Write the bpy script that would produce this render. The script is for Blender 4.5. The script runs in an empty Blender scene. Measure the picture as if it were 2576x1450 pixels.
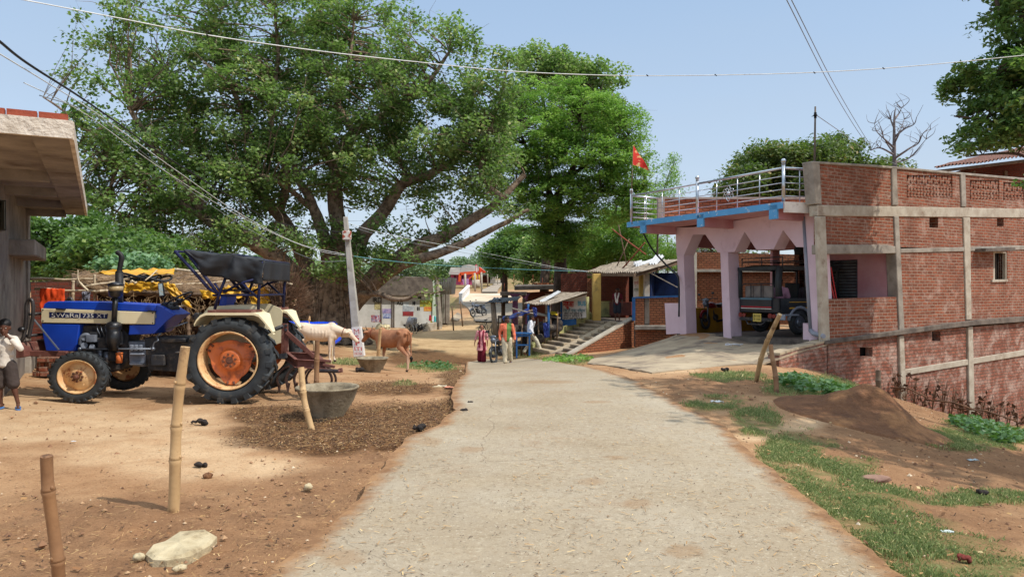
import bpy, math, random
import numpy as np
from mathutils import Vector, Matrix, Euler, noise
R=random.Random(7); rad=math.radians
sc=bpy.context.scene; COL=sc.collection
# ---------------------------------------------------------------- camera, sky, sun, exposure
F=1870.0; CX=1288.0; HY=725.0; CZ=1.55
cam=bpy.data.cameras.new('camera'); co=bpy.data.objects.new('camera',cam); COL.objects.link(co)
co.location=(0,0,CZ); co.rotation_euler=(rad(90),0,0)
cam.sensor_width=36; cam.lens=36*F/2576; cam.clip_start=.05; cam.clip_end=3000
sc.camera=co
SUNV=Vector((.80,-.38,1.16)).normalized()
SEL=math.asin(SUNV.z); SRO=math.atan2(SUNV.x,SUNV.y)
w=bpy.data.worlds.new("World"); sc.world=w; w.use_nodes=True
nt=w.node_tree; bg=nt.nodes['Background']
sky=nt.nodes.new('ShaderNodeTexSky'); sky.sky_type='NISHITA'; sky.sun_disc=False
sky.sun_elevation=SEL; sky.sun_rotation=SRO; sky.air_density=1.0; sky.dust_density=.9; sky.ozone_density=1.3; sky.altitude=100
tc=nt.nodes.new('ShaderNodeTexCoord'); mp=nt.nodes.new('ShaderNodeMapping'); mp.inputs['Scale'].default_value=(1.2,1.2,4.5)
mp.inputs['Rotation'].default_value=(.25,.3,.4)
nz=nt.nodes.new('ShaderNodeTexNoise'); nz.inputs['Scale'].default_value=1.5; nz.inputs['Detail'].default_value=5
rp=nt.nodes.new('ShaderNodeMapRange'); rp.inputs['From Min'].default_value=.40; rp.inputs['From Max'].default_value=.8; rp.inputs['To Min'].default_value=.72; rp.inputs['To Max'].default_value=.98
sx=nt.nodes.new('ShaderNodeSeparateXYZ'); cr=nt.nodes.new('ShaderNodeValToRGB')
cr.color_ramp.elements[0].position=0; cr.color_ramp.elements[0].color=(2.95,3.35,3.85,1); cr.color_ramp.elements[1].position=.36; cr.color_ramp.elements[1].color=(2.05,2.78,3.75,1); e_=cr.color_ramp.elements.new(.75); e_.color=(6.2,6.8,7.5,1)  # added top stop: sky made brighter above the view for fill light
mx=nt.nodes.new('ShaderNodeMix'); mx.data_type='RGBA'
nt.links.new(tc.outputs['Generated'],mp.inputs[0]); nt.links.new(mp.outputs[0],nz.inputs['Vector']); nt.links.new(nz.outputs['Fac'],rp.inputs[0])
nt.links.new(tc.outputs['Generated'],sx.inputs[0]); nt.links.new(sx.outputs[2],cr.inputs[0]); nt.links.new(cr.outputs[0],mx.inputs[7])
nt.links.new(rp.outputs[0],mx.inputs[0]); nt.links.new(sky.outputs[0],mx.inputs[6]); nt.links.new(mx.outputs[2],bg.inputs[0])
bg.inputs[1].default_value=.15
sl=bpy.data.lights.new('sun','SUN'); sl.energy=2.95; sl.angle=rad(.55); sl.color=(1,.94,.85)
so=bpy.data.objects.new('sun',sl); COL.objects.link(so); so.rotation_euler=(-SUNV).to_track_quat('-Z','Y').to_euler(); so.location=(20,-10,30)
vs=sc.view_settings; vs.view_transform='Standard'; vs.look='None'; vs.exposure=0.5; vs.gamma=1
sc.cycles.max_bounces=6; sc.cycles.transparent_max_bounces=12
# ---------------------------------------------------------------- lettering, made first
TX={}
def mk_texts(d):
    tmp=[]
    for k,(s,off,ex) in d.items():
        cu=bpy.data.curves.new('t','FONT'); cu.body=s; cu.size=1; cu.extrude=ex; cu.offset=off; cu.align_x='LEFT'; cu.resolution_u=3
        ob=bpy.data.objects.new('t',cu); COL.objects.link(ob); tmp.append((k,ob))
    dg=bpy.context.evaluated_depsgraph_get()
    for k,ob in tmp:
        me=bpy.data.meshes.new_from_object(ob.evaluated_get(dg))
        TX[k]=([v.co.copy() for v in me.vertices],[tuple(p.vertices) for p in me.polygons])
        bpy.data.meshes.remove(me)
    for k,ob in tmp:
        cu=ob.data; bpy.data.objects.remove(ob); bpy.data.curves.remove(cu)
mk_texts({'brandname':('SWaRaJ',.0,.0),'model':('735 XT',.0,.0),
 'm':('M',-.01,.0),'s':('S',.01,.0),'p':('P',.01,.0),'iti':('ITI',.01,.0),'pat':('PATNA',.0,.0),
 'h1':('\u092e\u0939\u0941\u0906',.03,.0),'bus':('BUS',.02,.0),'h2':('\u091f\u0947\u0928\u094d\u091f \u0939\u0940 \u0932\u093e\u0908\u091f \u0938\u093f\u0938\u094d\u091f\u092e',.02,.0),
 'h3':('\u0939\u092e\u093e\u0930\u0947 \u092f\u0939\u093e\u0901 \u0915\u093f\u0930\u093e\u092f\u0947 \u092a\u0930',.01,.0),'h4':('\u0938\u092e\u093e\u0928 \u092e\u093f\u0932\u0924\u0947 \u0939\u0948\u0902',.01,.0),
 'ird':('IRD',.02,.0),'ag':('AG',.02,.0),'np':('JH 02',.01,.0),'np2':('B 1105',.01,.0)})
# ---------------------------------------------------------------- helpers
def V(*a): return Vector(a)
def P(x,y,d): return Vector(((x-CX)/F*d,d,CZ+(HY-y)/F*d))
def pix(p): return (CX+p[0]/p[1]*F, HY-(p[2]-CZ)/p[1]*F)
ORG={}
def sharp(v): return Vector(v)
class MB:
    def __init__(s): s.v=[];s.f=[];s.s=[];s.m=[]
    def add(s,vs,fs,sm=False,mi=0):
        b=len(s.v); s.v.extend([Vector(p) for p in vs])
        for f in fs: s.f.append(tuple(i+b for i in f)); s.s.append(sm); s.m.append(mi)
        return s
    def box(s,c,sz,rot=None,mi=0,tp=1.0):
        hx,hy,hz=sz[0]/2,sz[1]/2,sz[2]/2; c=Vector(c)
        vs=[Vector((x*(tp if z>0 else 1),y*(tp if z>0 else 1),z)) for z in(-hz,hz) for y in(-hy,hy) for x in(-hx,hx)]
        if rot is not None:
            m=rot if isinstance(rot,Matrix) else Matrix.Rotation(rot,3,'Z')
            vs=[m@q for q in vs]
        return s.add([c+q for q in vs],[(0,2,3,1),(4,5,7,6),(0,1,5,4),(2,6,7,3),(0,4,6,2),(1,3,7,5)],False,mi)
    def beam(s,a,b,w,h=None,up=(0,0,1),mi=0):
        a=Vector(a);b=Vector(b);h=h or w; d=(b-a).normalized(); up=Vector(up)
        if abs(d.dot(up))>.97: up=Vector((0,1,0))
        x=d.cross(up).normalized(); y=x.cross(d).normalized()
        vs=[]
        for p in (a,b):
            for i,j in((-1,-1),(1,-1),(1,1),(-1,1)): vs.append(p+x*i*w/2+y*j*h/2)
        return s.add(vs,[(0,1,2,3),(7,6,5,4),(0,4,5,1),(1,5,6,2),(2,6,7,3),(3,7,4,0)],False,mi)
    def tube(s,pts,r,n=8,caps=True,sm=True,mi=0):
        pts=[Vector(p) for p in pts]; k=len(pts); rs=r if isinstance(r,(list,tuple)) else [r]*k
        vs=[];px=None
        for i,p in enumerate(pts):
            d=(pts[min(i+1,k-1)]-pts[max(i-1,0)]).normalized()
            if d.length<1e-6: d=Vector((0,0,1))
            if px is None:
                a=Vector((0,0,1)) if abs(d.z)<.9 else Vector((1,0,0)); px=d.cross(a).normalized()
            px=(px-d*px.dot(d)).normalized(); py=d.cross(px)
            for j in range(n):
                t=2*math.pi*j/n; vs.append(p+(px*math.cos(t)+py*math.sin(t))*rs[i])
        fs=[(i*n+j,i*n+(j+1)%n,(i+1)*n+(j+1)%n,(i+1)*n+j) for i in range(k-1) for j in range(n)]
        s.add(vs,fs,sm,mi)
        if caps:
            b=len(s.v)-len(vs)
            s.f.append(tuple(b+j for j in range(n))[::-1]); s.s.append(False); s.m.append(mi)
            s.f.append(tuple(b+(k-1)*n+j for j in range(n))); s.s.append(False); s.m.append(mi)
        return s
    def ell(s,c,r,rot=None,nu=14,nv=9,mi=0):
        c=Vector(c); r=(r,r,r) if not hasattr(r,'__len__') else r
        vs=[Vector((0,0,r[2]))]
        for i in range(1,nv):
            t=math.pi*i/nv
            for j in range(nu):
                q=2*math.pi*j/nu; vs.append(Vector((r[0]*math.sin(t)*math.cos(q),r[1]*math.sin(t)*math.sin(q),r[2]*math.cos(t))))
        vs.append(Vector((0,0,-r[2])))
        fs=[(0,1+j,1+(j+1)%nu) for j in range(nu)]
        for i in range(nv-2):
            for j in range(nu):
                a=1+i*nu+j; b=1+i*nu+(j+1)%nu; fs.append((a,a+nu,b+nu,b))
        L=len(vs)-1; o=1+(nv-2)*nu
        fs+=[(L,o+(j+1)%nu,o+j) for j in range(nu)]
        if rot is not None: vs=[rot@q for q in vs]
        return s.add([c+q for q in vs],fs,True,mi)
    def caps(s,ch,n=10):
        """chain of (point, radius) blended balls and cones"""
        for i,(p,r) in enumerate(ch):
            s.ell(p,r,nu=n,nv=max(5,n//2+1))
            if i: s.tube([ch[i-1][0],p],[ (ch[i-1][1] if not hasattr(ch[i-1][1],'__len__') else min(ch[i-1][1])), (r if not hasattr(r,'__len__') else min(r))],n)
        return s
    def lathe(s,prof,mat=None,n=24,sm=True,mi=0,close=False,wob=0,seed=0):
        mat=mat or Matrix.Identity(4); vs=[]
        for k,(r,h) in enumerate(prof):
            for j in range(n):
                t=2*math.pi*j/n; rr=r
                if wob: rr=r*(1+wob*noise.noise(Vector((math.cos(t)*1.5+seed,math.sin(t)*1.5,h*4))))
                vs.append(mat@Vector((rr*math.cos(t),rr*math.sin(t),h)))
        K=len(prof)
        fs=[(i*n+j,i*n+(j+1)%n,(i+1)*n+(j+1)%n,(i+1)*n+j) for i in range(K-1) for j in range(n)]
        if close: fs+=[((K-1)*n+j,(K-1)*n+(j+1)%n,(j+1)%n,j) for j in range(n)]
        s.add(vs,fs,sm,mi)
        return s
    def disc(s,c,ax,r,t,n=16,mi=0):
        ax=Vector(ax).normalized(); return s.tube([Vector(c)-ax*t/2,Vector(c)+ax*t/2],r,n,mi=mi)
    def prism(s,poly,off,mi=0,sm=False):
        poly=[Vector(p) for p in poly]; off=Vector(off); n=len(poly)
        s.add(poly+[p+off for p in poly],[tuple(range(n))[::-1],tuple(range(n,2*n))],False,mi)
        b=len(s.v)-2*n
        for i in range(n): s.f.append((b+i,b+(i+1)%n,b+n+(i+1)%n,b+n+i)); s.s.append(sm); s.m.append(mi)
        return s
    def quad(s,*p,mi=0): return s.add(p,[tuple(range(len(p)))],False,mi)
    def surf(s,fn,nu,nv,th=0,sm=True,mi=0):
        vs=[fn(i/nu,j/nv) for j in range(nv+1) for i in range(nu+1)]
        w=nu+1
        fs=[(j*w+i,j*w+i+1,(j+1)*w+i+1,(j+1)*w+i) for j in range(nv) for i in range(nu)]
        s.add(vs,fs,sm,mi); return s
    def xf(s,m): s.v=[m@p for p in s.v]; return s
    def text(s,key,o,ux,uy,size,off=.002,mi=0,w=None):
        vs,fs=TX[key]; ux=Vector(ux).normalized(); uy=Vector(uy).normalized(); n=ux.cross(uy)
        sx=size
        if w:
            mxx=max([p.x for p in vs]+[.1]); sx=w/mxx
        return s.add([Vector(o)+ux*p.x*sx+uy*p.y*size+n*(off) for p in vs],fs,False,mi)
    def build(s,name,mat,parent=None,bevel=0,remesh=0,disp=None,solid=0,sub=0,origin=None,smoothit=0,bseg=1):
        me=bpy.data.meshes.new(name)
        if not s.v: s.v=[Vector((0,0,0))]
        if parent is not None: org=ORG[parent]
        elif origin is not None: org=Vector(origin)
        else:
            a=np.array([tuple(p) for p in s.v]); org=Vector(((a[:,0].min()+a[:,0].max())/2,(a[:,1].min()+a[:,1].max())/2,a[:,2].min()))
        A=np.array([tuple(p) for p in s.v],dtype=np.float64)
        me.from_pydata((A-np.array(org)).tolist(),[],s.f)
        me.polygons.foreach_set('use_smooth',[bool(remesh) or x for x in s.s])
        mats=mat if isinstance(mat,(list,tuple)) else [mat]
        for m_ in mats: me.materials.append(m_)
        if len(mats)>1: me.polygons.foreach_set('material_index',s.m)
        if not remesh and s.f:
            nl=len(me.loops); uv=me.uv_layers.new(name='UVMap')
            li=np.empty(nl,dtype=np.int32); me.loops.foreach_get('vertex_index',li)
            nn=np.empty(len(me.polygons)*3); me.polygons.foreach_get('normal',nn); nn=nn.reshape(-1,3)
            tot=np.empty(len(me.polygons),dtype=np.int32); me.polygons.foreach_get('loop_total',tot)
            N=np.repeat(nn,tot,axis=0); C=A[li]
            h=np.abs(N[:,2])>.72
            tx=-N[:,1]; ty=N[:,0]; L=np.sqrt(tx*tx+ty*ty)+1e-9
            sg=np.where((ty/L<-.3)|((abs(ty/L)<=.3)&(tx<0)),-1,1)
            U=np.where(h,C[:,0],(C[:,0]*tx+C[:,1]*ty)/L*sg); W=np.where(h,C[:,1],C[:,2])
            uv.data.foreach_set('uv',np.stack([U,W],1).ravel())
        ob=bpy.data.objects.new(name,me); COL.objects.link(ob)
        if parent is not None: ob.parent=parent
        else: ob.location=org
        ORG[ob]=org
        if solid:
            m_=ob.modifiers.new('s','SOLIDIFY'); m_.thickness=solid; m_.offset=0
        if remesh:
            m_=ob.modifiers.new('r','REMESH'); m_.mode='VOXEL'; m_.voxel_size=remesh; m_.use_smooth_shade=True
            if smoothit:
                m_=ob.modifiers.new('sm','SMOOTH'); m_.iterations=smoothit; m_.factor=.5
        if bevel:
            m_=ob.modifiers.new('b','BEVEL'); m_.width=bevel; m_.segments=bseg; m_.limit_method='ANGLE'; m_.angle_limit=rad(40)
        if sub:
            m_=ob.modifiers.new('u','SUBSURF'); m_.levels=sub; m_.render_levels=sub
        if disp:
            t=bpy.data.textures.new('d','CLOUDS'); t.noise_scale=disp[1]; t.noise_depth=2
            m_=ob.modifiers.new('d','DISPLACE'); m_.texture=t; m_.strength=disp[0]; m_.mid_level=.5; m_.texture_coords='LOCAL'
        return ob
def tag(o,label=None,cat=None,group=None,kind=None):
    if label: o['label']=label
    if cat: o['category']=cat
    if group: o['group']=group
    if kind: o['kind']=kind
    return o
def thing(name,label,cat,loc,group=None):
    o=bpy.data.objects.new(name,None); COL.objects.link(o); o.location=loc; o.empty_display_size=.2
    ORG[o]=Vector(loc); return tag(o,label,cat,group)
def copy_tree(o,parent=None,label=None,loc=None,rz=None,sc_=None):
    c=o.copy(); COL.objects.link(c)
    if parent is not None: c.parent=parent
    for ch in list(o.children): copy_tree(ch,c)
    if label: c['label']=label
    if loc is not None: c.location=loc
    if rz is not None: c.rotation_euler=(0,0,rz)
    if sc_: c.scale=(sc_,)*3
    return c
# ---------------------------------------------------------------- materials
def C3(h):
    """sRGB 0..255 triple -> linear"""
    return tuple((((x/255+.055)/1.055)**2.4 if x>10 else x/255/12.92) for x in h)
class NT:
    def __init__(s,name):
        m=bpy.data.materials.new(name); m.use_nodes=True; s.mat=m; s.t=m.node_tree; s.b=s.t.nodes['Principled BSDF']
        s.tc=s.t.nodes.new('ShaderNodeTexCoord')
    def n(s,ty,**k):
        x=s.t.nodes.new(ty)
        for a,b in k.items():
            if a in x.inputs: x.inputs[a].default_value=b
            else: setattr(x,a,b)
        return x
    def l(s,a,b): s.t.links.new(a,b); return s
    def noise(s,scale,detail=4,rough=.6,co='Object',vec=None,dist=0):
        x=s.n('ShaderNodeTexNoise'); x.inputs['Scale'].default_value=scale; x.inputs['Detail'].default_value=detail; x.inputs['Roughness'].default_value=rough; x.inputs['Distortion'].default_value=dist
        s.l(vec or s.tc.outputs[co],x.inputs['Vector']); return x.outputs['Fac']
    def ramp(s,v,a,b,lo=0,hi=1):
        x=s.n('ShaderNodeMapRange'); x.inputs[1].default_value=a;x.inputs[2].default_value=b;x.inputs[3].default_value=lo;x.inputs[4].default_value=hi
        s.l(v,x.inputs[0]); return x.outputs[0]
    def mix(s,f,a,b,mode='MIX'):
        x=s.n('ShaderNodeMix'); x.data_type='RGBA'; x.blend_type=mode
        for val,i in((f,0),(a,6),(b,7)):
            if hasattr(val,'is_linked'): s.l(val,x.inputs[i])
            elif i==0: x.inputs[0].default_value=val
            else: x.inputs[i].default_value=(*val[:3],1)
        return x.outputs[2]
    def math(s,op,a,b=0):
        x=s.n('ShaderNodeMath'); x.operation=op
        for val,i in((a,0),(b,1)):
            if hasattr(val,'is_linked'): s.l(val,x.inputs[i])
            else: x.inputs[i].default_value=val
        return x.outputs[0]
    def out(s,col,rough=.8,bump=None,bs=.3,bd=.02,metal=0,spec=.3):
        b=s.b
        if hasattr(col,'is_linked'): s.l(col,b.inputs['Base Color'])
        else: b.inputs['Base Color'].default_value=(*col[:3],1)
        if hasattr(rough,'is_linked'): s.l(rough,b.inputs['Roughness'])
        else: b.inputs['Roughness'].default_value=rough
        b.inputs['Metallic'].default_value=metal; b.inputs['Specular IOR Level'].default_value=spec
        if bump is not None:
            x=s.n('ShaderNodeBump'); x.inputs['Strength'].default_value=bs; x.inputs['Distance'].default_value=bd
            s.l(bump,x.inputs['Height']); s.l(x.outputs[0],b.inputs['Normal'])
        return s.mat
def mat(name,c,c2=None,scale=4,rough=.8,bump=.3,bscale=30,bd=.01,metal=0,spec=.3,lo=.35,hi=.65,c3=None,s3=1.5,t3=(.55,.7)):
    n=NT(name); c2=c2 or tuple(x*.78 for x in c)
    col=n.mix(n.ramp(n.noise(scale),lo,hi),c,c2)
    if c3: col=n.mix(n.ramp(n.noise(s3,6,.7),t3[0],t3[1]),col,c3)
    return n.out(col,rough,n.noise(bscale,5),bump,bd,metal,spec)
def brickmat(name,c1,c2,mortar,bw=.25,rh=.085,ms=.011,stain=None,st=(.55,.72),bump=1.0,dist=.012,dark=None):
    n=NT(name)
    nv=n.n('ShaderNodeTexNoise'); nv.inputs['Scale'].default_value=4; nv.inputs['Detail'].default_value=3; n.l(n.tc.outputs['UV'],nv.inputs['Vector'])
    vm=n.n('ShaderNodeVectorMath',operation='SCALE'); vm.inputs['Scale'].default_value=dist*2; n.l(nv.outputs['Color'],vm.inputs[0])
    va=n.n('ShaderNodeVectorMath',operation='ADD'); n.l(n.tc.outputs['UV'],va.inputs[0]); n.l(vm.outputs[0],va.inputs[1])
    b=n.n('ShaderNodeTexBrick'); b.inputs['Scale'].default_value=1; b.inputs['Brick Width'].default_value=bw; b.inputs['Row Height'].default_value=rh; b.inputs['Mortar Size'].default_value=ms
    b.inputs['Mortar Smooth'].default_value=.35; b.inputs['Bias'].default_value=-.15
    b.inputs['Color1'].default_value=(*c1,1); b.inputs['Color2'].default_value=(*c2,1); b.inputs['Mortar'].default_value=(*mortar,1)
    n.l(va.outputs[0],b.inputs['Vector'])
    col=n.mix(n.ramp(n.noise(9,4,.7,'UV'),.35,.7,0,.55),b.outputs['Color'],tuple(x*.55 for x in c1),'MIX')
    col=n.mix(n.ramp(n.noise(1.3,5,.65,'UV'),.4,.7,0,.45),col,tuple(x*1.15 for x in c2))
    if stain: col=n.mix(n.ramp(n.noise(2.3,8,.75,'UV',dist=.6),st[0],st[1],0,.75),col,stain)
    if dark: col=n.mix(n.ramp(n.noise(.9,6,.7,'UV'),.5,.75,0,.6),col,dark)
    h=n.math('ADD',n.math('MULTIPLY',b.outputs['Fac'],-1.0),n.math('MULTIPLY',n.noise(22,5,.7,'UV'),.55))
    return n.out(col,.92,h,bump,.02,spec=.15)
# ---------------------------------------------------------------- terrain
CTL=[(-6,-8,.15),(0,-8,.1),(6,-8,0),(-5,3,.08),(0,2,.0),(3,3,-.02),(0,6,.0),(-3,6,.0)]
def cp(x,y,d): p=P(x,y,d); CTL.append((p.x,p.y,p.z))
for a in [(2570,1400,4.35),(2570,1250,6.7),(2575,1110,12),(2575,1075,23),(2265,1010,20.5),(2100,945,18.6),(2000,985,11.3),(1750,1010,10),(2250,1080,9.8),
 (1960,930,15.2),(1720,838,23.4),(1900,868,20.2),(1980,925,16.4),(2050,930,17.6),(1850,930,15),(1500,905,20.5),(1905,916,15.7),(1600,905,18.5),(1680,865,21.5),
 (200,1008,10.5),(583,1008,10.4),(0,1030,9),(480,930,15),(100,925,14.5),(850,925,18),(940,935,17.5),(1030,932,20.5),(905,897,25),
 (1150,1000,10.5),(1100,960,13),(1300,935,16),(1275,917,24.5),(1210,908,28.5),(1340,887,30),(1150,870,33),(850,862,31),(960,840,38),(1050,830,43),
 (1130,820,46),(1205,797,55),(1160,760,70),(1292,757,70),(1180,737,86),(1260,737,86),(1250,714,170),(1120,728,110),(600,800,45),(200,800,45),
 (1420,905,22),(1437,888,26.3),(1600,880,26.5),(1530,884,27.2),(1640,868,22.3),(1500,850,34),(1400,830,40),(1300,770,60),(1420,840,31)]: cp(*a)
CTL+=[(-40,60,0),(-30,20,.1),(-14,8,.15),(20,25,-2.9),(40,40,-3.5),(30,5,-3.2),(12,18,-1.9),(60,100,1),(-100,100,2),(-60,170,4),(60,180,4),(0,300,7),(200,300,8),(-200,300,8),(0,600,10),(300,600,10),(-300,600,10),(14,35,-.8),(15,60,1)]
_C=np.array(CTL); _n=len(_C)
def _phi(r): return np.where(r>0,r*r*np.log(r+1e-9),0)
_S=np.array([1/30,1/30])
def _w(xy): # warp so that the far country is compressed
    xy=np.asarray(xy,float); r=np.sqrt((xy**2).sum(-1,keepdims=True)); return xy*np.log1p(r/12)/(r/12+1e-9)/12
_X=_w(_C[:,:2]); _D=np.sqrt(((_X[:,None]-_X[None])**2).sum(-1))
_A=np.zeros((_n+3,_n+3)); _A[:_n,:_n]=_phi(_D)+np.eye(_n)*1e-4; _A[:_n,_n]=1; _A[:_n,_n+1:]=_X; _A[_n,:_n]=1; _A[_n+1:,:_n]=_X.T
_W=np.linalg.solve(_A,np.concatenate([_C[:,2],[0,0,0]]))
def gz(xy):
    X=_w(np.asarray(xy,float).reshape(-1,2)); out=np.empty(len(X))
    for i in range(0,len(X),20000):
        x=X[i:i+20000]; D=np.sqrt(((x[:,None]-_X[None])**2).sum(-1)); out[i:i+20000]=_phi(D)@_W[:_n]+_W[_n]+x@_W[_n+1:]
    return out
def gz1(x,y): return float(gz([(x,y)])[0])
_ds=np.geomspace(2,400,900)
def G(px,py,lift=0,near=0):
    """where a line of sight meets the terrain"""
    x=(px-CX)/F*_ds; z=CZ+(HY-py)/F*_ds; g=gz(np.stack([x,_ds],1)); b=(z<g)&(_ds>near)
    i=int(np.argmax(b)) if b.any() else len(_ds)-1
    i=max(i,1); a0=z[i-1]-g[i-1]; a1=z[i]-g[i]; t=a0/(a0-a1) if a0!=a1 else 0; t=min(max(t,0),1)
    d=_ds[i-1]+(_ds[i]-_ds[i-1])*t
    X=(px-CX)/F*d; return Vector((X,d,gz1(X,d)+lift))
def onG(x,y,l=0): return Vector((x,y,gz1(x,y)+l))
# paint masks by patches, in ground coordinates
def axis(lo,hi,fine_lo,fine_hi,st,gr=1.09):
    c=list(np.arange(fine_lo,fine_hi,st)); a=c[-1]; s=st
    while a<hi: s*=gr; a+=s; c.append(a)
    a=c[0]; s=st; pre=[]
    while a>lo: s*=gr; a-=s; pre.append(a)
    return np.array(pre[::-1]+c)
gx=axis(-420,420,-8,9,.085,1.07); gy=axis(-25,750,2.6,15,.085,1.035)
XX,YY=np.meshgrid(gx,gy); XY=np.stack([XX.ravel(),YY.ravel()],1); ZZ=gz(XY)
def fbm(xy,sc_,seed,oc=4):
    out=np.zeros(len(xy)); a=1.0;rs=np.random.RandomState(seed)
    for o in range(oc):
        T=rs.rand(64,64); q=xy*sc_*(2**o)+rs.rand(2)*50; i=np.floor(q).astype(int); f=q-i; f=f*f*(3-2*f)
        g=lambda u,v:T[(i[:,0]+u)%64,(i[:,1]+v)%64]
        out+=a*((g(0,0)*(1-f[:,0])+g(1,0)*f[:,0])*(1-f[:,1])+(g(0,1)*(1-f[:,0])+g(1,1)*f[:,0])*f[:,1]-.5); a*=.5
    return out
PXm=np.where(YY.ravel()>1.2,CX+XX.ravel()/np.maximum(YY.ravel(),.5)*F,0); 
PYm=np.where(YY.ravel()>1.2,HY-(ZZ-CZ)/np.maximum(YY.ravel(),.5)*F,2600)
WN=fbm(XY,1.1,5)*.55; WN2=fbm(XY,3.5,9)*.4
def blobs(L,soft=.45):
    m=np.zeros(len(XY))
    for (x,y,rx,ry) in L:
        d=np.sqrt(((PXm-x)/rx)**2+((PYm-y)/ry)**2)+WN+WN2*.6
        m=np.maximum(m,np.clip((1-d)/soft+.5,0,1))
    return m
mulch=blobs([(940,1060,240,50),(1070,1040,110,34),(780,1090,200,45),(1010,1100,120,36),(1150,1010,40,26),(700,1045,120,28),(1160,960,60,40),(1000,975,120,16),(1080,900,120,22)])
wet_shade=blobs([(560,1330,360,60),(300,1310,330,60),(820,1240,190,80),(640,1400,260,70),(100,1330,150,90),(120,1430,280,60),(900,1150,110,60),(1830,965,190,34),(1700,985,60,20),(2380,1170,260,80),(2450,1230,260,80),(2150,1130,150,50),(2480,1330,150,70),(2330,1040,190,60)])  # wet earth at left; right-hand patches put tree shade into the soil colour
grass=blobs([(1800,1010,80,18),(1900,1055,60,40),(1990,1140,90,60),(2080,1210,120,70),(2190,1290,110,75),(2290,1390,130,80),(2420,1420,150,60),(2040,975,110,28),(1420,905,70,13),(1080,922,70,12),(880,908,60,8),(2480,1090,160,35),(2150,1170,60,25),(2060,1115,50,16),(1330,893,40,8),(1015,963,25,5),(2400,1250,200,18),(1820,945,80,12),(1290,880,60,10),(1120,760,40,20)])
grass=np.maximum(grass,np.clip((YY.ravel()-85)/40,0,1)*np.clip(.75+WN*1.5,0,1))
lane=blobs([(1100,868,190,32),(1190,828,100,22),(1240,802,70,16),(1000,850,120,22)])
pale=blobs([(430,1140,230,55),(60,1040,200,70),(300,1060,260,40),(620,1170,160,32),(1130,955,40,14),(1150,830,140,18),(1050,860,100,14),(1900,1090,60,18),(2000,1065,60,14),(1700,925,90,14)])
n_=len(gx); m_=len(gy)
near=np.clip(1.3-np.abs(YY.ravel()-8)/14,0,1)
rough=fbm(XY,.9,1,3)*.045+fbm(XY,4.5,2,3)*.030*(.5+mulch+wet_shade)
ZD=ZZ+rough*near-.015*near
ZD=np.where(YY.ravel()>25,ZZ-.06,ZD)
# footing of the mound
vs=np.stack([XY[:,0],XY[:,1],ZD],1)
me=bpy.data.meshes.new('ground')
idx=np.arange(n_*m_).reshape(m_,n_); q=np.stack([idx[:-1,:-1],idx[:-1,1:],idx[1:,1:],idx[1:,:-1]],-1).reshape(-1,4)
def fastmesh(me,vs,q,smooth=True):
    k=q.shape[1]; me.vertices.add(len(vs)); me.vertices.foreach_set('co',vs.astype(np.float32).ravel())
    me.loops.add(q.size); me.loops.foreach_set('vertex_index',q.astype(np.int32).ravel())
    me.polygons.add(len(q)); me.polygons.foreach_set('loop_start',np.arange(0,q.size,k,dtype=np.int32)); me.polygons.foreach_set('loop_total',np.full(len(q),k,dtype=np.int32))
    me.polygons.foreach_set('use_smooth',np.full(len(q),smooth)); me.update(calc_edges=True)
fastmesh(me,vs,q)
for nm,a in(('mulch',mulch),('wet_shade',wet_shade),('grass',grass),('pale',pale),('lane',lane)):
    at=me.attributes.new(nm,'FLOAT','POINT'); at.data.foreach_set('value',a.astype(np.float32))
n=NT('earth')
def att(n,nm): x=n.n('ShaderNodeAttribute'); x.attribute_name=nm; return x.outputs['Fac']
base=n.mix(n.ramp(n.noise(.55,6,.6),.35,.65),C3((184,150,114)),C3((160,122,88)))
base=n.mix(n.ramp(n.noise(3.0,6,.7),.45,.7,0,.6),base,C3((128,92,64)))
base=n.mix(att(n,'pale'),base,n.mix(n.ramp(n.noise(2.2,6,.7),.4,.7),C3((200,170,134)),C3((178,142,106))))
base=n.mix(att(n,'lane'),base,n.mix(n.ramp(n.noise(1.2,6,.7),.4,.65),C3((198,170,130)),C3((172,142,104))))
base=n.mix(n.ramp(att(n,'wet_shade'),0,1,0,.75),base,n.mix(n.ramp(n.noise(2.4,6,.7),.4,.65),C3((144,108,78)),C3((112,82,60))))
base=n.mix(n.ramp(att(n,'mulch'),0,1,0,.9),base,n.mix(n.ramp(n.noise(9,6,.8),.42,.6),C3((70,48,33)),C3((116,82,52))))
base=n.mix(n.math('MULTIPLY',n.ramp(att(n,'grass'),.15,.9,0,.85),n.ramp(n.noise(2.4,5,.7),.3,.55)),base,n.mix(n.ramp(n.noise(8,5,.8),.4,.6),C3((92,108,62)),C3((116,104,66))))
v=n.n('ShaderNodeTexVoronoi'); v.inputs['Scale'].default_value=26; n.l(n.tc.outputs['Object'],v.inputs['Vector'])
base=n.mix(n.math('MULTIPLY',n.ramp(v.outputs['Distance'],.16,.05,0,.7),n.ramp(n.noise(1.3,3),.45,.6)),base,C3((100,70,48)))
base=n.mix(n.ramp(n.noise(48,3,.7),.57,.68,0,.55),base,C3((96,62,40)))
base=n.mix(n.ramp(n.noise(33,3,.7,vec=None),.36,.28,0,.5),base,C3((214,178,132)))
hh=n.math('ADD',n.math('MULTIPLY',n.noise(14,6,.75),1.0),n.math('MULTIPLY',n.noise(70,4,.7),.3))
earth=n.out(base,.95,hh,.8,.035,spec=.1)
me.materials.append(earth); ob=bpy.data.objects.new('ground',me); COL.objects.link(ob); tag(ob,kind='structure')
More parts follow.
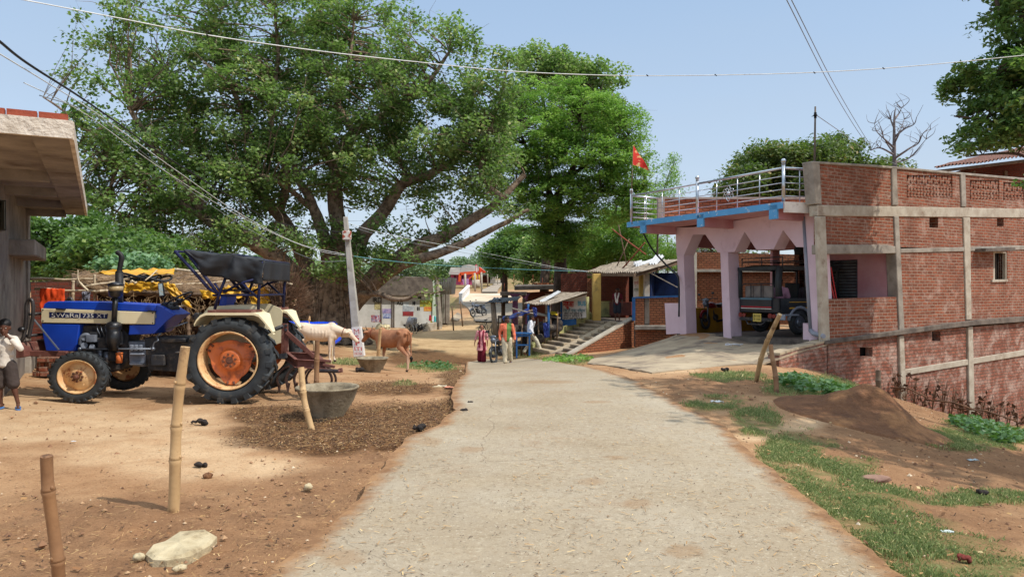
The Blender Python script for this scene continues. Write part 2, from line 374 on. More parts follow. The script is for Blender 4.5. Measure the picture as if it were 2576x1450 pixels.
# ---------------------------------------------------------------- concrete road
n=NT('road_concrete')
c=n.mix(n.ramp(n.noise(.8,5,.6),.35,.68),C3((166,154,134)),C3((150,133,108)))
c=n.mix(n.ramp(n.noise(3.2,7,.75),.48,.72,0,.65),c,C3((174,160,136)))
c=n.mix(n.ramp(n.noise(1.1,7,.8,dist=.4),.55,.72,0,.55),c,C3((140,106,76)))
v=n.n('ShaderNodeTexVoronoi'); v.inputs['Scale'].default_value=34; v.inputs['Randomness'].default_value=1; n.l(n.tc.outputs['Object'],v.inputs['Vector'])
peb=n.ramp(v.outputs['Distance'],.30,.12,0,1); pm=n.ramp(n.noise(1.0,4,.6),.4,.62)
c=n.mix(n.math('MULTIPLY',n.math('MULTIPLY',peb,pm),.6),c,n.mix(n.ramp(v.outputs['Color'],.3,.7),C3((120,110,100)),C3((206,196,178))))
c=n.mix(n.ramp(n.noise(42,3,.7),.60,.68,0,.5),c,C3((104,88,70)))
vc=n.n('ShaderNodeTexVoronoi'); vc.feature='DISTANCE_TO_EDGE'; vc.inputs['Scale'].default_value=.35; 
dn=n.n('ShaderNodeTexNoise'); dn.inputs['Scale'].default_value=2.2; dn.inputs['Detail'].default_value=4; n.l(n.tc.outputs['Object'],dn.inputs['Vector'])
ad=n.n('ShaderNodeMix'); ad.data_type='VECTOR'; ad.inputs[0].default_value=.25; n.l(n.tc.outputs['Object'],ad.inputs[4]); n.l(dn.outputs['Color'],ad.inputs[5]); n.l(ad.outputs[1],vc.inputs['Vector'])
crk=n.ramp(vc.outputs['Distance'],.0025,.0005,0,1)
c=n.mix(n.math('MULTIPLY',crk,.3),c,C3((96,76,58)))
c=n.mix(n.ramp(n.noise(.32,5,.7,dist=.8),.42,.62,0,.45),c,C3((140,126,106)))
c=n.mix(n.ramp(n.noise(14,5,.8),.5,.64,0,.5),c,C3((132,116,92)))
c=n.mix(n.ramp(n.noise(24,4,.8),.56,.66,0,.6),c,C3((186,175,152)))
edg=n.math('ADD',att(n,'edge'),n.math('MULTIPLY',n.noise(2.6,6,.75),-.42))
c=n.mix(n.math('MULTIPLY',n.ramp(n.math('ADD',att(n,'blot'),n.math('MULTIPLY',n.noise(7,6,.85),.9)),.85,1.25),.5),c,C3((142,112,80)))
c=n.mix(n.ramp(edg,-.02,-.17,0,.9),c,n.mix(n.ramp(n.noise(6,5,.7),.4,.6),C3((150,112,76)),C3((122,86,56))))
h=n.math('ADD',n.math('MULTIPLY',peb,.35),n.noise(18,6,.75)); h=n.math('SUBTRACT',h,n.math('MULTIPLY',crk,.6))
roadm=n.out(c,.9,h,.55,.012,spec=.2)
def strip(name,rows,m,lift=.045,nacross=14,sub=8,skirt=.12,kind='structure',wob=.05,seed=0):
    """rows of (left,right) ground points, near to far"""
    Ls=[];Rs=[]
    for i in range(len(rows)-1):
        for k in range(sub):
            t=k/sub; Ls.append(rows[i][0].lerp(rows[i+1][0],t)); Rs.append(rows[i][1].lerp(rows[i+1][1],t))
    Ls.append(rows[-1][0]); Rs.append(rows[-1][1])
    K=len(Ls); pts=[]
    for k in range(K):
        a=Ls[k].copy(); b=Rs[k].copy()
        u=(b-a); u.z=0; u.normalize()
        a+=u*wob*(noise.noise(a*2.3)+.5*noise.noise(a*7)); b+=u*wob*(noise.noise(b*2.3)+.5*noise.noise(b*7))
        for j in range(nacross+1): pts.append(a.lerp(b,j/nacross))
    XYs=np.array([(p.x,p.y) for p in pts]); z=gz(XYs)+lift
    V3=[Vector((p.x,p.y,zz)) for p,zz in zip(pts,z)]
    mb=MB(); w=nacross+1
    fs=[(k*w+j,k*w+j+1,(k+1)*w+j+1,(k+1)*w+j) for k in range(K-1) for j in range(nacross)]
    mb.add(V3,fs,True)
    for s_,j in((-1,0),(1,nacross)):
        e=[V3[k*w+j] for k in range(K)]
        mb.add(e+[p-Vector((0,0,skirt)) for p in e],[(k,k+1,K+k+1,K+k) for k in range(K-1)],False)
    e=V3[-w:]; mb.add(e+[p-Vector((0,0,skirt)) for p in e],[(k,k+1,w+k+1,w+k) for k in range(w-1)],False)
    ob=mb.build(name,m,origin=(0,0,0)); tag(ob,kind=kind)
    ev=np.ones(len(mb.v)); 
    for k in range(K):
        wd=(V3[k*w]-V3[k*w+w-1]).length
        for j in range(w): ev[k*w+j]=min(j,nacross-j)/nacross*wd
    ev[K*w:]=.02
    bl=[]
    for p in mb.v:
        q=pix(p) if p.y>1 else (0,0); bl.append(max([max(0,1-((q[0]-x)/rx)**2-((q[1]-y)/ry)**2) for x,y,rx,ry in((1490,1210,60,16),(1600,1265,66,20),(1720,1385,80,28),(1550,1150,60,8),(1290,1075,40,6),(1180,1130,60,14),(860,1400,90,40),(1080,1110,50,20),(1380,960,120,7),(1500,1010,60,6),(1990,1330,60,16))]))
    at_=ob.data.attributes.new('blot','FLOAT','POINT'); at_.data.foreach_set('value',np.array(bl,dtype=np.float32))
    at_=ob.data.attributes.new('edge','FLOAT','POINT'); at_.data.foreach_set('value',ev.astype(np.float32)); return ob
RL=[(690,1450),(746,1405),(826,1336),(874,1289),(931,1222),(978,1165),(1021,1112),(1100,1078),(1140,1040),(1135,1000),(1145,970),(1170,945),(1172,925),(1175,912),(1215,904)]
RR=[(2253,1450),(2171,1386),(2083,1310),(1990,1230),(1930,1185),(1866,1125),(1818,1079),(1718,1030),(1678,1003),(1640,985),(1580,955),(1520,936),(1450,922),(1400,912),(1330,902)]
rows=[(onG(-1.6,-6),onG(2.6,-6)),(onG(-1.45,.5),onG(2.25,.5))]
for a,b in zip(RL,RR): rows.append((G(*a),G(*b)))
strip('concrete_road',rows,roadm,nacross=30)
asph=mat('worn_road_grey',C3((160,148,132)),C3((140,128,112)),.7,.95,.4,20,c3=C3((160,140,112)),s3=.5)
palem=mat('bridge_concrete',C3((205,190,168)),C3((188,168,140)),.6,.95,.3,14,c3=C3((170,140,110)),s3=.4)
dirt=mat('dusty_track',C3((187,150,104)),C3((165,124,82)),.6,.97,.5,14,c3=C3((136,100,66)),s3=1.1)
def strip2(name,L,Rr,m,**k): return strip(name,[(G(*a),G(*b)) for a,b in zip(L,Rr)],m,**k)
strip2('bridge_ramp_road',[(1196,808),(1192,796),(1184,784),(1172,770),(1160,761)],[(1290,812),(1300,800),(1320,788),(1330,775),(1330,761)],asph,lift=.03,wob=.3,sub=5)
mb=MB(); mb.prism([P(1158,760,69.5),P(1345,760,69.5),P(1300,737,86),P(1179,737,86)],V(0,0,-.25)); tag(mb.build('bridge_deck_road',palem,origin=(0,0,0)),kind='structure')
strip('far_road',[(P(1212,737,86),P(1250,737,86)),(P(1216,730,105),P(1253,730,105)),(P(1234,717,145),P(1261,717,145)),(P(1250,711,200),P(1264,711,200))],asph,lift=.16,wob=.2,sub=4,nacross=4)
# ---------------------------------------------------------------- vertical planes that carry facades
class Plane:
    def __init__(s,a,b):
        s.o=Vector((a[0],a[1],0)); u=Vector((b[0]-a[0],b[1]-a[1],0)); s.u=u.normalized(); s.n=Vector((s.u.y,-s.u.x,0))
        if s.n.dot(Vector((0,0,0))-s.o)<0: s.n=-s.n
    def hit(s,px,py,off=0):
        o=s.o+s.n*off; r=Vector(((px-CX)/F,1,(HY-py)/F)); t=s.n.dot(o)/s.n.dot(r)
        return Vector((r.x*t,t,CZ+r.z*t))
    def pr(s,mb,pts,a,b,mi=0):
        """solid between offsets a and b (b outermost) whose outer outline is given by lines of sight"""
        q=[s.hit(x,y,b) for x,y in pts]; mb.prism(q,s.n*(a-b),mi=mi); return mb
    def rect(s,mb,x0,x1,tl,tr,bl,br,a,b,mi=0): return s.pr(mb,[(x0,tl),(x1,tr),(x1,br),(x0,bl)],a,b,mi)
# shared materials
BR1=brickmat('brick_red',C3((156,92,68)),C3((108,66,52)),C3((164,144,126)),stain=C3((184,160,146)),st=(.52,.7),dark=C3((90,60,50)),ms=.0155)
BR2=brickmat('brick_pale',C3((170,110,90)),C3((128,78,64)),C3((124,100,86)),bw=.20,rh=.095,ms=.017,stain=C3((196,172,158)),st=(.46,.64),bump=2.0,dist=.035,dark=C3((110,74,60)))
BR3=brickmat('brick_dark',C3((124,66,50)),C3((100,54,44)),C3((104,84,72)),dark=C3((60,42,36)))
BR4=brickmat('brick_steps',C3((168,112,80)),C3((140,84,60)),C3((96,74,58)),bw=.22,rh=.09,ms=.016,bump=1.5,dist=.02)
CON=mat('concrete',C3((158,150,138)),C3((128,120,110)),3,.9,.5,22,.015,c3=C3((104,92,80)),s3=2.2,t3=(.55,.75))
COND=mat('concrete_dark',C3((118,108,98)),C3((84,76,70)),2.5,.9,.5,20,.015,c3=C3((60,54,50)),s3=2)
CONW=mat('concrete_light',C3((182,174,158)),C3((156,144,128)),3,.9,.5,22,.012,c3=C3((128,110,94)),s3=2.4,t3=(.55,.72))
PINK=mat('paint_lilac_pink',C3((222,198,208)),C3((210,184,194)),1.2,.75,.15,25,.004,c3=C3((170,136,148)),s3=1.5,t3=(.6,.85))
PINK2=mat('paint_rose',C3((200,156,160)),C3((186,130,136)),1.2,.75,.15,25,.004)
WHITE=mat('whitewash',C3((222,214,204)),C3((204,192,180)),2,.8,.2,25,.005,c3=C3((170,150,140)),s3=3)
LBLUE=mat('paint_sky_blue',C3((92,158,206)),C3((84,148,196)),2,.7,.2,25,.004,c3=C3((206,208,210)),s3=9,t3=(.60,.63))
BLUE=mat('paint_blue',C3((44,96,150)),C3((36,80,130)),3,.6,.2,25,.004,c3=C3((120,150,176)),s3=8,t3=(.66,.72))
DBLUE=mat('paint_dark_blue',C3((20,44,88)),C3((14,30,62)),3,.7)
YEL=mat('paint_yellow',C3((206,172,96)),C3((188,152,78)),2,.8,.2,25,.004,c3=C3((150,124,76)),s3=3)
YEL2=mat('paint_pale_yellow',C3((196,184,120)),C3((160,160,110)),1.6,.85,.25,25,.005,c3=C3((110,112,84)),s3=2.5,t3=(.5,.7))
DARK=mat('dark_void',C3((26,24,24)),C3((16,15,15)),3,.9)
STEEL=mat('stainless',C3((200,205,210)),C3((180,186,192)),6,.28,0,20,metal=.9,spec=.5)
SHUT=mat('shutter_steel',C3((96,98,100)),C3((70,72,76)),4,.45,.1,20,metal=.4)
ROOF=mat('cement_sheet',C3((162,150,134)),C3((128,116,102)),4,.9,.5,24,.012,c3=C3((84,76,68)),s3=3,t3=(.5,.66))
ROOFN=mat('cement_sheet_new',C3((196,198,200)),C3((170,172,174)),4,.8,.2,24,.006)
RUST=mat('rusty_steel',C3((150,78,56)),C3((112,58,44)),9,.8,.3,40)
WOOD=mat('old_wood',C3((124,102,82)),C3((92,74,58)),7,.85,.5,40,.008)
GREYP=mat('pipe_grey',C3((150,156,168)),C3((132,138,150)),3,.5)
APR=mat('apron_cement',C3((178,162,136)),C3((150,134,112)),1.2,.9,.4,18,.012,c3=C3((112,100,88)),s3=.9,t3=(.5,.62))
REDM=mat('red_paint',C3((190,40,36)),C3((160,32,32)),4,.6)
# ---------------------------------------------------------------- brick house on the right
A0=P(1703,835,23.6); B0=P(2082,855,18.1); W0=P(2575,795,23.3)
PF=Plane(B0,A0); PW=Plane(B0,W0)
SL=3.62 # roof slab level
bh=thing('brick_house','long unplastered red brick house with concrete bands, lattice parapet and pale window','house',B0+PW.u*5-PW.n*2+V(0,0,-3))
def lin(pts,x):
    for (x0,y0),(x1,y1) in zip(pts,pts[1:]):
        if x<=x1 or (x1,y1)==pts[-1]: return y0+(y1-y0)*(x-x0)/(x1-x0)
T_top=[(2046,408),(2241,420),(2425,438),(2575,451),(2700,462)]
T_b0=[(2057,515),(2575,525),(2700,528)]; T_b1=[(2057,543),(2575,547),(2700,549)]
T_l0=[(2062,615),(2251,615),(2264,625),(2575,617),(2700,613)]; T_l1=[(2062,639),(2251,637),(2264,636),(2575,628),(2700,624)]
T_s0=[(2078,857),(2272,829),(2435,806),(2575,796),(2700,786)]; T_s1=[(2078,866),(2272,841),(2435,819),(2575,809),(2700,800)]
T_r0=[(2264,931),(2575,880),(2700,858)]; T_r1=[(2264,946),(2575,894),(2700,872)]
T_bot=[(2088,961),(2267,1030),(2445,1085),(2575,1120),(2700,1150)]
XR=2690
def cut(mb,Tt,Tb,x0,x1,a,b,mi=0,holes=[],step=46):
    """wall piece between two traced courses with rectangular openings (x0,x1,y0,y1) left open"""
    xs=sorted(set([x0,x1]+[h[0] for h in holes]+[h[1] for h in holes]))
    for xa,xb in zip(xs,xs[1:]):
        hs=sorted([h for h in holes if h[0]<=xa and h[1]>=xb],key=lambda h:h[2])
        ya0,yb0=lin(Tt,xa),lin(Tt,xb)
        for h in hs:
            h1=h[3] if len(h)==4 else h[4]; 
            PW.rect(mb,xa,xb,ya0,yb0,h[2],h[2],a,b,mi); ya0=yb0=h[3]
        PW.rect(mb,xa,xb,ya0,yb0,lin(Tb,xa),lin(Tb,xb),a,b,mi)
th=-.23
m=MB()
lat1=(2281,2396,440,497); lat2=(2440,2514,452,501); lat3=(2524,2576,458,504)
cut(m,T_top,T_b0,2058,XR,th,0,holes=[lat1,lat2,lat3])
m.build('parapet_wall',BR1,bh)
m=MB()
cut(m,T_b1,T_l0,2068,XR,th,0,holes=[(2338,2360,545,572),(2508,2525,549,569)])
cut(m,T_l1,T_s0,2264,XR,th,0,holes=[(2499,2534,632,707)])
PW.rect(m,2078,2264,752,746,860,834,th,0)
m.build('wall',BR1,bh)
m=MB()
cut(m,T_s1,T_bot,2082,XR,th,-.03,holes=[(2345,2366,833,857),(2163,2195,873,896)])
m.build('lower_wall',BR2,bh)
def band(nm,Tt,Tb,x0,x1,a,b,mt,segs=8):
    m=MB(); xs=[x0+(x1-x0)*i/segs for i in range(segs+1)]
    q=[PW.hit(x,lin(Tt,x),b) for x in xs]; r=[PW.hit(x,lin(Tb,x),b) for x in xs]
    m.prism(q+r[::-1],PW.n*(a-b)); return m.build(nm,mt,bh,bevel=.012)
band('floor_band',T_b0,T_b1,2056,XR,-.2,.03,CONW)
band('lintel_band',T_l0,T_l1,2062,2258,-.2,.028,CON)
band('lintel_band',T_l0,T_l1,2266,XR,-.2,.028,CON)
band('plinth_slab',T_s0,T_s1,2076,XR,-.3,.12,COND)
band('tie_beam',T_r0,T_r1,2270,XR,-.2,.014,CONW)
cp2=[(2046,405),(2241,417),(2425,434),(2575,447),(2700,458)]
band('coping',cp2,[(x,y+6) for x,y in cp2],2044,XR,-.26,.04,CON)
def col(pts,mt=CON,a=-.25,b=.04): 
    m=MB(); PW.pr(m,pts,a,b); m.build('column',mt,bh,bevel=.015)
col([(2044,410),(2063,411),(2068,514),(2052,513)],CON)
col([(2054,544),(2078,544),(2089,860),(2066,860)],CONW,a=-.02,b=.06)
col([(2244,419),(2257,420),(2260,516),(2246,516)]); col([(2250,544),(2262,544),(2276,829),(2263,830)]); col([(2263,845),(2275,843),(2283,1035),(2268,1035)],CONW,b=.035)
col([(2417,437),(2429,438),(2432,520),(2420,520)]); col([(2424,547),(2441,547),(2445,803),(2432,805)],CONW); col([(2436,822),(2448,820),(2454,1085),(2440,1085)],CONW,b=.035)
col([(2600,452),(2612,453),(2612,524),(2600,524)])
# lattice courses of slanted and gapped bricks
for (x0,x1,y0,y1),nz_ in((lat1,8),(lat2,6),(lat3,4)):
    m=MB(); dx=(x1-x0)/nz_
    for i in range(nz_):
        a=x0+dx*i
        for (p,q) in(((a,y0+26),(a+dx/2,y0-1)),((a+dx/2,y0-1),(a+dx,y0+26))): m.beam(PW.hit(*p,-.06),PW.hit(*q,-.06),.11,.055,up=PW.n)
    for r_ in(0,1,2):
        yy=y0+28+r_*14; m.beam(PW.hit(x0,yy,-.07),PW.hit(x1,yy,-.07),.12,.075,up=PW.n)
    k=int((x1-x0)/8.2)
    for r_ in(0,1):
        for i in range(k+1):
            xx=x0+(x1-x0)*i/k; m.beam(PW.hit(xx,y0+29+r_*14,-.07),PW.hit(xx,y0+41+r_*14,-.07),.09,.10,up=PW.n)
    m.build('lattice',BR1,bh)
# slabs behind openings, the darkness of unlit rooms put into their colour
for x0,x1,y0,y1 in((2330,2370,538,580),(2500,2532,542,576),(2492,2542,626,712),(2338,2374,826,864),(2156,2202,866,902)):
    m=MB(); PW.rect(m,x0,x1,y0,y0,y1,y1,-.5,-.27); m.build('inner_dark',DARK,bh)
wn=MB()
for (a,b,c,d) in(((2499,2503,632,707)),((2530,2534,632,707))): PW.rect(wn,a,b,c,c,d,d,-.12,-.02)
PW.rect(wn,2503,2530,632,632,636,636,-.12,-.02); PW.rect(wn,2497,2536,703,702,709,708,-.12,.05)
wo=wn.build('window_frame',CONW,bh)
m=MB()
for i in range(5): a=PW.hit(2506+i*5,636,-.1);b=PW.hit(2506+i*5,704,-.1); m.tube([a,b],.008,5)
m.build('window_grille',COND,wo)
m=MB(); PW.pr(m,[(2480,624),(2555,621),(2555,630),(2480,633)],-.05,.32); m.build('sunshade',COND,bh,bevel=.01)
# roof slab of the house (seen edge-on) and closing walls
zt=SL
m=MB(); a=PW.hit(2060,600); b=PW.hit(XR,600)
a=V(a.x,a.y,0)+PW.u*6.7;b=V(b.x,b.y,0); bk=-PW.n*5.6
m.prism([a+V(0,0,zt-.12)-PW.n*.26,b+V(0,0,zt-.12)-PW.n*.26,b+bk+V(0,0,zt-.12),a+bk+V(0,0,zt-.12)],V(0,0,.12)); m.build('roof_slab',CON,bh)
m=MB(); m.prism([b+V(0,0,-4)-PW.n*.26,b+bk+V(0,0,-4),b+bk+V(0,0,zt+1),b-PW.n*.26+V(0,0,zt+1)],PW.u*-.2); m.prism([a+bk+V(0,0,-3),b+bk+V(0,0,-3),b+bk+V(0,0,zt-.13),a+bk+V(0,0,zt-.13)],PW.n*-.2); m.build('rear_wall',BR1,bh)
# verandah seen through the big opening: back wall and rolling shutter
k0=B0.copy(); k0.z=0; KB=lambda u,o,z:k0+PW.u*u-PW.n*o+V(0,0,z)
m=MB(); m.prism([KB(2.92,.26,.2),KB(2.92,1.12,.2),KB(2.92,1.12,SL-.14),KB(2.92,.26,SL-.14)],PW.u*.15)
m.prism([KB(2.92,1.12,2.35),KB(2.92,2.1,2.35),KB(2.92,2.1,SL-.14),KB(2.92,1.12,SL-.14)],PW.u*.15)
m.prism([KB(2.93,2.1,.2),KB(4.6,2.1,.2),KB(4.6,2.1,SL-.14),KB(2.93,2.1,SL-.14)],-PW.n*.12); m.build('verandah_wall',PINK2,bh)
sh=MB()
for i in range(25): sh.tube([KB(3.0,1.12,.24+i*.086),KB(3.0,2.1,.24+i*.086)],.045,6)
sh.build('rolling_shutter',SHUT,bh)
m=MB(); m.beam(PW.hit(2090,672,-.5),PW.hit(2104,750,-.32),.025); m.beam(PW.hit(2087,700,-.5),PW.hit(2098,750,-.34),.03); m.build('leaning_board',REDM,bh)
# ---------------------------------------------------------------- pink garage
ga=thing('garage','pink garage with pointed arches, blue roof edge and a shiny terrace railing','garage',(PF.hit(1900,850).x,PF.hit(1900,850).y,0))
fy=lambda x:(832 if x<1725 else 832+(x-1725)*.075)
def arch(mb,pts,a=-.34,b=.05,mi=0): PF.pr(mb,pts,a,b,mi)
m=MB()
# piers
for q_ in([(1703,640),(1720,641),(1727,840),(1711,840)],[(1812,634),(1831,633),(1839,850),(1820,848)],[(2021,620),(2056,620),(2069,862),(2036,862)]):
    m=MB(); arch(m,q_); m.build('pier',PINK,ga)
m=MB(); arch(m,[(2056,620),(2066,620),(2081,862),(2069,862)],-.03,.05); m.build('pier_edge',PINK,ga)
# spandrels above the arches
m2=MB()
arch(m2,[(1699,572),(1743,571),(1743,590),(1720,642),(1702,642)])
arch(m2,[(1743,571),(1774,566),(1774,589),(1743,590)])
arch(m2,[(1774,566),(1873,551),(1873,582),(1848,633),(1831,634),(1812,635),(1805,634),(1774,589)])
arch(m2,[(1873,551),(1970,537),(1970,578),(1946,626),(1903,628),(1873,582)])
arch(m2,[(1970,537),(2059,524),(2064,620),(2003,621),(1970,578)])
m2.build('arched_wall',PINK,ga)
m=MB(); PF.pr(m,[(2020,812),(2040,818),(2040,860),(2020,858)],-.3,.0); m.build('low_block',PINK,ga); m=MB(); PF.pr(m,[(1672,762),(1712,762),(1717,838),(1676,840)],-.3,-.02); m.build('low_block',PINK,ga)
# roof slab with its fascia
zt=SL; C1=V(3.68,23.6,0); C2=V(6.57,18.0,0); C3_=V(7.50,18.28,0); Bk=B0.copy(); Bk.z=0; Ak=A0.copy(); Ak.z=0
dirW=V(PW.u.x,PW.u.y,0)
pl=[C1,C2,C3_,C3_+dirW*6.5,C1+dirW*7.6]
m=MB(); m.prism([p+V(0,0,zt-.13) for p in pl],V(0,0,.13)); rs=m.build('roof_slab',PINK2,ga)
fd=(C2-C1).normalized(); fn=V(-fd.y,fd.x,0)
if fn.dot(C1)>0: fn=-fn
m=MB(); m.beam(C1+fn*.02+V(0,0,zt-.055),C2+fn*.02+V(0,0,zt-.055),.05,.16)
for t in(.13,.54,.955):
    p=C1.lerp(C2,t)+fn*.02; m.beam(p-fd*.13+V(0,0,zt-.2),p+fd*.13+V(0,0,zt-.2),.05,.34)
m.build('fascia',LBLUE,ga)
m=MB(); m.beam(C2+V(.02,0,zt-.1),C3_+V(0,0,zt-.1),.06,.26); m.build('side_fascia',WHITE,ga)
m=MB()
for t in(.13,.54,.955):
    p=C1.lerp(C2,t); m=MB(); m.beam(p+V(0,0,zt-.25),p+dirW*1.25+V(0,0,zt-.25),.2,.24); m.build('cantilever_beam',PINK2,ga)
# floor, inner walls
gl=[Ak-dirW*.0,Bk-PW.n*.3,Bk+dirW*6.2-PW.n*.3,Ak+dirW*6.6]
m=MB(); g0=gz1(Ak.x,Ak.y);g1=gz1(Bk.x,Bk.y)
m.add([gl[0]+V(0,0,g0+.05),gl[1]+V(0,0,.27),gl[2]+V(0,0,.27),gl[3]+V(0,0,g0+.05)]+[p+V(0,0,-3) for p in gl],[(0,1,2,3),(0,4,5,1),(1,5,6,2),(2,6,7,3),(3,7,4,0)]); m.build('floor',COND,ga)
m=MB(); b1=Bk+dirW*4.6-PW.n*2.1; a1=Ak+dirW*4.7
m.prism([b1+V(0,0,0),b1.lerp(a1,.45)+V(0,0,0),b1.lerp(a1,.45)+V(0,0,zt-.14),b1+V(0,0,zt-.14)],dirW*.2)
m.build('inner_wall',PINK2,ga)
m=MB(); m.prism([Ak+dirW*.35,a1,a1+V(0,0,.92),Ak+dirW*.35+V(0,0,.92)],fd*.18); m.build('dado_wall',mat('mustard',C3((170,128,40)),C3((140,104,34)),2,.8),ga)
m=MB()
m.beam(b1+V(0,0,zt-.45),a1+V(0,0,zt-.45),.25,.6); m.beam(Ak+dirW*.3+V(0,0,zt-.5),a1+V(0,0,zt-.5),.22,.5)
m.box(a1+V(0,0,1.7),(.25,.25,3.4)); m.build('inner_beam',PINK2,ga)
# brick annex seen through the garage
ax=thing('brick_annex','sunlit brick annex wall behind the garage openings','wall',P(1840,790,30.5))
m=MB(); q=[P(1728,632,31),P(2010,640,30),P(2010,815,30),P(1728,820,31)]; m.prism(q,V(0,.3,0)); m.build('brickwork',BR4,ax)
m=MB(); 
for x in(1744,1838,1925): m.prism([P(x,634,30.6),P(x+9,634,30.6),P(x+9,812,30.6),P(x,812,30.6)],V(0,.2,0))
m.build('column',CONW,ax)
m=MB(); m.prism([P(1728,676,30.8),P(2010,678,29.8),P(2010,684,29.8),P(1728,683,30.8)],V(0,.2,0)); m.build('tie_beam',CONW,ax)
# terrace parapet
m=MB(); a=P(1665,500,22.9);b=P(2040,505,23.2); m.prism([V(a.x,a.y,zt),V(b.x,b.y,zt),V(b.x,b.y,4.30),V(a.x,a.y,4.30)],V(0,.2,0)); m.build('terrace_parapet',BR4,ga)
m=MB(); m.box(V((a.x+b.x)/2,a.y+.1,4.33),((b.x-a.x)+.1,.26,.06)); m.box(V(a.x-.02,a.y+.08,3.96),(.2,.24,.72)); m.build('parapet_cap',CON,ga)
# railing
rl=MB(); zr=zt; c1=C1-fn*.07+fd*.08; c2=C2-fn*.07-fd*.06; H_=.86
def railrun(p,q,npost):
    for h,r_ in((H_,.030),(.66,.011),(.50,.011),(.34,.011),(.18,.011)): rl.tube([p+V(0,0,zr+h),q+V(0,0,zr+h)],r_,8)
    for i in range(1,npost): t=p.lerp(q,i/npost); rl.tube([t+V(0,0,zr),t+V(0,0,zr+H_)],.014,6)
mid=c1.lerp(c2,.50)
railrun(c1,mid,4); railrun(mid,c2,4); c3=C3_+dirW*.05-fd*.08; railrun(c2,c3,2); c0=c1+dirW*1.7; railrun(c1,c0,3)
rr=rl.build('railing',STEEL,ga)
for p in(c1,mid,c2): 
    m=MB(); m.tube([p+V(0,0,zr),p+V(0,0,zr+.98)],.042,10); m.ell(p+V(0,0,zr+1.03),.06); m.tube([p+V(0,0,zr+.95),p+V(0,0,zr+.99)],[.05,.03],10); m.build('newel_post',STEEL,rr)
m=MB(); cc=mid.lerp(c2,.40)+V(0,0,zr+.45)+fn*.02
for k in range(6):
    a_=k*math.pi/3; pts=[cc+(fd*math.cos(a_+t*1.6)+V(0,0,1)*math.sin(a_+t*1.6))*(.05+t*.16) for t in[i/8 for i in range(9)]]; m.tube(pts,.009,5)
    a2=a_+.5; ce=cc+(fd*math.cos(a2)+V(0,0,1)*math.sin(a2))*.15; m.tube([ce+(fd*math.cos(t)+V(0,0,1)*math.sin(t))*.05 for t in[i*math.pi/5 for i in range(11)]],.007,5)
m.ell(cc,.05); cc=c1.lerp(mid,.5)+V(0,0,zr+.45); m.build('rosette',STEEL,rr)
# downpipe
m=MB(); a=PF.hit(2022,545,.05);b=PF.hit(2039,830,.06); m.tube([a,b],.045,10); m.tube([b,PF.hit(2046,838,.12),PF.hit(2072,845,.3)],.055,10); m.build('drainpipe',GREYP,ga)
# framed calendars and emblems on the piers
def plate(nm,x0,x1,y0,y1,c,off=.012,par=None):
    m=MB(); PF.pr(m,[(x0,y0),(x1,y0),(x1,y1),(x0,y1)],-.01,off); return m.build(nm,c,par or ga)
f1=plate('calendar',2041,2055,673,702,mat('frame_white',C3((190,190,196)))); plate('calendar_picture',2043.5,2052.5,676,695,mat('calendar_red',C3((176,60,52)),C3((214,150,130)),9,.6),.02,f1)
f1=plate('calendar',1705,1713,687,709,mat('frame_black',C3((60,56,60)))); plate('calendar_picture',1706.5,1711.5,689,704,mat('calendar_red2',C3((180,70,60)),C3((220,170,150)),9,.6),.02,f1)
m=MB(); p=PF.hit(1822,690,.01); m.disc(p,PF.n,.055,.02,14); m.build('wall_emblem',mat('emblem_dark',C3((60,30,40)),C3((90,70,90)),20),ga)
m=MB(); p=PF.hit(1823,699,.01); m.prism([p+V(0,0,.06)-PF.u*.05,p+V(0,0,.06)+PF.u*.05,p+V(0,0,-.06)+PF.u*.07,p+V(0,0,-.02),p+V(0,0,-.06)-PF.u*.07],PF.n*.015); m.build('ribbon',mat('ribbon_brown',C3((130,62,40)),C3((150,90,50)),20),ga)
m=MB(); p=PF.hit(2010,640,-.5); m.lathe([(0,0),(.1,0),(.13,.12),(.1,.24),(0,.26)],Matrix.Translation(p)); m.tube([p+V(0,0,.2),p+V(0,0,.5)],.01,5); m.build('hanging_lamp',DARK,ga)
# ---------------------------------------------------------------- apron and its walls
Lp=[G(*q,.03) for q in [(1478,914),(1490,902),(1530,893),(1600,876),(1655,860),(1690,846),(1716,836)]]
Rp=[G(1640,938,.0),G(1700,930,.0),G(1800,921,.0),G(1905,915,.0),P(1962,897,16.3),P(2002,884,17.0),P(2082,862,18.0)]
mb=MB(); NA=16; SB=5; grid_=[]
for i in range(len(Lp)-1):
    for k in range(SB+(i==len(Lp)-2)):
        a=Lp[i].lerp(Lp[i+1],k/SB); b=Rp[i].lerp(Rp[i+1],k/SB)
        row=[a.lerp(b,j/NA) for j in range(NA+1)]
        row=[V(p.x,p.y,max(p.z-.015+.02*noise.noise(p*1.3),gz1(p.x,p.y)+.010+.025*noise.noise(p*2.1))) for p in row]; grid_.append(row)
w_=NA+1; K=len(grid_); fl=[p for r_ in grid_ for p in r_]
mb.add(fl,[(k*w_+j,k*w_+j+1,(k+1)*w_+j+1,(k+1)*w_+j) for k in range(K-1) for j in range(NA)],True)
for e in (grid_[0],[r_[0] for r_ in grid_],[r_[-1] for r_ in grid_]): mb.add(e+[p-V(0,0,.35 if e[0] is not grid_[0][-1] else .04) for p in e],[(k,k+1,len(e)+k+1,len(e)+k) for k in range(len(e)-1)])
tag(mb.build('garage_apron',APR,origin=(0,0,0)),kind='structure')
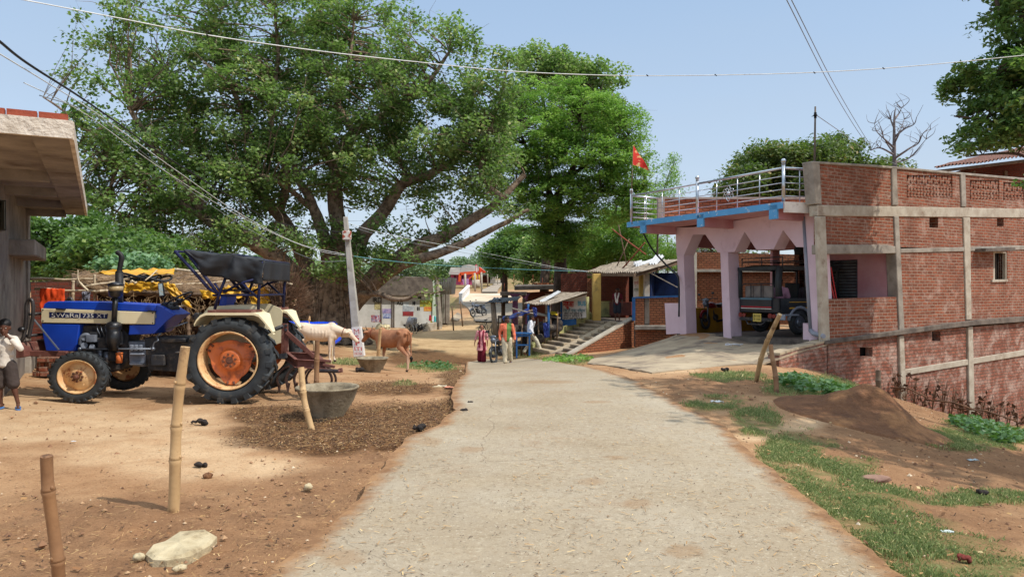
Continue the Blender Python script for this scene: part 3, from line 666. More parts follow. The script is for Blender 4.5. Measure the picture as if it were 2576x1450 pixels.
def wallrun(name,tops,thick,depth,m_,label,cat,grp=None,capm=None,capt=.05,side=1):
    """low wall along traced top points; tops are world points"""
    mb=MB(); cp_=MB()
    for a,b in zip(tops,tops[1:]):
        u=(b-a); u.z=0; u.normalize(); nn=V(-u.y,u.x,0)*side
        mb.prism([a,b,b-V(0,0,depth),a-V(0,0,depth)],nn*thick)
        if capm: cp_.prism([a+nn*-.02+V(0,0,0.001),b+nn*-.02+V(0,0,0.001),b+nn*(thick+.02)+V(0,0,.001),a+nn*(thick+.02)+V(0,0,.001)],V(0,0,capt))
    t=thing(name,label,cat,(tops[0].x,tops[0].y,tops[0].z-depth)); mb.build('brickwork',m_,t)
    if capm: cp_.build('coping',capm,t)
    return t
tp=[P(1960,893,16.3),P(2000,880,17.0),P(2080,860,18.0)]
wallrun('retaining_wall',tp,.25,.85,BR2,'low broken brick wall holding up the edge of the cement apron','wall',capm=APR)
# kerb on the left of the apron
m=MB(); ks=[G(1578,868,.0),G(1600,858,.0),G(1660,850,0),G(1690,838,0)]
m.tube([k+V(0,0,.08) for k in ks],[.16,.2,.18,.14],10); tag(m.build('apron_kerb',APR),'rounded cement kerb along the left edge of the garage apron','kerb')
# ---------------------------------------------------------------- mast, flag, roof things
m=MB(); a=P(2049,408,18.6); b=P(2051,268,18.6); t=thing('roof_mast','thin dark pipe mast with an insulator standing on the brick parapet corner','mast',a)
m.tube([a+V(0,0,-.1),b],[.03,.022],8); m.build('pole',COND,t)
m=MB(); m.ell(P(2051,290,18.6),(.05,.05,.03)); m.tube([P(2051,297,18.6),P(2051,283,18.6)],.035,8); m.beam(P(2042,293,18.6),P(2052,289,18.6),.015); m.build('insulator',DARK,t)
a=P(1590,560,22.9); b=P(1593,365,22.9); t=thing('flag','red pennant flag with gold print on a thin cane at the terrace corner','flag',a)
m=MB(); m.tube([a+V(.0,0,-.05),P(1589,470,22.9),b],[.014,.012,.008],6); m.build('cane',WOOD,t)
def flg(u,v):
    p=P(1593+u*44,364+u*66,22.9); q=P(1592,422,22.9); 
    e=P(1593,364,22.9).lerp(P(1634,428,22.9),u); s=P(1592,414,22.9).lerp(P(1634,428,22.9),u)
    r=e.lerp(s,v); r.y+=.09*math.sin(u*7+v*2)*u; return r
m=MB(); m.surf(flg,14,8); m.build('pennant',mat('flag_red',C3((214,58,42)),C3((196,44,36)),3,.6,0,c3=C3((232,180,120)),s3=7,t3=(.54,.58)),t)
# small litter on the apron: white strap, shoes, slab stones
def litter(name,label,cat,px,py,builder,m_,grp=None,lift=0):
    p=G(px,py,lift); mb=MB(); builder(mb,p); o=mb.build(name,m_,origin=p); tag(o,label,cat,grp); return o
def strap(mb,p):
    pts=[p+V(math.cos(t*2.2)*.12+t*.07,math.sin(t*1.7)*.07,.05+.05*abs(math.sin(t*2))) for t in[i*.35 for i in range(16)]]
    mb.tube(pts,.014,5)
litter('plastic_strap','white curled plastic strap lying on the grey apron','strap',1828,874,strap,mat('white_plastic',C3((214,216,220)),rough=.4))
# ---------------------------------------------------------------- corrugated sheet between four corners
def corr(mb,a,b,c,d,waves=18,amp=.028,th=.012,nv=6,sag=.02,seed=0):
    """a-b is the lower edge, d-c the upper; waves run from lower to upper edge"""
    nu=waves*6
    nrm=(b-a).cross(d-a).normalized()
    if nrm.z<0: nrm=-nrm
    def f(u,v,o): 
        p=a.lerp(b,u).lerp(d.lerp(c,u),v); return p+nrm*(amp*math.sin(u*waves*2*math.pi)+o+sag*noise.noise(Vector((u*3+seed,v*3,0))))
    for o in(0,-th): mb.surf(lambda u,v:f(u,v,o),nu,nv)
    e=[f(i/nu,0,0) for i in range(nu+1)]; g=[f(i/nu,0,-th) for i in range(nu+1)]
    mb.add(e+g,[(i,i+1,nu+2+i,nu+1+i) for i in range(nu)],True)
    return mb
# ---------------------------------------------------------------- porch house with stairs and a ramp
ph=thing('porch_house','small brick house on a plinth with yellow pillars and a patched corrugated roof','house',P(1560,805,31))
zf=.2
L=P(1473,684,33);N_=P(1606,684,27.6);Rr=P(1708,655,28.6);Bk_=P(1545,660,37)
m=MB(); corr(m,L,N_,Rr+(Rr-N_)*.12,Bk_,waves=26,amp=.035,nv=10,sag=.06); m.build('roof',ROOF,ph)
m=MB(); m.beam(L+V(.1,.1,-.1),N_+V(-.1,.1,-.1),.09,.12); m.beam(N_+V(-.05,.15,-.1),Rr+V(0,.1,-.08),.09,.12); m.beam(L.lerp(Bk_,.5)+V(0,0,-.1),Rr.lerp(N_,.5)+V(0,0,-.1),.08); m.build('roof_beam',WOOD,ph)
def pillar(x0,x1,y0,y1,d,m_,nm='pillar',dx=.24,par=None):
    a=P(x0,y1,d);b=P(x1,y1,d);t=P(x0,y0,d); mb=MB(); mb.box(((a.x+b.x)/2,d+dx/2,(a.z+t.z)/2),(b.x-a.x,dx,t.z-a.z)); return mb.build(nm,m_,par or ph,bevel=.012)
pillar(1492,1512,688,806,31.2,YEL,dx=.5)
pillar(1608,1621,686,802,29.3,YEL,dx=.3); pillar(1621,1634,688,815,28.4,CONW,dx=.22)
# floor and plinth
TL=P(1476,803,32.4);TR=P(1596,806,29);BL=P(1330,887,30.2);BR_=P(1437,885,26.4)
for p in(TL,TR): p.z=zf
zb=-.95
BL.z=zb;BR_.z=zb
q=[TL,TR,P(1672,800,28.6),P(1700,800,29.5),V(8,38,0),V(3.4,38.5,0)]
m=MB(); m.prism([V(p.x,p.y,-1.6) for p in q],V(0,0,1.6+zf)); m.build('plinth',COND,ph)
PP=Plane(P(1598,815,28.4),P(1704,815,27.9))
def prr(mb,x0,x1,y0,y1,a,b,mi=0): PP.pr(mb,[(x0,y0),(x1,y0),(x1,y1),(x0,y1)],a,b,mi)
m=MB(); prr(m,1598,1620,748,818,-.2,0); prr(m,1634,1710,747,818,-.2,0); m.build('low_wall',BR4,ph)
m=MB(); prr(m,1590,1598,747,806,-.3,.02); PP.pr(m,[(1598,746),(1710,742),(1710,747),(1598,750)],-.22,.015); m.build('blue_trim',BLUE,ph)
m=MB(); prr(m,1634,1712,686,744,-1.3,-1.2); prr(m,1634,1638,680,746,-1.2,-.22); m.build('blue_wall',DBLUE,ph)
m=MB(); m.beam(PP.hit(1632,684,.1),PP.hit(1704,722,.25),.03); m.build('roof_brace',CONW,ph)
m=MB(); prr(m,1596,1690,818,829,-.4,.25); m.build('ledge',CON,ph,bevel=.02)
m=MB(); prr(m,1598,1720,829,875,-.35,.05); m.build('base_wall',BR4,ph)
# back wall
PB=Plane(P(1505,800,35.5),P(1600,800,33.5))
def prb(mb,x0,x1,y0,y1,a,b): PB.pr(mb,[(x0,y0),(x1,y0),(x1,y1),(x0,y1)],a,b)
m=MB(); prb(m,1490,1574,672,800,-.2,0); prb(m,1574,1600,672,694,-.2,0); m.build('wall',BR3,ph)
m=MB(); prb(m,1574,1600,694,800,-.6,-.4); m.build('doorway_dark',DARK,ph)  # dark slab behind the gap, indoor shade put into its colour
m=MB(); prb(m,1510,1535,757,796,0,.03); m.build('dado',YEL2,ph)
m=MB(); m.prism([P(1594,690,29.6),P(1610,688,29.4),P(1610,790,29.4),P(1594,792,29.6)],V(0,.1,0)); m.build('side_wall',WHITE,ph)
sgn=MB(); 
for i,(k,y,c_) in enumerate((('h4',715,0),('h3',732,1),('h1',775,0))): sgn.text(k,P(1595.5,y,29.45),(1,0,0),(0,0,1),.17,.0,w=.2,mi=c_)
sgn.build('lettering',[REDM,mat('green_paint',C3((60,120,70)))],ph)
m=MB(); prb(m,1532,1588,759,793,.35,.42); m.build('board',mat('maroon_board',C3((112,54,44)),C3((88,44,38)),3,.6),ph,bevel=.02)
# loose sheets on the roof (each lies there on its own)
shg='loose cement sheets on the porch roof'
def lsheet(a,b,c,d,label,wv=5,seed=0):
    mb=MB(); corr(mb,a,b,c,d,waves=wv,amp=.05,nv=2,sag=.0,seed=seed); o=mb.build('cement_sheet',ROOFN); tag(o,label,'roofing sheet',shg)
lsheet(P(1592,660,30.5),P(1622,688,29.4),P(1650,672,30.2),P(1612,655,31.4),'grey loose cement sheet lying across the middle of the porch roof',6,1)
lsheet(P(1602,682,29.2),P(1640,686,28.6),P(1650,673,29.0),P(1622,674,29.8),'pale corrugated sheet tipped forward near the porch roof edge',4,2)
lsheet(P(1632,664,29.6),P(1652,664,29.4),P(1672,642,30),P(1650,640,30.4),'white corrugated sheet tilted up highest on the porch roof',3,3)
lsheet(P(1600,666,30.8),P(1690,670,29.2),P(1700,655,30),P(1640,652,31.4),'long dark grey loose sheet behind the other sheets on the porch roof',6,4)
# scaffolding poles above
for i,(a,b,lab) in enumerate(((P(1552,690,31.5),P(1622,610,30),'longest rusty pole leaning up to the right over the porch roof'),(P(1540,576,31.5),P(1625,640,30.2),'rusty pole sloping down to the right above the porch roof'),(P(1556,565,32),P(1577,668,32),'dark pole standing almost upright behind the porch roof'),(P(1552,668,33),P(1583,600,33),'thin dark pole leaning behind the crossed rusty poles'))):
    m=MB(); m.tube([a,a.lerp(b,.5)+V(0,0,-.02),b],.03 if i<2 else .025,7); tag(m.build('scaffold_pole',RUST if i<2 else WOOD),lab,'pole','poles above the porch roof')
m=MB(); pts=[P(1617,583,27),P(1622,600,27.5),P(1650,650,28),P(1690,690,27),P(1708,720,23.4),P(1708,790,23.3)]
def smooth(pts,k=6):
    o=[]
    for i in range(len(pts)-1):
        p0=pts[max(i-1,0)];p1=pts[i];p2=pts[i+1];p3=pts[min(i+2,len(pts)-1)]
        for j in range(k):
            t=j/k; o.append(.5*((2*p1)+(p2-p0)*t+(2*p0-5*p1+4*p2-p3)*t*t+(3*p1-3*p2+p3-p0)*t**3))
    return o+[pts[-1]]
m.tube(smooth([P(1617,583,23.8),P(1640,625,24.2),P(1675,665,24.2),P(1702,690,23.5),P(1708,715,23.2),P(1708,796,23.2)]),.028,7); tag(m.build('hose',mat('black_hose',C3((28,36,40)),rough=.5)),'dark flexible hose hanging from the garage roof corner down its left pier','hose')
# stairs: two flights with a ramp between
st=thing('staircase','double flight of cement steps with a ramp in the middle and low side walls','stairs',(BL+BR_)/2)
ns=9
def sp(u,t,z=None):
    p=BL.lerp(BR_,u).lerp(TL.lerp(TR,u),t); 
    if z is not None: p.z=z
    return p
for (u0,u1,nm) in((.10,.52,'flight'),(.66,.9,'flight')):
    m=MB()
    for i in range(ns):
        t0=i/ns; z=zb+(zf-zb)*(i+1)/ns
        j0=.012*noise.noise(Vector((i*3.1,u0,0)))
        a,b,c,d=sp(u0,t0,z+j0),sp(u1,t0,z-j0),sp(u1,1.0,z-j0),sp(u0,1.0,z+j0)
        m.prism([a,b,c,d],V(0,0,-(zf-zb)/ns*.55)); 
        a,b=sp(u0,t0+.008),sp(u1,t0+.008); c,d=sp(u1,1),sp(u0,1)
        for q_ in(a,b,c,d): q_.z=z-(zf-zb)/ns*.5
        m.prism([a,b,c,d],V(0,0,-(zf-zb)/ns*.6))
    m.build(nm,APR,st)
m=MB(); m.prism([sp(.52,-.12,zb-.1),sp(.66,-.12,zb-.1),sp(.66,1,zf+.03),sp(.52,1,zf+.03)],V(0,0,-.4)); m.build('ramp',APR,st,bevel=.02)
m=MB(); m.prism([sp(.0,0,zb+.28),sp(.10,0,zb+.28),sp(.10,1,zf+.34),sp(.0,1,zf+.34)],V(0,0,-1.1)); m.prism([sp(0,1,zf+.28),sp(.25,1.0,zf+.28),sp(.25,1.06,zf+.28),sp(0,1.06,zf+.28)],V(0,0,-.5)); m.build('side_wall',YEL2,st,bevel=.02)
m=MB(); m.prism([sp(.9,-.02,zb+.16),sp(1,-.02,zb+.16),sp(1,1.0,zf+.22),sp(.9,1.0,zf+.22)],V(0,0,-.06)); m.build('coping',CONW,st)
m=MB(); m.prism([sp(.905,0,zb+.1),sp(.995,0,zb+.1),sp(.995,1,zf+.16),sp(.905,1,zf+.16)],V(0,0,-2.2)); m.build('brick_side',BR4,st)
# brick tower and flat-roofed house behind the sign stall
m=MB(); t=thing('brick_storeroom','dark brick storeroom block standing behind the sign stall','storeroom',P(1444,800,36))
a=P(1411,730,36); m.prism([P(1411,688,36),P(1478,684,36),V(P(1478,684,36).x,36,-1.2),V(P(1411,684,36).x,36,-1.2)],V(.3,3,0)); m.build('wall',BR3,t)
m=MB()
for i in range(9): m.box(P(1440+i*4.5,683-(i%3),36.2),(.2,.12,.09),rot=i*.7)
m.build('loose_brick_course',BR1,t)
m=MB(); m.prism([P(1478,700,35),P(1492,700,35),P(1492,806,35),P(1478,806,35)],V(0,.2,0)); m.build('side_wall',BR4,t)
fh=thing('flat_roof_house','low house with a grey flat slab roof on purple pillars','house',P(1340,830,42))
zr1=P(1300,719,44).z; 
m=MB(); m.prism([P(1294,719,43),P(1420,716,41),P(1425,713,47)+V(0,3,0),P(1300,715,49)+V(0,2,0)],V(0,0,-.24)); m.prism([P(1258,733,43.5),P(1324,733,42),P(1330,735,47),P(1268,734,49)],V(0,0,-.22)); m.build('roof_slab',COND,fh,bevel=.02)
m=MB(); m.prism([P(1326,735,44.5),P(1420,730,43.5),P(1420,820,43.5),P(1326,830,44.5)],V(.1,.3,0)); m.build('wall',BR3,fh)
for x0,x1,dd,yb in((1289,1303,41.6,822),(1315,1327,42.4,822)):
    m=MB(); a=P(x0,740,dd);b=P(x1,740,dd);c=P(x1,yb,dd);d=P(x0,yb,dd)
    m.prism([P(x0-9,738,dd),P(x1+6,738,dd),P(x1,748,dd),c,d,P(x0,748,dd)],V(0,.35,0)); m.build('pillar',mat('purple_plaster',C3((122,74,104)),C3((104,62,90)),2,.7),fh)
m=MB(); m.prism([P(1372,738,42.9),P(1386,738,42.9),P(1386,818,42.9),P(1372,818,42.9)],V(0,.3,0)); m.build('column',CON,fh)
for i in range(7): m=MB(); a=P(1268+i*24,733-14*(i>0),44+i*.2); m.tube([a,a+V(.02,0,.5+.2*(i%2))],.012,4); m.build('rebar',RUST,fh)
m=MB()
for i in range(40): 
    p=P(1345+R.random()*50,714-R.random()*2,44+R.random()*2); m.box(p,(.18,.12,.08),rot=R.random()*3)
m.build('rubble',BR4,fh)
# ---------------------------------------------------------------- sign stall
ss=thing('sign_stall','blue framed stall under a mossy corrugated roof with a painted sign board','stall',P(1400,842,31))
m=MB(); corr(m,P(1317,763,31.5),P(1385,764,29.6),P(1480,735,30.5),P(1404,736,35),waves=17,amp=.035,nv=6,sag=.05); m.build('roof',ROOF,ss)
m=MB(); corr(m,P(1356,757,31.2),P(1366,760,30.9),P(1412,733,31.7),P(1404,731,32.0),waves=2,amp=.03,nv=3); m.build('loose_sheet',ROOFN,ss)
for x,yb,d in((1380,848,29.9),(1329,868,31),(1417,830,31.6)):
    m=MB(); m.tube([P(x,764,d),V(P(x,0,d).x,d,P(0,yb,d).z)],.05,8); m.build('post',BLUE,ss)
m=MB(); m.prism([P(1412,803,31.2),P(1450,800,31),P(1450,816,31),P(1412,820,31.2)],V(0,.1,0)); m.prism([P(1410,752,31.3),P(1415,751,31.3),P(1415,808,31.3),P(1410,808,31.3)],V(0,.1,0)); m.build('frame',BLUE,ss)
sb=MB(); sb.prism([P(1415,756,31.2),P(1476,741,30.7),P(1476,798,30.7),P(1415,804,31.2)],V(0,.05,0)); sbo=sb.build('sign_board',WHITE,ss)
SP=Plane(P(1415,756,31.15),P(1476,741,30.65)); ux=SP.u if SP.u.x>0 else -SP.u
lt=MB(); 
def stx(k,x,y,h,w,mi): o=SP.hit(x,y,.0); lt.add([o+ux*(p.x*w/max(q.x for q in TX[k][0]))+V(0,0,1)*p.y*h+SP.n*.01 for p in TX[k][0]],TX[k][1],False,mi)
stx('h1',1417,771,.34,.48,0); stx('bus',1453,768,.27,.36,1); stx('h2',1417,783,.16,.98,2); stx('h3',1420,790,.12,.8,3); stx('h4',1418,796,.12,.85,3); stx('h3',1418,802,.11,.9,3)
lt.build('lettering',[REDM,mat('cyan_paint',C3((80,170,190))),mat('teal_paint',C3((30,100,110))),DARK],sbo)
m=MB(); m.tube([P(1478,746,30.6),P(1479,803,30.6)],.07,6); m.build('side_post',YEL2,ss)
# table
bt=thing('blue_table','blue painted wooden table under the front of the stall','table',P(1316,872,29.5))
def zg(x,y): return gz1(x,y)
a=P(1298,838,29.2);b=P(1334,836,29.2); zt_=a.z
m=MB(); m.box(((a.x+b.x)/2,29.4,zt_),(b.x-a.x+.1,.55,.05)); m.build('table_top',BLUE,bt)
for x in(a.x+.03,b.x-.03):
    for y in(29.18,29.62): 
        m=MB(); z0=zg(x,y); m.box((x,y,(z0+zt_)/2),(.06,.06,zt_-z0-.03)); m.build('leg',BLUE,bt)
m=MB(); m.box(((a.x+b.x)/2,29.17,zt_-.45),(b.x-a.x,.03,.05)); m.box((a.x,29.4,zt_-.45),(.03,.5,.05)); m.box(((a.x+b.x)/2,29.17,zt_-.08),(b.x-a.x,.03,.07)); m.build('rail',BLUE,bt)
# heap of sacks, cloths and poles
hp=thing('market_junk_heap','dark heap of sacks, crates and poles under the blue stall','heap',P(1360,850,30.5))
BTARP=mat('blue_tarp',C3((34,52,120)),C3((26,40,96)),3,.45,.3,14,.02)
m=MB(); rr=random.Random(3)
for i in range(34):
    p=P(1300+rr.random()*108,0,30.2+rr.random()*1.0); z0=zg(p.x,p.y); p.z=z0+rr.random()*.95
    m.ell(p,(.16+.14*rr.random(),.16+.1*rr.random(),.12+.16*rr.random()),rot=Matrix.Rotation(rr.random()*3,3,'Z')@Matrix.Rotation(rr.random()*.6,3,'X'))
m.build('sacks',mat('sack_dark',C3((78,70,66)),C3((40,38,40)),5,.9,.6,24,.02,c3=C3((130,118,100)),s3=4),hp,remesh=.045)
for i in range(8):
    m=MB(); p=P(1296+i*15,0,30.2); z0=zg(p.x,p.y)
    m.tube([V(p.x,p.y,z0-.05),V(p.x+.05*math.sin(i),p.y,z0+1.15+.1*math.sin(i*2))],.035,6); m.build('pole',WOOD,hp)
for i,(x0,y0,x1,y1) in enumerate(((1288,775,1380,795),(1295,795,1340,779),(1330,780,1410,800),(1300,790,1412,786))):
    m=MB(); m.tube([P(x0,y0,30.1+i*.1),P((x0+x1)/2,(y0+y1)/2+2,30.2+i*.1),P(x1,y1,30.1+i*.15)],.04,6); m.build('cross_pole',WOOD if i%2 else CON,hp)
def drape(name,pts4,m_,lab,cat,grp=None,wob=.1,par=None,seed=0,n=14):
    a,b,c,d=pts4
    mb=MB(); mb.surf(lambda u,v:(a.lerp(b,u).lerp(d.lerp(c,u),v)+V(noise.noise(Vector((u*4+seed,v*3,1)))*wob*.5,noise.noise(Vector((u*6+seed,v*3,5)))*wob,noise.noise(Vector((u*5+seed,v*4,9)))*wob*.6)),n,n)
    o=mb.build(name,m_,par,solid=.008)
    if not par: tag(o,lab,cat,grp)
    return o
drape('blue_sheet',(P(1262,800,31),P(1330,775,30.6),P(1334,785,30),P(1270,806,30.2)),BTARP,'deep blue plastic sheet sagging between poles left of the stall','tarpaulin','blue sheets in the market stalls',.14,seed=1)
drape('blue_cloth',(P(1338,772,29.9),P(1350,774,29.9),P(1352,794,29.8),P(1345,798,29.8)),BTARP,'small bright blue cloth over the cross poles of the junk heap','cloth',wob=.08,seed=4)
drape('blue_curtain',(P(1366,812,29.8),P(1382,812,29.8),P(1380,848,29.7),P(1370,850,29.7)),BTARP,'blue plastic sheet hanging beside the blue stall post','sheet',wob=.1,seed=6)
drape('yellow_cloth',(P(1384,782,30.4),P(1404,784,30.4),P(1402,792,30.1),P(1386,790,30.1)),mat('yellow_cloth',C3((210,190,50)),C3((190,160,40)),4,.7),'yellow cloth on the junk heap below the sign','cloth',wob=.1,seed=8)
# ---------------------------------------------------------------- waiting shed with black sheets
bs=thing('roadside_shed','open shed with a black sheet roof on crooked posts over a plank bench','shed',P(1270,822,37.5))
BLK=mat('black_sheet',C3((46,50,56)),C3((30,32,38)),3,.5,.3,18)
m=MB(); corr(m,P(1219,762,37),P(1300,755,36.5),P(1312,744,38.5),P(1243,752,41),waves=12,amp=.03,nv=4,sag=.05)
corr(m,P(1236,755,38.2),P(1262,752,38.2),P(1266,748,39.6),P(1242,748,39.6),waves=3,amp=.02,nv=3); m.build('roof',BLK,bs)
m=MB(); a=P(1240,760,37.2); b=P(1247,0,37.4); m.tube([a,V(b.x,b.y,zg(b.x,b.y)-.1)],[.13,.15],7); m.build('post',CON,bs)
m=MB(); a=P(1266,756,38.6); m.tube([a,V(a.x,a.y,zg(a.x,a.y)-.1)],.11,7); m.build('post',WOOD,bs)
m=MB(); a=P(1318,750,39); m.tube([a,V(a.x,a.y,zg(a.x,a.y)-.1)],.09,7); m.build('post',WOOD,bs)
m=MB(); m.prism([P(1252,797,37.6),P(1300,795,37.4),P(1300,792,38.6),P(1252,793,38.8)],V(0,0,-.06))
m.build('bench_plank',WOOD,bs)
for x,d in((1254,37.7),(1270,37.7),(1288,37.6),(1298,38.2)):
    m=MB(); a=P(x,797,d); m.tube([a,V(a.x,a.y,zg(a.x,a.y)-.05)],.035,6); m.build('bench_leg',WOOD,bs)
# ---------------------------------------------------------------- poster shop and neighbours
ps=thing('poster_shop','whitewashed shop front covered with posters under a grey sloping upper wall','shop',P(1010,828,45))
PS=Plane(P(880,835,44),P(1094,820,46.5))
def prs(mb,x0,x1,y0,y1,a,b,mi=0): PS.pr(mb,[(x0,y0),(x1,y0),(x1,y1),(x0,y1)],a,b,mi)
POSW=mat('shop_white',C3((196,196,192)),C3((170,170,164)),1.2,.8,.2,20,.004,c3=C3((130,124,112)),s3=1.5,t3=(.55,.75))
m=MB(); PS.pr(m,[(880,742),(1092,744),(1092,826),(880,840)],-3,0); m.build('wall',POSW,ps)
m=MB(); PS.pr(m,[(880,690),(1088,697),(1092,744),(880,742)],-2.6,.35); m.build('upper_wall',COND,ps,bevel=.03)
m=MB(); prs(m,1088,1098,697,826,-2.8,.1); m.build('corner_pillar',mat('mint_plaster',C3((190,204,186)),C3((168,180,164)),2),ps)
for x in(958,985,990): 
    m=MB(); prs(m,x,x+2.5,746,830,0,.05); m.build('door_frame',COND,ps)
def poster(x0,x1,y0,y1,c1,c2,lab=None,sc_=6,c3=None):
    m=MB(); prs(m,x0,x1,y0,y1,0,.012); return m.build('poster',mat('print',c1,c2,sc_,.6,0,c3=c3,s3=sc_*1.6,t3=(.5,.55)),ps)
BLs=C3((52,74,140));LB=C3((180,190,210));
poster(934,957,792,809,C3((70,70,110)),C3((200,190,200)),c3=C3((150,60,60))); poster(963,984,788,800,BLs,LB); poster(962,985,776,787,C3((90,96,150)),C3((170,150,180)))
m1=poster(1013,1040,783,794,C3((150,40,44)),C3((120,50,50)),sc_=3); poster(1013,1042,770,783,C3((110,116,124)),C3((170,176,180)),sc_=3)
poster(1056,1089,754,771,C3((176,168,60)),C3((130,130,60)),sc_=3); poster(1066,1089,771,782,C3((190,80,60)),C3((210,180,70)))
poster(942,958,760,778,C3((190,180,130)),C3((90,80,60)))
poster(1014,1028,760,770,C3((120,140,150)),C3((200,205,205)))
lt=MB()
def ptx(k,x,y,h): 
    o=PS.hit(x,y,.02); u=PS.u if PS.u.x>0 else -PS.u; lt.add([o+u*p.x*h+V(0,0,1)*p.y*h for p in TX[k][0]],TX[k][1])
ptx('ird',937,759,.36); ptx('ag',998,766,.3); lt.build('lettering',DARK,ps)
for (x,y) in((1041,762),(1052,776)):
    m=MB(); 
    for s_ in(-2,2): p=PS.hit(x+s_,y,.01); m.ell(p,(.05,.01,.13))
    m.build('painted_mark',DARK,ps)
m=MB(); prs(m,972,981,746,751,.0,.02); prs(m,1052,1060,746,751,.0,.02); m.build('vent',DARK,ps)
nb=thing('shuttered_house','grey house with bare concrete pillars beside the road, next to the poster shop','house',P(1120,812,47))
m=MB(); m.prism([P(1099,696,48),P(1140,698,49),P(1136,740,49),P(1099,740,48)],V(0,3,0)); 
for i in range(7): x=1100+i*5.5; m.tube([P(x,697,47.95),P(x,740,47.95)],.06,6)
m.build('upper_wall',CON,nb)
m=MB(); m.prism([P(1097,740,49),P(1124,740,49),P(1124,815,49),P(1097,815,49)],V(0,2,0)); m.build('wall',mat('brown_plaster',C3((112,84,70)),C3((84,64,56)),2),nb)
for x0,x1,d in((1112,1119,47.5),(1122,1131,46.8)):
    m=MB(); a=P(x0,740,d);b=P(x1,812,d); m.box(((a.x+b.x)/2,d,(a.z+b.z)/2),(b.x-a.x,.3,a.z-b.z)); m.build('pillar',CON,nb)
pf=thing('cement_platform','low pale cement platform beside the pole at the shop corner','platform',P(1087,828,43.5))
m=MB(); m.prism([P(1063,833,42.6),P(1090,829,43.3),P(1112,823,44.6),P(1112,812,44.6),P(1092,810,43.4),P(1065,814,42.6)][:0] or [P(1063,814,42.6),P(1112,808,44.8),P(1112,806,47),P(1070,812,47)],V(0,0,-.75)); m.build('platform_block',CONW,pf,bevel=.03)
m=MB(); rr=random.Random(5)
for i in range(60):
    p=G(1030+rr.random()*30,836-rr.random()*10,.05); a_=rr.random()*3; m.tube([p,p+V(math.cos(a_)*.5,math.sin(a_)*.3,.1+rr.random()*.25)],.025,4)
tag(m.build('firewood_heap',mat('charred_wood',C3((52,46,44)),C3((34,32,32)),4)),'dark heap of firewood sticks in front of the poster shop','firewood')
rr=random.Random(8)
for i,(x,y,c) in enumerate(((1082,800,(180,40,60)),(1089,802,(220,220,225)),(1094,803,(90,190,190)),(1086,806,(200,170,60)),(1101,801,(225,225,230)),(1107,803,(60,150,170)))):
    m=MB(); p=P(x,y,45.5); m.box(p,(.16,.16,.3),rot=i*.5,tp=.7); m.ell(p+V(0,0,.17),.05)
    nm_=['crimson','white','turquoise','mustard','pale','teal'][i]
    tag(m.build('packet',mat('packet_'+nm_,C3(c))),'small %s packet on the shop counter behind the platform pole'%nm_,'packet','packets on the small shop counter')
# simple concrete or timber poles
def pole(name,label,px0,py0,px1,py1,d,r0,r1,m_,n=4,cat='pole',grp=None,box=False):
    a=P(px0,py0,d); b=P(px1,py1,d); t=thing(name,label,cat,a,grp); mb=MB(); mb.tube([a+V(0,0,-.2),b],[r0,r1],n,sm=n>5); mb.build('pole',m_,t); return t,a,b
pole('concrete_pole','grey concrete pole standing on the cement platform at the poster shop corner',1106,812,1098,696,44.3,.17,.14,CON)
g_='bamboo stakes along the track edge'
for x0,y0,x1,y1,lab in((1141,828,1137,770,'thin stake nearest the shop beside the sloping track'),(1164,818,1158,757,'thin stake close to the bridge end of the ramp')):
    p=G(x0,y0); a=p; b=P(x1,y1,p.y); m=MB(); m.tube([a+V(0,0,-.1),b],.045,6); tag(m.build('stake',WOOD),lab,'stake',g_)
# brick gateway bits left of the bridge
ct=thing('culvert_steps','broken cement steps going down beside the left edge of the ramp','steps',P(1145,800,62))
m=MB(); m.prism([P(1134,800,52),P(1150,806,52),P(1176,790,60),P(1150,785,60)],V(0,0,-.5)); m.build('steps',APR,ct)
# ---------------------------------------------------------------- bridge parapet and the far houses
bp=thing('bridge_parapet','white slatted parapet on the left side of the bridge','parapet',P(1158,759,69.6))
m=MB(); a=P(1158,760,69.6);b=P(1179,737,85.6); a.z-=.1
for k in range(11):
    p=a.lerp(b,k/10); m.box(p+V(0,0,.45),(.22,.5,.9))
m.beam(a+V(0,0,.88),b+V(0,0,.88),.3,.14); m.beam(a+V(0,0,.12),b+V(0,0,.12),.26,.24); m.build('balusters',mat('white_paint',C3((228,226,222)),C3((206,202,198)),2),bp)
far=thing('pink_house','pink house with an orange porch frame and thatched roof beyond the bridge','house',P(1172,716,128))
PK=mat('hot_pink',C3((190,84,120)),C3((170,70,110)),1,.7); ORM=mat('orange_paint',C3((222,90,44)),C3((206,80,40)),3,.6)
m=MB(); m.prism([P(1134,686,130),P(1204,686,130),P(1204,716,130),P(1134,716,130)],V(0,6,0)); m.build('wall',PK,far)
m=MB(); m.prism([P(1156,688,129.5),P(1200,688,129.5),P(1228,676,134),P(1180,664,134),P(1162,668,134)],V(0,.3,0)); m.prism([P(1128,690,129),P(1170,690,129),P(1172,672,134),P(1134,672,134)],V(0,.2,0)); m.build('roof',mat('grey_thatch',C3((140,132,122)),C3((112,106,98)),.6),far)
m=MB(); m.beam(P(1157,688,126),P(1210,684,126),.4,.5); m.beam(P(1157,688,126),P(1156,708,126),.4); m.beam(P(1194,688,125),P(1176,704,125),.2); m.build('porch_frame',ORM,far)
m=MB(); 
for x in(1190,1198,1205): m.tube([P(x,687,126),P(x,708,126)],.18,6)
m.build('porch_column',mat('yellow_far',C3((214,172,60))),far)
m=MB()
for x in(1143,1152,1162,1184): m.prism([P(x,692,129.8),P(x+3,692,129.8),P(x+3,705,129.8),P(x,705,129.8)],V(0,-.1,0))
m.build('window',DARK,far)
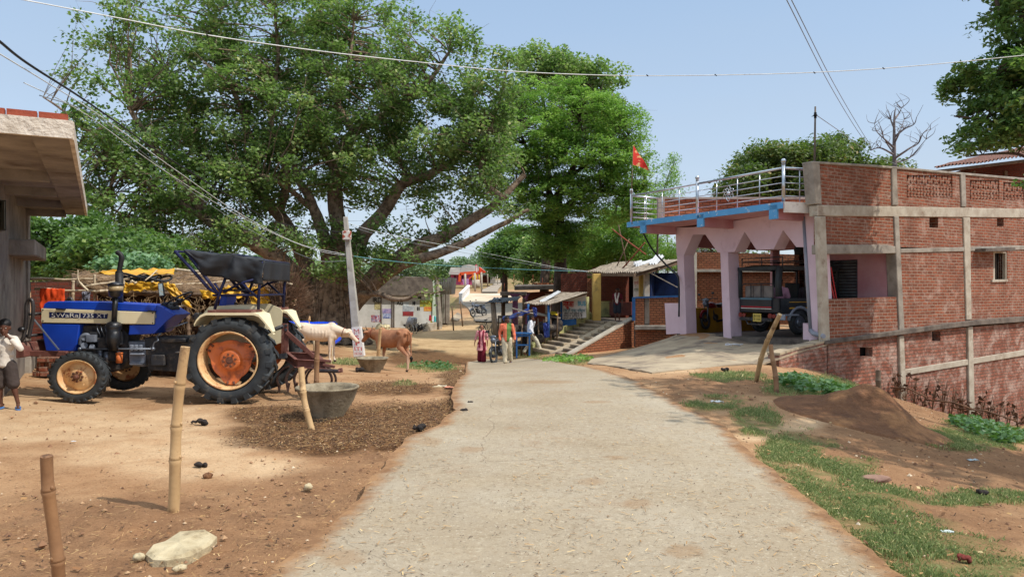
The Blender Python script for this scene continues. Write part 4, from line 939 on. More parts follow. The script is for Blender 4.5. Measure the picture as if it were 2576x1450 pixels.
m=MB(); m.prism([P(1162,702,122),P(1178,700,122),P(1178,716,122),P(1166,716,122)],V(0,1,0)); m.build('lilac_annex',mat('lilac',C3((176,130,176))),far)
m=MB(); m.tube([P(1188,714,112),P(1207,713,112)],.62,12); tag(m.build('water_tanker_drum',CONW),'pale round drum lying on its side before the pink house','tank')
m=MB(); m.prism([P(1195,666,108),P(1200,664,108),P(1202,685,108),P(1197,686,108)],V(0,.1,0)); m.prism([P(1196.4,668,107.9),P(1199.4,667,107.9),P(1201,683,107.9),P(1198,684,107.9)],V(0,.02,0),mi=1); m.tube([P(1194,686,108.2),P(1195,735,108.2)],.1,5,mi=2)
tag(m.build('tall_banner',[mat('pink_border',C3((206,70,110))),WHITE,CON]),'tall white banner with a pink border above the pink house porch','banner')
m=MB(); p=P(1247,690,150); t=thing('far_brick_house','small grey brick house with a white water tank at the end of the far road','house',P(1230,708,150))
m.prism([P(1208,690,152),P(1242,690,152),P(1242,711,152),P(1208,711,152)],V(0,5,0)); m.build('wall',BR3,t)
m=MB(); m.prism([P(1233,689,148),P(1246,688,148),P(1246,712,148),P(1233,712,148)],V(0,4,0)); m.build('front_wall',CON,t)
m=MB(); m.prism([P(1208,690,151),P(1244,688,147),P(1250,686,154),P(1212,687,157)],V(0,0,-.3)); m.build('roof',COND,t)
m=MB(); m.tube([P(1235,688,150),P(1235,679,150)],.42,10); m.build('water_tank',WHITE,t)
for x,y0,y1,d,lab in((1171,737,688,92,'leftmost slim concrete pole before the pink house'),(1195,735,686,96,'slim concrete pole under the tall banner'),(1212,737,684,99,'slim concrete pole right of the banner with the drum behind it'),(1227,708,668,135,'tallest slim pole beside the far brick house'),(1252,712,690,160,'small far pole at the end of the road')):
    p=P(x,y0,d); z0=gz1(p.x,p.y)
    m=MB(); m.tube([V(p.x,p.y,z0-.2),P(x-1,y1,d)],.13,5); tag(m.build('roadside_pole',CONW),lab,'pole','slim poles beyond the bridge')
def smallflag(x,y,d,s,lab,c=(220,70,40),pole_to=None):
    t=thing('flag',lab,'flag',P(x,pole_to or y+14,d),'small flags on far roofs'); m=MB(); m.tube([P(x,pole_to or y+14,d),P(x-1,y-3,d)],.03,4); m.build('cane',WOOD,t)
    m=MB(); a=P(x-1,y-3,d); m.surf(lambda u,v:a+V(u*s*.9,.05*math.sin(u*6),-v*s*(1-u*.9)-u*s*.7),6,4); m.build('pennant',mat('flag_cloth',C3(c)),t,solid=.01)
smallflag(1205,672,125,1.4,'orange flag flying above the pink house roof'); smallflag(1370,680,60,.9,'orange flag on a cane between the far trees',c=(222,60,30),pole_to=700)
# ---------------------------------------------------------------- concrete house at the left edge
lb=thing('concrete_house','raw concrete house with a wide cantilevered canopy slab at the left edge','house',V(-8.5,12,0))
cC=V(-4.2,7.07,0); E_=V(-.485,.875,0); Lf=V(-.875,-.485,0); zs=2.975
def sl(e,l,z=0): return cC+E_*e+Lf*l+V(0,0,z)
CBR=mat('concrete_brown',C3((146,138,128)),C3((112,104,98)),2.2,.92,.6,16,.02,c3=C3((88,74,64)),s3=1.3)
PLW=mat('rough_white_plaster',C3((206,196,182)),C3((180,168,152)),5,.92,1.0,12,.04,c3=C3((128,116,104)),s3=4,t3=(.55,.65))
m=MB(); m.prism([sl(0,0,zs+.06),sl(8.5,0,zs+.06),sl(8.5,5,zs+.06),sl(0,5,zs+.06)],V(0,0,.10)); m.build('canopy_slab',CBR,lb)
m=MB(); m.prism([sl(-.03,-.02,zs-.005),sl(-.03,5,zs-.005),sl(-.03,5,zs+.165),sl(-.03,-.02,zs+.165)],E_*.05); m.prism([sl(0,-.03,zs-.01),sl(8.5,-.03,zs-.01),sl(8.5,-.03,zs+.16),sl(0,-.03,zs+.16)],Lf*.04); m.build('plaster_edge',PLW,lb)
m=MB(); m.prism([sl(-.02,0,zs-.0),sl(8.5,0,zs-.0),sl(8.5,.32,zs-.0),sl(-.02,.32,zs-.0)],V(0,0,.07))
m.build('edge_beam',CBR,lb)
for e in(2.9,4.7,6.5,8.25):
    m=MB(); m.prism([sl(e,.32,zs-.06),sl(e+.2,.32,zs-.06),sl(e+.2,5,zs-.06),sl(e,5,zs-.06)],V(0,0,.13)); m.build('rib_beam',CBR,lb)
m=MB()
for k in range(18):
    l=.02+k*.25; m.prism([sl(.0,l,zs+.168),sl(.11,l,zs+.168),sl(.11,l+.235,zs+.168+.004*math.sin(k*5)),sl(0,l+.235,zs+.168)],V(0,0,.06))
m.build('brick_course',brickmat('brick_edge',C3((158,82,62)),C3((136,68,54)),C3((150,120,100)),bw=3,rh=1,ms=0),lb)
# wall under the canopy
wo_=V(-9.25,14.2,0)
def wl(e,l,z): return wo_-E_*e+Lf*l+V(0,0,z)
m=MB(); m.prism([wl(0,0,-.4),wl(6,0,-.4),wl(6,0,zs+.06),wl(0,0,zs+.06)],Lf*.25); m.build('wall',CBR,lb)
m=MB(); m.prism([wl(-.02,-.04,-.4),wl(.45,-.04,-.4),wl(.45,-.04,zs),wl(-.02,-.04,zs)],Lf*.4); m.prism([wl(-.05,.36,-.4),wl(-.05,2,-.4),wl(-.05,2,zs),wl(-.05,.36,zs)],-E_*.2); m.build('column',CBR,lb)
m=MB(); m.prism([wl(.9,-.35,2.05),wl(3.4,-.35,2.05),wl(3.4,-.35,2.3),wl(.9,-.35,2.3)],Lf*.5); m.build('lintel',CBR,lb,bevel=.02)
m=MB(); m.prism([wl(-.06,-.1,-.4),wl(.6,-.1,-.4),wl(.6,-.1,.32),wl(-.06,-.1,.32)],Lf*.4); m.prism([wl(-.5,-.2,-.4),wl(-.1,-.2,-.4),wl(-.1,-.2,.45),wl(-.5,-.2,.45)],Lf*.3); m.build('footing',CON,lb,bevel=.03)
fr=MB(); fr.prism([P(-6,501,10.4),P(15,503,10.2),P(16,580,10.2),P(-6,582,10.4)],V(-.1,.06,0)); f0=fr.build('framed_panel',STEEL,lb)
fr=MB(); fr.prism([P(-6,505,10.38),P(12.5,507,10.17),P(13,576,10.17),P(-6,578,10.38)],V(0,-.01,0)); fr.build('panel_glass',mat('dusty_glass',C3((150,152,144)),C3((110,112,106)),5,.3),f0)
# ---------------------------------------------------------------- cattle shed behind the tractor
THC=mat('thatch',C3((150,124,96)),C3((96,76,58)),6,.95,1.0,40,.03,c3=C3((60,48,38)),s3=4)
STR=mat('straw_sticks',C3((176,148,112)),C3((124,98,72)),8,.9)
BAM=mat('bamboo_pale',C3((206,190,162)),C3((170,150,120)),5,.6,.2,30,.004,c3=C3((120,96,72)),s3=4,t3=(.6,.75))
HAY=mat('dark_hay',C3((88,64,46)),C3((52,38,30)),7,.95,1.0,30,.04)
YT=mat('yellow_tarp',C3((212,164,46)),C3((190,138,34)),3,.45,.4,10,.02)
OT=mat('orange_cloth',C3((232,84,34)),C3((214,70,28)),4,.8,.2,60,.003)
sd=thing('cattle_shed','low thatched cattle shed of bamboo and hay with yellow tarps behind the tractor','shed',P(450,915,14.8))
def roofp(u,v):
    a=P(235,734,13.7).lerp(P(700,738,13.7),u); b=P(180,694,16.5).lerp(P(712,690,16.5),u); p=a.lerp(b,v); p.z+=.12*noise.noise(Vector((u*14,v*5,3)))+.05*noise.noise(Vector((u*50,v*20,3))); return p
m=MB(); m.surf(roofp,70,16); m.build('thatch_roof',THC,sd,solid=.14)
m=MB(); rr=random.Random(11)
for i in range(1500):
    u,v=rr.random(),rr.random()**1.3; p=roofp(u,v)+V(0,0,.07); a_=rr.random()*math.pi; L_=.12+.3*rr.random()
    m.tube([p,p+V(math.cos(a_)*L_,math.sin(a_)*L_*.5-.05,(rr.random()-.45)*.16)],.0045,3,caps=False)
for i in range(1100):
    u=rr.random(); p=P(240+u*455,735+rr.random()*150,13.75-rr.random()*.12); a_=rr.random()*math.pi; L_=.08+.2*rr.random()
    m.tube([p,p+V(math.cos(a_)*L_*.6,-.03,-abs(math.sin(a_))*L_)],.004,3,caps=False)
o=m.build('straw',STR,sd); tag(o,kind='stuff')
m=MB()
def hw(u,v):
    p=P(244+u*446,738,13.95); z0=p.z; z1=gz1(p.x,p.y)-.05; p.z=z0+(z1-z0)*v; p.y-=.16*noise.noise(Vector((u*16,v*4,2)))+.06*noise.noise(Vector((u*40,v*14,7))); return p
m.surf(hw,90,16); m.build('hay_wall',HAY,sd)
m=MB(); m.prism([P(78,708,16.8),P(270,706,16.8),P(270,905,16.8),P(78,905,16.8)],V(0,.25,0)); m.build('brick_back_wall',BR3,sd)
def bpole(x0,y0,x1,y1,d0,d1,r=.028,par=None,mt=None,nodes=6,nm='bamboo_pole'):
    a=P(x0,y0,d0);b=P(x1,y1,d1); pts=[];rs=[]
    for k in range(nodes):
        for t,q in((0,1.0),(.86,.95),(.93,1.18)): 
            tt=(k+t)/nodes; pts.append(a.lerp(b,tt)+V(0,0,.01*math.sin(tt*9))); rs.append(r*q*(1-.2*tt))
    pts.append(b);rs.append(r*.8)
    mb=MB(); mb.tube(pts,rs,8); return mb.build(nm,mt or BAM,par or sd)
bpole(76,701,244,703,14.2,14.2,.027); bpole(88,726,240,733,13.6,13.6,.026); bpole(70,712,150,704,14.5,15,.012,mt=WOOD)
bpole(210,722,345,697,13.5,13.8,.022); bpole(238,735,330,722,13.4,13.6,.025); bpole(430,678,540,684,16,15.5,.03); bpole(480,690,620,686,15,15.4,.02); bpole(400,720,640,701,14,14.4,.018)
bpole(180,905,184,705,13.9,13.9,.035); bpole(168,905,176,730,13.7,13.7,.03,mt=WOOD); bpole(238,905,238,690,13.8,13.8,.03); bpole(478,905,470,745,13.4,13.5,.04,mt=WOOD); bpole(632,905,628,740,13.5,13.6,.035,mt=WOOD); bpole(686,905,690,735,13.6,13.6,.03,mt=WOOD)
bpole(345,738,700,741,13.45,13.45,.03,mt=WOOD); bpole(395,775,480,768,13.2,13.3,.022); bpole(330,707,345,712,13.1,13.4,.02); bpole(310,722,312,706,13.3,13.3,.02); bpole(660,702,735,716,13.5,13.3,.025); bpole(690,712,720,706,13.6,13.4,.03); bpole(365,705,395,680,13.6,13.9,.014,nodes=2); bpole(375,712,420,690,13.6,14.2,.014,nodes=2)
m=MB(); m.tube(smooth([P(196,679,13.6),P(196,700,13.6),P(206,716,13.5),P(222,731,13.4)]),[.012]*10+[.022]*9,6); m.build('curved_branch',BAM,sd)
for i,(q,s_) in enumerate((([(314,718),(395,712),(398,728),(314,732)],1),([(398,712),(440,720),(482,772),(450,745)],2),([(520,722),(600,718),(604,742),(520,744)],3),([(600,716),(676,722),(684,768),(640,752)],4))):
    pass
def tarp(nm,pts,d,m_,seed,wob=.10,dd=None,n=18):
    dd=dd or [d]*4; a,b,c,e=[P(x,y,k) for (x,y),k in zip(pts,dd)]
    mb=MB()
    def f(u,v):
        p=a.lerp(b,u).lerp(e.lerp(c,u),v); k=noise.noise(Vector((u*5+seed,v*2.5,1)))
        return p+V(.3*wob*noise.noise(Vector((u*7,v*7,seed))),-abs(k)*wob*1.6,wob*.7*noise.noise(Vector((u*9+seed,v*3,4))))
    mb.surf(f,n,n); return mb.build(nm,m_,None,solid=.006)
yt='yellow tarpaulins tied over the cattle shed'
tag(tarp('tarpaulin',[(244,689),(438,690),(440,676),(262,680)],14.5,YT,1,.09,[13.9,13.9,14.5,14.5]),'crumpled yellow tarpaulin along the top of the shed roof','tarpaulin',yt)
tag(tarp('tarpaulin',[(300,714),(400,708),(408,728),(306,733)],13.4,YT,5,.10),'yellow tarpaulin draped on the shed eave behind the exhaust','tarpaulin',yt)
tag(tarp('tarpaulin',[(398,710),(440,714),(484,774),(466,764)],13.3,YT,9,.08),'yellow tarpaulin strip hanging down behind the steering wheel','tarpaulin',yt)
tag(tarp('tarpaulin',[(505,730),(604,718),(612,748),(512,750)],13.4,YT,12,.12),'yellow tarpaulin on the eave seen through the tractor canopy frame','tarpaulin',yt)
tag(tarp('tarpaulin',[(612,718),(676,720),(680,770),(640,764)],13.4,YT,16,.12),'yellow tarpaulin hanging at the right end of the shed','tarpaulin',yt)
YT2=mat('faded_yellow',C3((214,200,96)),C3((190,170,80)),3,.6,.4,10,.02)
tag(tarp('tarpaulin',[(682,800),(700,824),(704,872),(690,874)],12.6,YT2,20,.09),'pale yellow plastic hanging behind the big rear tyre','tarpaulin',yt)
tag(tarp('towel',[(102,724),(163,726),(163,790),(102,800)],13.5,OT,30,.03),'bright orange towel hung over a bamboo pole of the shed','towel')
tag(tarp('rag',[(208,733),(228,733),(226,762),(206,762)],13.35,mat('grey_rag',C3((120,120,130)),C3((90,90,100))),31,.05),'grey rag hanging from the shed pole end','rag')
m=MB()
for (cx,cy,r_) in((350,694,.35),(365,699,.3),(388,700,.32),(340,700,.28)):
    p=P(cx,cy,13.9); m.tube([p+V(math.cos(t)*r_,math.sin(t)*r_*.5,.05*math.sin(t*2)) for t in[i*math.pi/9 for i in range(19)]],.02,6)
tag(m.build('hose_coil',mat('black_hose2',C3((40,42,46)),rough=.5)),'coil of black hose lying on the shed thatch','hose')
m=MB(); rr=random.Random(21)
for i in range(420):
    p=P(688+rr.random()*34,720+rr.random()*75,13.2+rr.random()*.4); a_=rr.random()*2.6-.2; L_=.25+.45*rr.random()
    m.tube([p,p+V(math.cos(a_)*L_*.55,(rr.random()-.5)*.2,math.sin(a_)*L_*.55),p+V(math.cos(a_+.2)*L_,(rr.random()-.5)*.3,math.sin(a_+.2)*L_)],[.006,.005,.003],3,caps=False)
tag(m.build('brushwood_bundle',mat('brush_brown',C3((122,92,70)),C3((84,62,48)),8)),'upright bundle of dry brushwood at the right end of the shed','brushwood')
m=MB(); rr=random.Random(4)
for r_ in range(4):
    for i in range(9-r_):
        p=P(98+i*10+r_*4,0,13.2); p.z=gz1(p.x,13.2)+.05+r_*.085; m.box(p+V(0,rr.random()*.1,0),(.12,.2,.08),rot=(rr.random()-.5)*.4)
tag(m.build('brick_pile',BR1),'small stepped pile of bricks beside the shed behind the front wheel','bricks')
m=MB(); m.lathe([(.12,0),(.13,.02),(.155,.3),(.14,.3),(.115,.03),(0,.03)],Matrix.Translation(P(343,922,13.2)+V(0,0,-.02)),20); tag(m.build('bucket',mat('grey_plastic',C3((170,168,160)),rough=.5)),'pale grey bucket on the ground under the tractor middle','bucket')
# ---------------------------------------------------------------- blue tarp shelter behind the white cow
bsr=thing('blue_shelter','knee-high pole frame under a bright blue tarpaulin behind the white cow','shelter',P(770,870,24))
BT2=mat('bright_blue_tarp',C3((26,76,214)),C3((20,60,186)),3,.4,.3,10,.02)
m=MB(); m.tube([P(672,825,23.2),P(828,817,23.2)],.035,7); m.tube([P(690,812,25.5),P(838,812,25.5)],.035,7)
for x,d in((676,23.2),(703,23.2),(828,23.2),(838,25.5),(790,23.2)): p=P(x,820,d); m.tube([p,V(p.x,p.y,gz1(p.x,p.y)-.05)],.03,6)
m.build('pole_frame',BAM,bsr)
m=MB()
def bt_(u,v):
    pts=[(692,816),(840,815)]; a=P(692,817,23.1).lerp(P(832,816,23.1),u); b=P(692,809,25.6).lerp(P(846,811,25.6),u); p=a.lerp(b,v); p.z+=.05*noise.noise(Vector((u*9,v*3,0)))+.03; return p
m.surf(bt_,24,8)
def bt2(u,v): a=P(828,815,23.1).lerp(P(848,812,25),u); p=a+V(.10*v+.05*math.sin(v*5+u*3),0,-v*.72*(1-.25*u)); return p
m.surf(bt2,8,10); m.build('tarpaulin',BT2,bsr,solid=.01)
m=MB(); m.surf(lambda u,v:P(718+u*75,824+v*(22-8*math.sin(u*3)),23.3)+V(0,.06*math.sin(u*11),0),16,6); m.build('yellow_sheet',YT2,bsr,solid=.01)
# ruin behind
t=thing('brick_ruin','low ruined brick wall under the big tree to the left of its trunk','wall',P(770,830,33))
m=MB(); m.prism([P(700,776,33),P(748,772,33),P(796,768,33),P(796,835,33),P(700,838,33)],V(0,.4,0)); m.build('brickwork',BR2,t)
m=MB(); m.prism([P(744,768,32.9),P(798,765,32.9),P(798,769,32.9),P(744,773,32.9)],V(0,.5,0)); m.prism([P(733,770,32.8),P(742,770,32.8),P(742,836,32.8),P(733,836,32.8)],V(0,.4,0)); m.build('coping',CONW,t)
# ---------------------------------------------------------------- utility pole with painted letters
a=P(905,897,25); b=P(869,545,25)
up=thing('utility_pole','leaning square concrete pole with red painted letters and a rusty box','utility pole',a)
m=MB(); 
def taper(mb,a,b,w0,w1,mi=0):
    d=(b-a).normalized(); x=V(1,0,0)-d*d.x; x.normalize(); y=x.cross(d)
    vs=[a+x*i*w0/2+y*j*w0*.42 for i,j in((-1,-1),(1,-1),(1,1),(-1,1))]+[b+x*i*w1/2+y*j*w1*.42 for i,j in((-1,-1),(1,-1),(1,1),(-1,1))]
    mb.add(vs,[(0,1,2,3),(7,6,5,4),(0,4,5,1),(1,5,6,2),(2,6,7,3),(3,7,4,0)],False,mi)
taper(m,a-V(0,0,.3),b,.31,.14); m.build('pole',mat('pole_concrete',C3((176,172,162)),C3((156,150,140)),3,.9,.4,24,.006,c3=C3((128,120,110)),s3=2),up,bevel=.015)
dv=(b-a); 
m=MB(); taper(m,a+dv*.006,a+dv*.215,.336,.302); m.build('white_band',mat('white_band',C3((224,220,214)),C3((206,200,194)),4,.8),up)
m=MB(); un=dv.normalized()
for k,t_,h,w_ in(('m',.165,.17,.20),('s',.125,.15,.16),('p',.085,.15,.16),('iti',.048,.12,.26),('pat',.018,.085,.26)):
    c=a+dv*t_; vs,fs=TX[k]; mx_=max(p.x for p in vs); my=max(p.y for p in vs)
    m.add([c+V(1,0,0)*((p.x/mx_-.5)*w_)+un*(p.y/my*h)+V(0,-.165,0) for p in vs],fs)
m.build('lettering',REDM,up)
m=MB(); c=a.lerp(b,.865); m.box(c+V(.02,-.16,0),(.28,.16,.30)); bx_=m.build('junction_box',mat('rusty_box',C3((200,194,184)),C3((150,70,50)),7,.6,lo=.5,hi=.54),up,bevel=.02)
m=MB(); c2=a.lerp(b,.72); m.tube([c2+V(-.14,0,0),c2+V(.14,0,0)],.03,6); m.build('clamp',COND,up)
# cables
def cable(name,label,pts,r,m_,grp='overhead cables and service wires'):
    mb=MB(); mb.tube(smooth([P(*p) for p in pts],8),r*.78,5,caps=False); o=mb.build(name,m_); tag(o,label,'cable',grp); return o
CW=mat('cable_white',C3((214,216,214)),rough=.5); CB=mat('cable_black',C3((30,30,32)),rough=.6); CG=mat('cable_grey',C3((130,136,140)),rough=.6)
cable('overhead_cable','long pale cable crossing the whole sky from upper left to the right edge',[(-60,-22,9),(75,3,9.5),(300,46,10.3),(520,88,11),(800,128,12),(1050,156,13),(1300,180,14),(1560,190,15),(1800,189,15),(2050,182,15),(2300,166,15),(2620,135,15)],.011,CW)
m=MB()
for x,y,d in((520,88,11),(668,110,11.6),(873,139,12.5),(1048,156,13),(1230,173,13.8),(1560,190,15),(1628,190,15),(1800,189,15),(2048,183,15),(2222,172,15)): m.tube([P(x-2,y-2,d),P(x+3,y+2,d)],.012,5)
tag(m.build('cable_ties',CB),'dark ties wrapped along the long pale overhead cable','cable tie',kind='stuff')
cable('overhead_cable','thick black cable running down from the upper left corner into the tree',[(-40,75,7),(0,105,7.5),(70,160,8.6),(200,243,11),(300,312,13.5),(400,382,16),(560,482,19.5),(700,560,22.5),(868,585,25)],.02,CB)
cable('overhead_cable','upper of the pale wires slanting down left of the utility pole',[(-40,112,7),(0,136,7.5),(130,215,10),(250,290,12.5),(440,426,16),(600,535,20),(750,612,23.5),(872,640,25)],.010,CW)
cable('overhead_cable','lower pale wire sagging from the upper left to the utility pole',[(100,240,9),(230,285,12),(330,360,14),(480,480,17),(600,560,19.5),(700,615,22),(800,655,24),(872,655,25)],.009,CG)
cable('overhead_cable','middle pale wire joining the utility pole clamp from the left',[(60,208,9),(220,290,12),(400,420,15),(560,520,19),(700,592,22),(800,630,24),(870,642,25)],.008,CW)
cable('overhead_cable','upper thin wire from the pole top to the porch house roof',[(872,560,25),(980,590,26),(1150,622,28),(1300,652,31),(1400,672,32),(1478,682,32.5)],.009,CW)
cable('overhead_cable','second thin wire just below the upper one towards the porch house',[(874,566,25),(980,598,26),(1150,632,28),(1300,659,31),(1400,675,32),(1478,683,32.5)],.008,CG)
cable('overhead_cable','lower wire from the pole clamp running level to the porch house roof',[(878,642,25),(975,655,26),(1100,666,28),(1290,676,31),(1400,680,32),(1478,682,32.5)],.009,mat('cable_cyan',C3((120,190,200)),rough=.5))
cable('overhead_cable','left of the two steep wires descending to the roofs on the right',[(1955,-40,13),(1979,0,14),(2080,200,21),(2150,318,26),(2186,368,31)],.012,CG)
cable('overhead_cable','right of the two steep wires descending to the roofs on the right',[(1966,-40,13),(1991,0,14),(2092,200,21),(2160,318,26),(2192,368,31)],.012,CG)
cable('overhead_cable','stay wire from the roof mast down behind the brick parapet',[(2053,289,18.6),(2120,335,22),(2200,390,27),(2300,430,32)],.012,CG)
# ---------------------------------------------------------------- feeding troughs
TRM=mat('trough_cement',C3((150,138,116)),C3((122,110,90)),6,.95,.8,26,.015,c3=C3((96,84,66)),s3=5,t3=(.5,.7))
def trough(px,py,d,r,h,label,seed):
    p=P(px,py,d); p.z=gz1(p.x,p.y); t=thing('feeding_trough',label,'trough',p,'cement feeding troughs for the cattle')
    mb=MB(); rb=r*.47
    mb.lathe([(0,-.06),(rb,-.06),(rb*1.04,.0),(r*.83,h*.55),(r*.97,h*.93),(r*1.02,h*.97),(r,h*1.02),(r*.93,h*1.0),(r*.87,h*.9),(r*.6,h*.35),(0,h*.25)],Matrix.Translation(p),56,wob=.05,seed=seed)
    mb.build('bowl',TRM,t)
    mb=MB(); mb.lathe([(0,h*.55),(r*.68,h*.55),(r*.7,h*.4)],Matrix.Translation(p),30); mb.build('feed_mash',mat('slop',C3((88,80,62)),C3((120,106,80)),6,.6),t); return p
tp1=trough(825,1038,9.0,.375,.36,'large grey cement trough standing on the straw by two bamboo posts',1)
tp2=trough(937,930,17.6,.375,.33,'smaller looking cement trough beside the brown cow',5)
# ---------------------------------------------------------------- bamboo posts
BM1=mat('bamboo_post',C3((196,164,120)),C3((168,134,94)),3,.6,.35,34,.005,c3=C3((112,80,54)),s3=2.2,t3=(.52,.62))
BM2=mat('bamboo_brown',C3((150,112,78)),C3((112,80,56)),3,.65,.35,34,.005,c3=C3((84,58,42)),s3=2.4,t3=(.5,.65))
def bpost(label,base,top,r0,r1,nodes,m_,seed=0,grp='bamboo posts driven into the ground',bend=.02):
    rr=random.Random(seed); mb=MB(); pts=[];rs=[]
    L_=(top-base).length
    def at(t): return base.lerp(top,t)+V(bend*math.sin(t*math.pi*1.3+seed),0,0)
    prev=-.15
    ts=[-.15]+[n_ for n_ in nodes]+[1.0]
    for a_,b_ in zip(ts,ts[1:]):
        for q,f in((a_+.012,1.0),((a_+b_)/2,.95),(b_-.035,1.0),(b_-.012,1.16),(b_-.004,1.0),(b_,1.14)):
            if b_==1.0 and q>b_-.04: f=.97
            if q<=a_: continue
            pts.append(at(q)); rs.append((r0+(r1-r0)*max(q,0))*f)
    mb.tube(pts,rs,16,caps=False)
    # hollow top
    tpn=pts[-1]; d_=(top-base).normalized(); R1=rs[-1]
    mb.tube([tpn,tpn+d_*.001,tpn-d_*.03,tpn-d_*.05],[R1,R1*.68,R1*.66,R1*.05],16,caps=False)
    for k,n_ in enumerate(nodes): 
        a_=rr.random()*2-2.2; p=at(n_); mb.ell(p+V(math.cos(a_)*(r0*.95),math.sin(a_)*(r0*.95),.012),(.010,.008,.012),nu=6,nv=5)
    o=mb.build('bamboo_post',m_,origin=base); tag(o,label,'post',grp); return o
def gp(px,d,z=None): p=P(px,0,d); p.z=gz1(p.x,d) if z is None else z; return p
bs_=gp(140,3.72); bpost('short weathered brown bamboo post cut by the bottom left corner',bs_,P(127,1146,3.62),.031,.029,[.28,.77],BM2,1)
bs_=gp(430,5.18); bpost('tall pale bamboo post in the left foreground',bs_,P(468,872,5.12),.040,.032,[.33,.53,.78],BM1,2)
bs_=gp(784,8.15); bpost('pale bamboo post leaning against the large trough',bs_,P(754,923,8.25),.036,.034,[.32,.62],BM1,3)
bs_=gp(795,9.6); bpost('upright bamboo post behind the large trough',bs_,P(798,855,9.6),.034,.032,[.4,.72],BM2,4,bend=.0)
bs_=gp(948,18.6); bpost('short pale bamboo stake in front of the brown cow',bs_,P(957,824,18.4),.045,.04,[.5],BM1,5,bend=0)
bs_=gp(1901,12.6); bpost('bent bamboo pole with a paler tip leaning over its partner by the apron',bs_,P(1958,790,11.9),.042,.036,[.35,.62,.7],BM1,6,bend=-.04)
bs_=gp(1951,11.2); bpost('darker bamboo pole propping the bent one beside the apron',bs_,P(1942,866,11.4),.040,.034,[.3,.62],BM2,7,bend=.02)
bs_=gp(2211,14.6,-.75); bpost('grey weathered stump post behind the earth mound',bs_,P(2209,930,14.6),.055,.05,[.7],mat('grey_post',C3((120,104,88)),C3((88,74,62)),5),8,bend=0)
# ---------------------------------------------------------------- mound, stones, dung, litter
MN=mat('mound_soil',C3((126,88,60)),C3((98,68,48)),3,.97,1.0,16,.05,c3=C3((158,114,76)),s3=1.2,t3=(.48,.62))
mp_=gp(2165,10.1)
m=MB()
def mnd(u,v):
    a_=u*2*math.pi; rr_=v; x=math.cos(a_)*rr_*1.2; y=math.sin(a_)*rr_*1.0
    h=.43*math.exp(-(rr_*1.75)**2)*(1+.55*noise.noise(Vector((x*2,y*2,3))))+.05*noise.noise(Vector((x*5,y*5,1)))*(1-rr_)-.05*(rr_>.95)-.02
    X=mp_.x+x+.15*(1-rr_); Y=mp_.y+y
    return V(X,Y,gz1(X,Y)+h)
m.surf(mnd,48,16); tag(m.build('earth_mound',MN),'heap of dark brown earth beside the road before the brick house','mound')
STN=mat('pale_stone',C3((192,178,146)),C3((166,150,118)),7,.95,.9,26,.012,c3=C3((120,104,80)),s3=6)
def rock(name,label,cat,px,py,sz,m_,rot=0,seed=0,grp=None,sink=.25,at=None,remesh=0):
    p=G(px,py); mb=MB(); r3=[s/2 for s in sz]
    vs0=len(mb.v); mb.ell(p+V(0,0,r3[2]*(1-2*sink)),r3,nu=18,nv=11)
    mm=Matrix.Rotation(rot,3,'Z')
    for i in range(vs0,len(mb.v)):
        q=mb.v[i]-p; k=Vector((q.x/r3[0],q.y/r3[1],q.z/r3[2])); f=1+.38*noise.noise(k*1.3+Vector((seed,0,0)))+.16*noise.noise(k*3.5+Vector((seed,5,0)))
        q=Vector((q.x*f,q.y*f,q.z)); q.z=min(q.z,r3[2]*1.3+.02*noise.noise(k*3)); mb.v[i]=p+mm@q
    o=mb.build(name,m_,origin=p); tag(o,label,cat,grp); return o
m=MB(); pl_=[G(*q) for q in((366,1402),(378,1388),(420,1366),(452,1353),(520,1352),(546,1358),(528,1380),(478,1408),(420,1418),(384,1416))]
tp_=[p.lerp(pl_[0].lerp(pl_[5],.5),.10)+V(0,0,.035+.012*math.sin(i*2.1)+.015*(i in(3,4,5))) for i,p in enumerate(pl_)]; bt_p=[p-V(0,0,.05) for p in pl_]; cn=sum(tp_,V(0,0,0))/10+V(0,0,.012)
k_=10; m.add(bt_p+[p+V(.0,0,.022) for p in pl_]+tp_+[cn],[(i,(i+1)%k_,k_+(i+1)%k_,k_+i) for i in range(k_)]+[(k_+i,k_+(i+1)%k_,2*k_+(i+1)%k_,2*k_+i) for i in range(k_)]+[(2*k_+i,2*k_+(i+1)%k_,3*k_) for i in range(k_)])
tag(m.build('stone_slab',STN,disp=None),'large flat pale stone slab lying in the left foreground','stone')
gs='small stones on the dirt'
rock('stone','small angular white stone at the left tip of the slab','stone',349,1405,(.07,.05,.05),STN,0,5,gs)
rock('stone','small pale stone at the very bottom below the slab','stone',452,1432,(.08,.04,.04),STN,.5,6,gs)
rock('stone','brown rounded stone near the tall bamboo post','stone',523,1202,(.08,.06,.07),MN,0,7,gs)
rock('stone','grey pointed stone in the brown dirt before the road','stone',775,1228,(.07,.05,.06),STN,.9,8,gs)
rock('stone','flat pinkish stone half sunk in the right verge','stone',2203,1208,(.26,.16,.07),mat('pink_stone',C3((150,118,100)),C3((120,92,80)),6),.2,9,gs)
rock('stone','flat stone in the grass near the brown cow','stone',1100,975,(.16,.12,.05),STN,.2,10,gs)
rock('cement_lump','pale cement lump at the top of the retaining wall','lump',2056,852,(.5,.35,.12),STN,.3,13)
DNG=mat('dung_black',C3((48,38,32)),C3((28,24,22)),8,.75,.8,30,.02)
gd='dark dung and rag lumps on the ground'
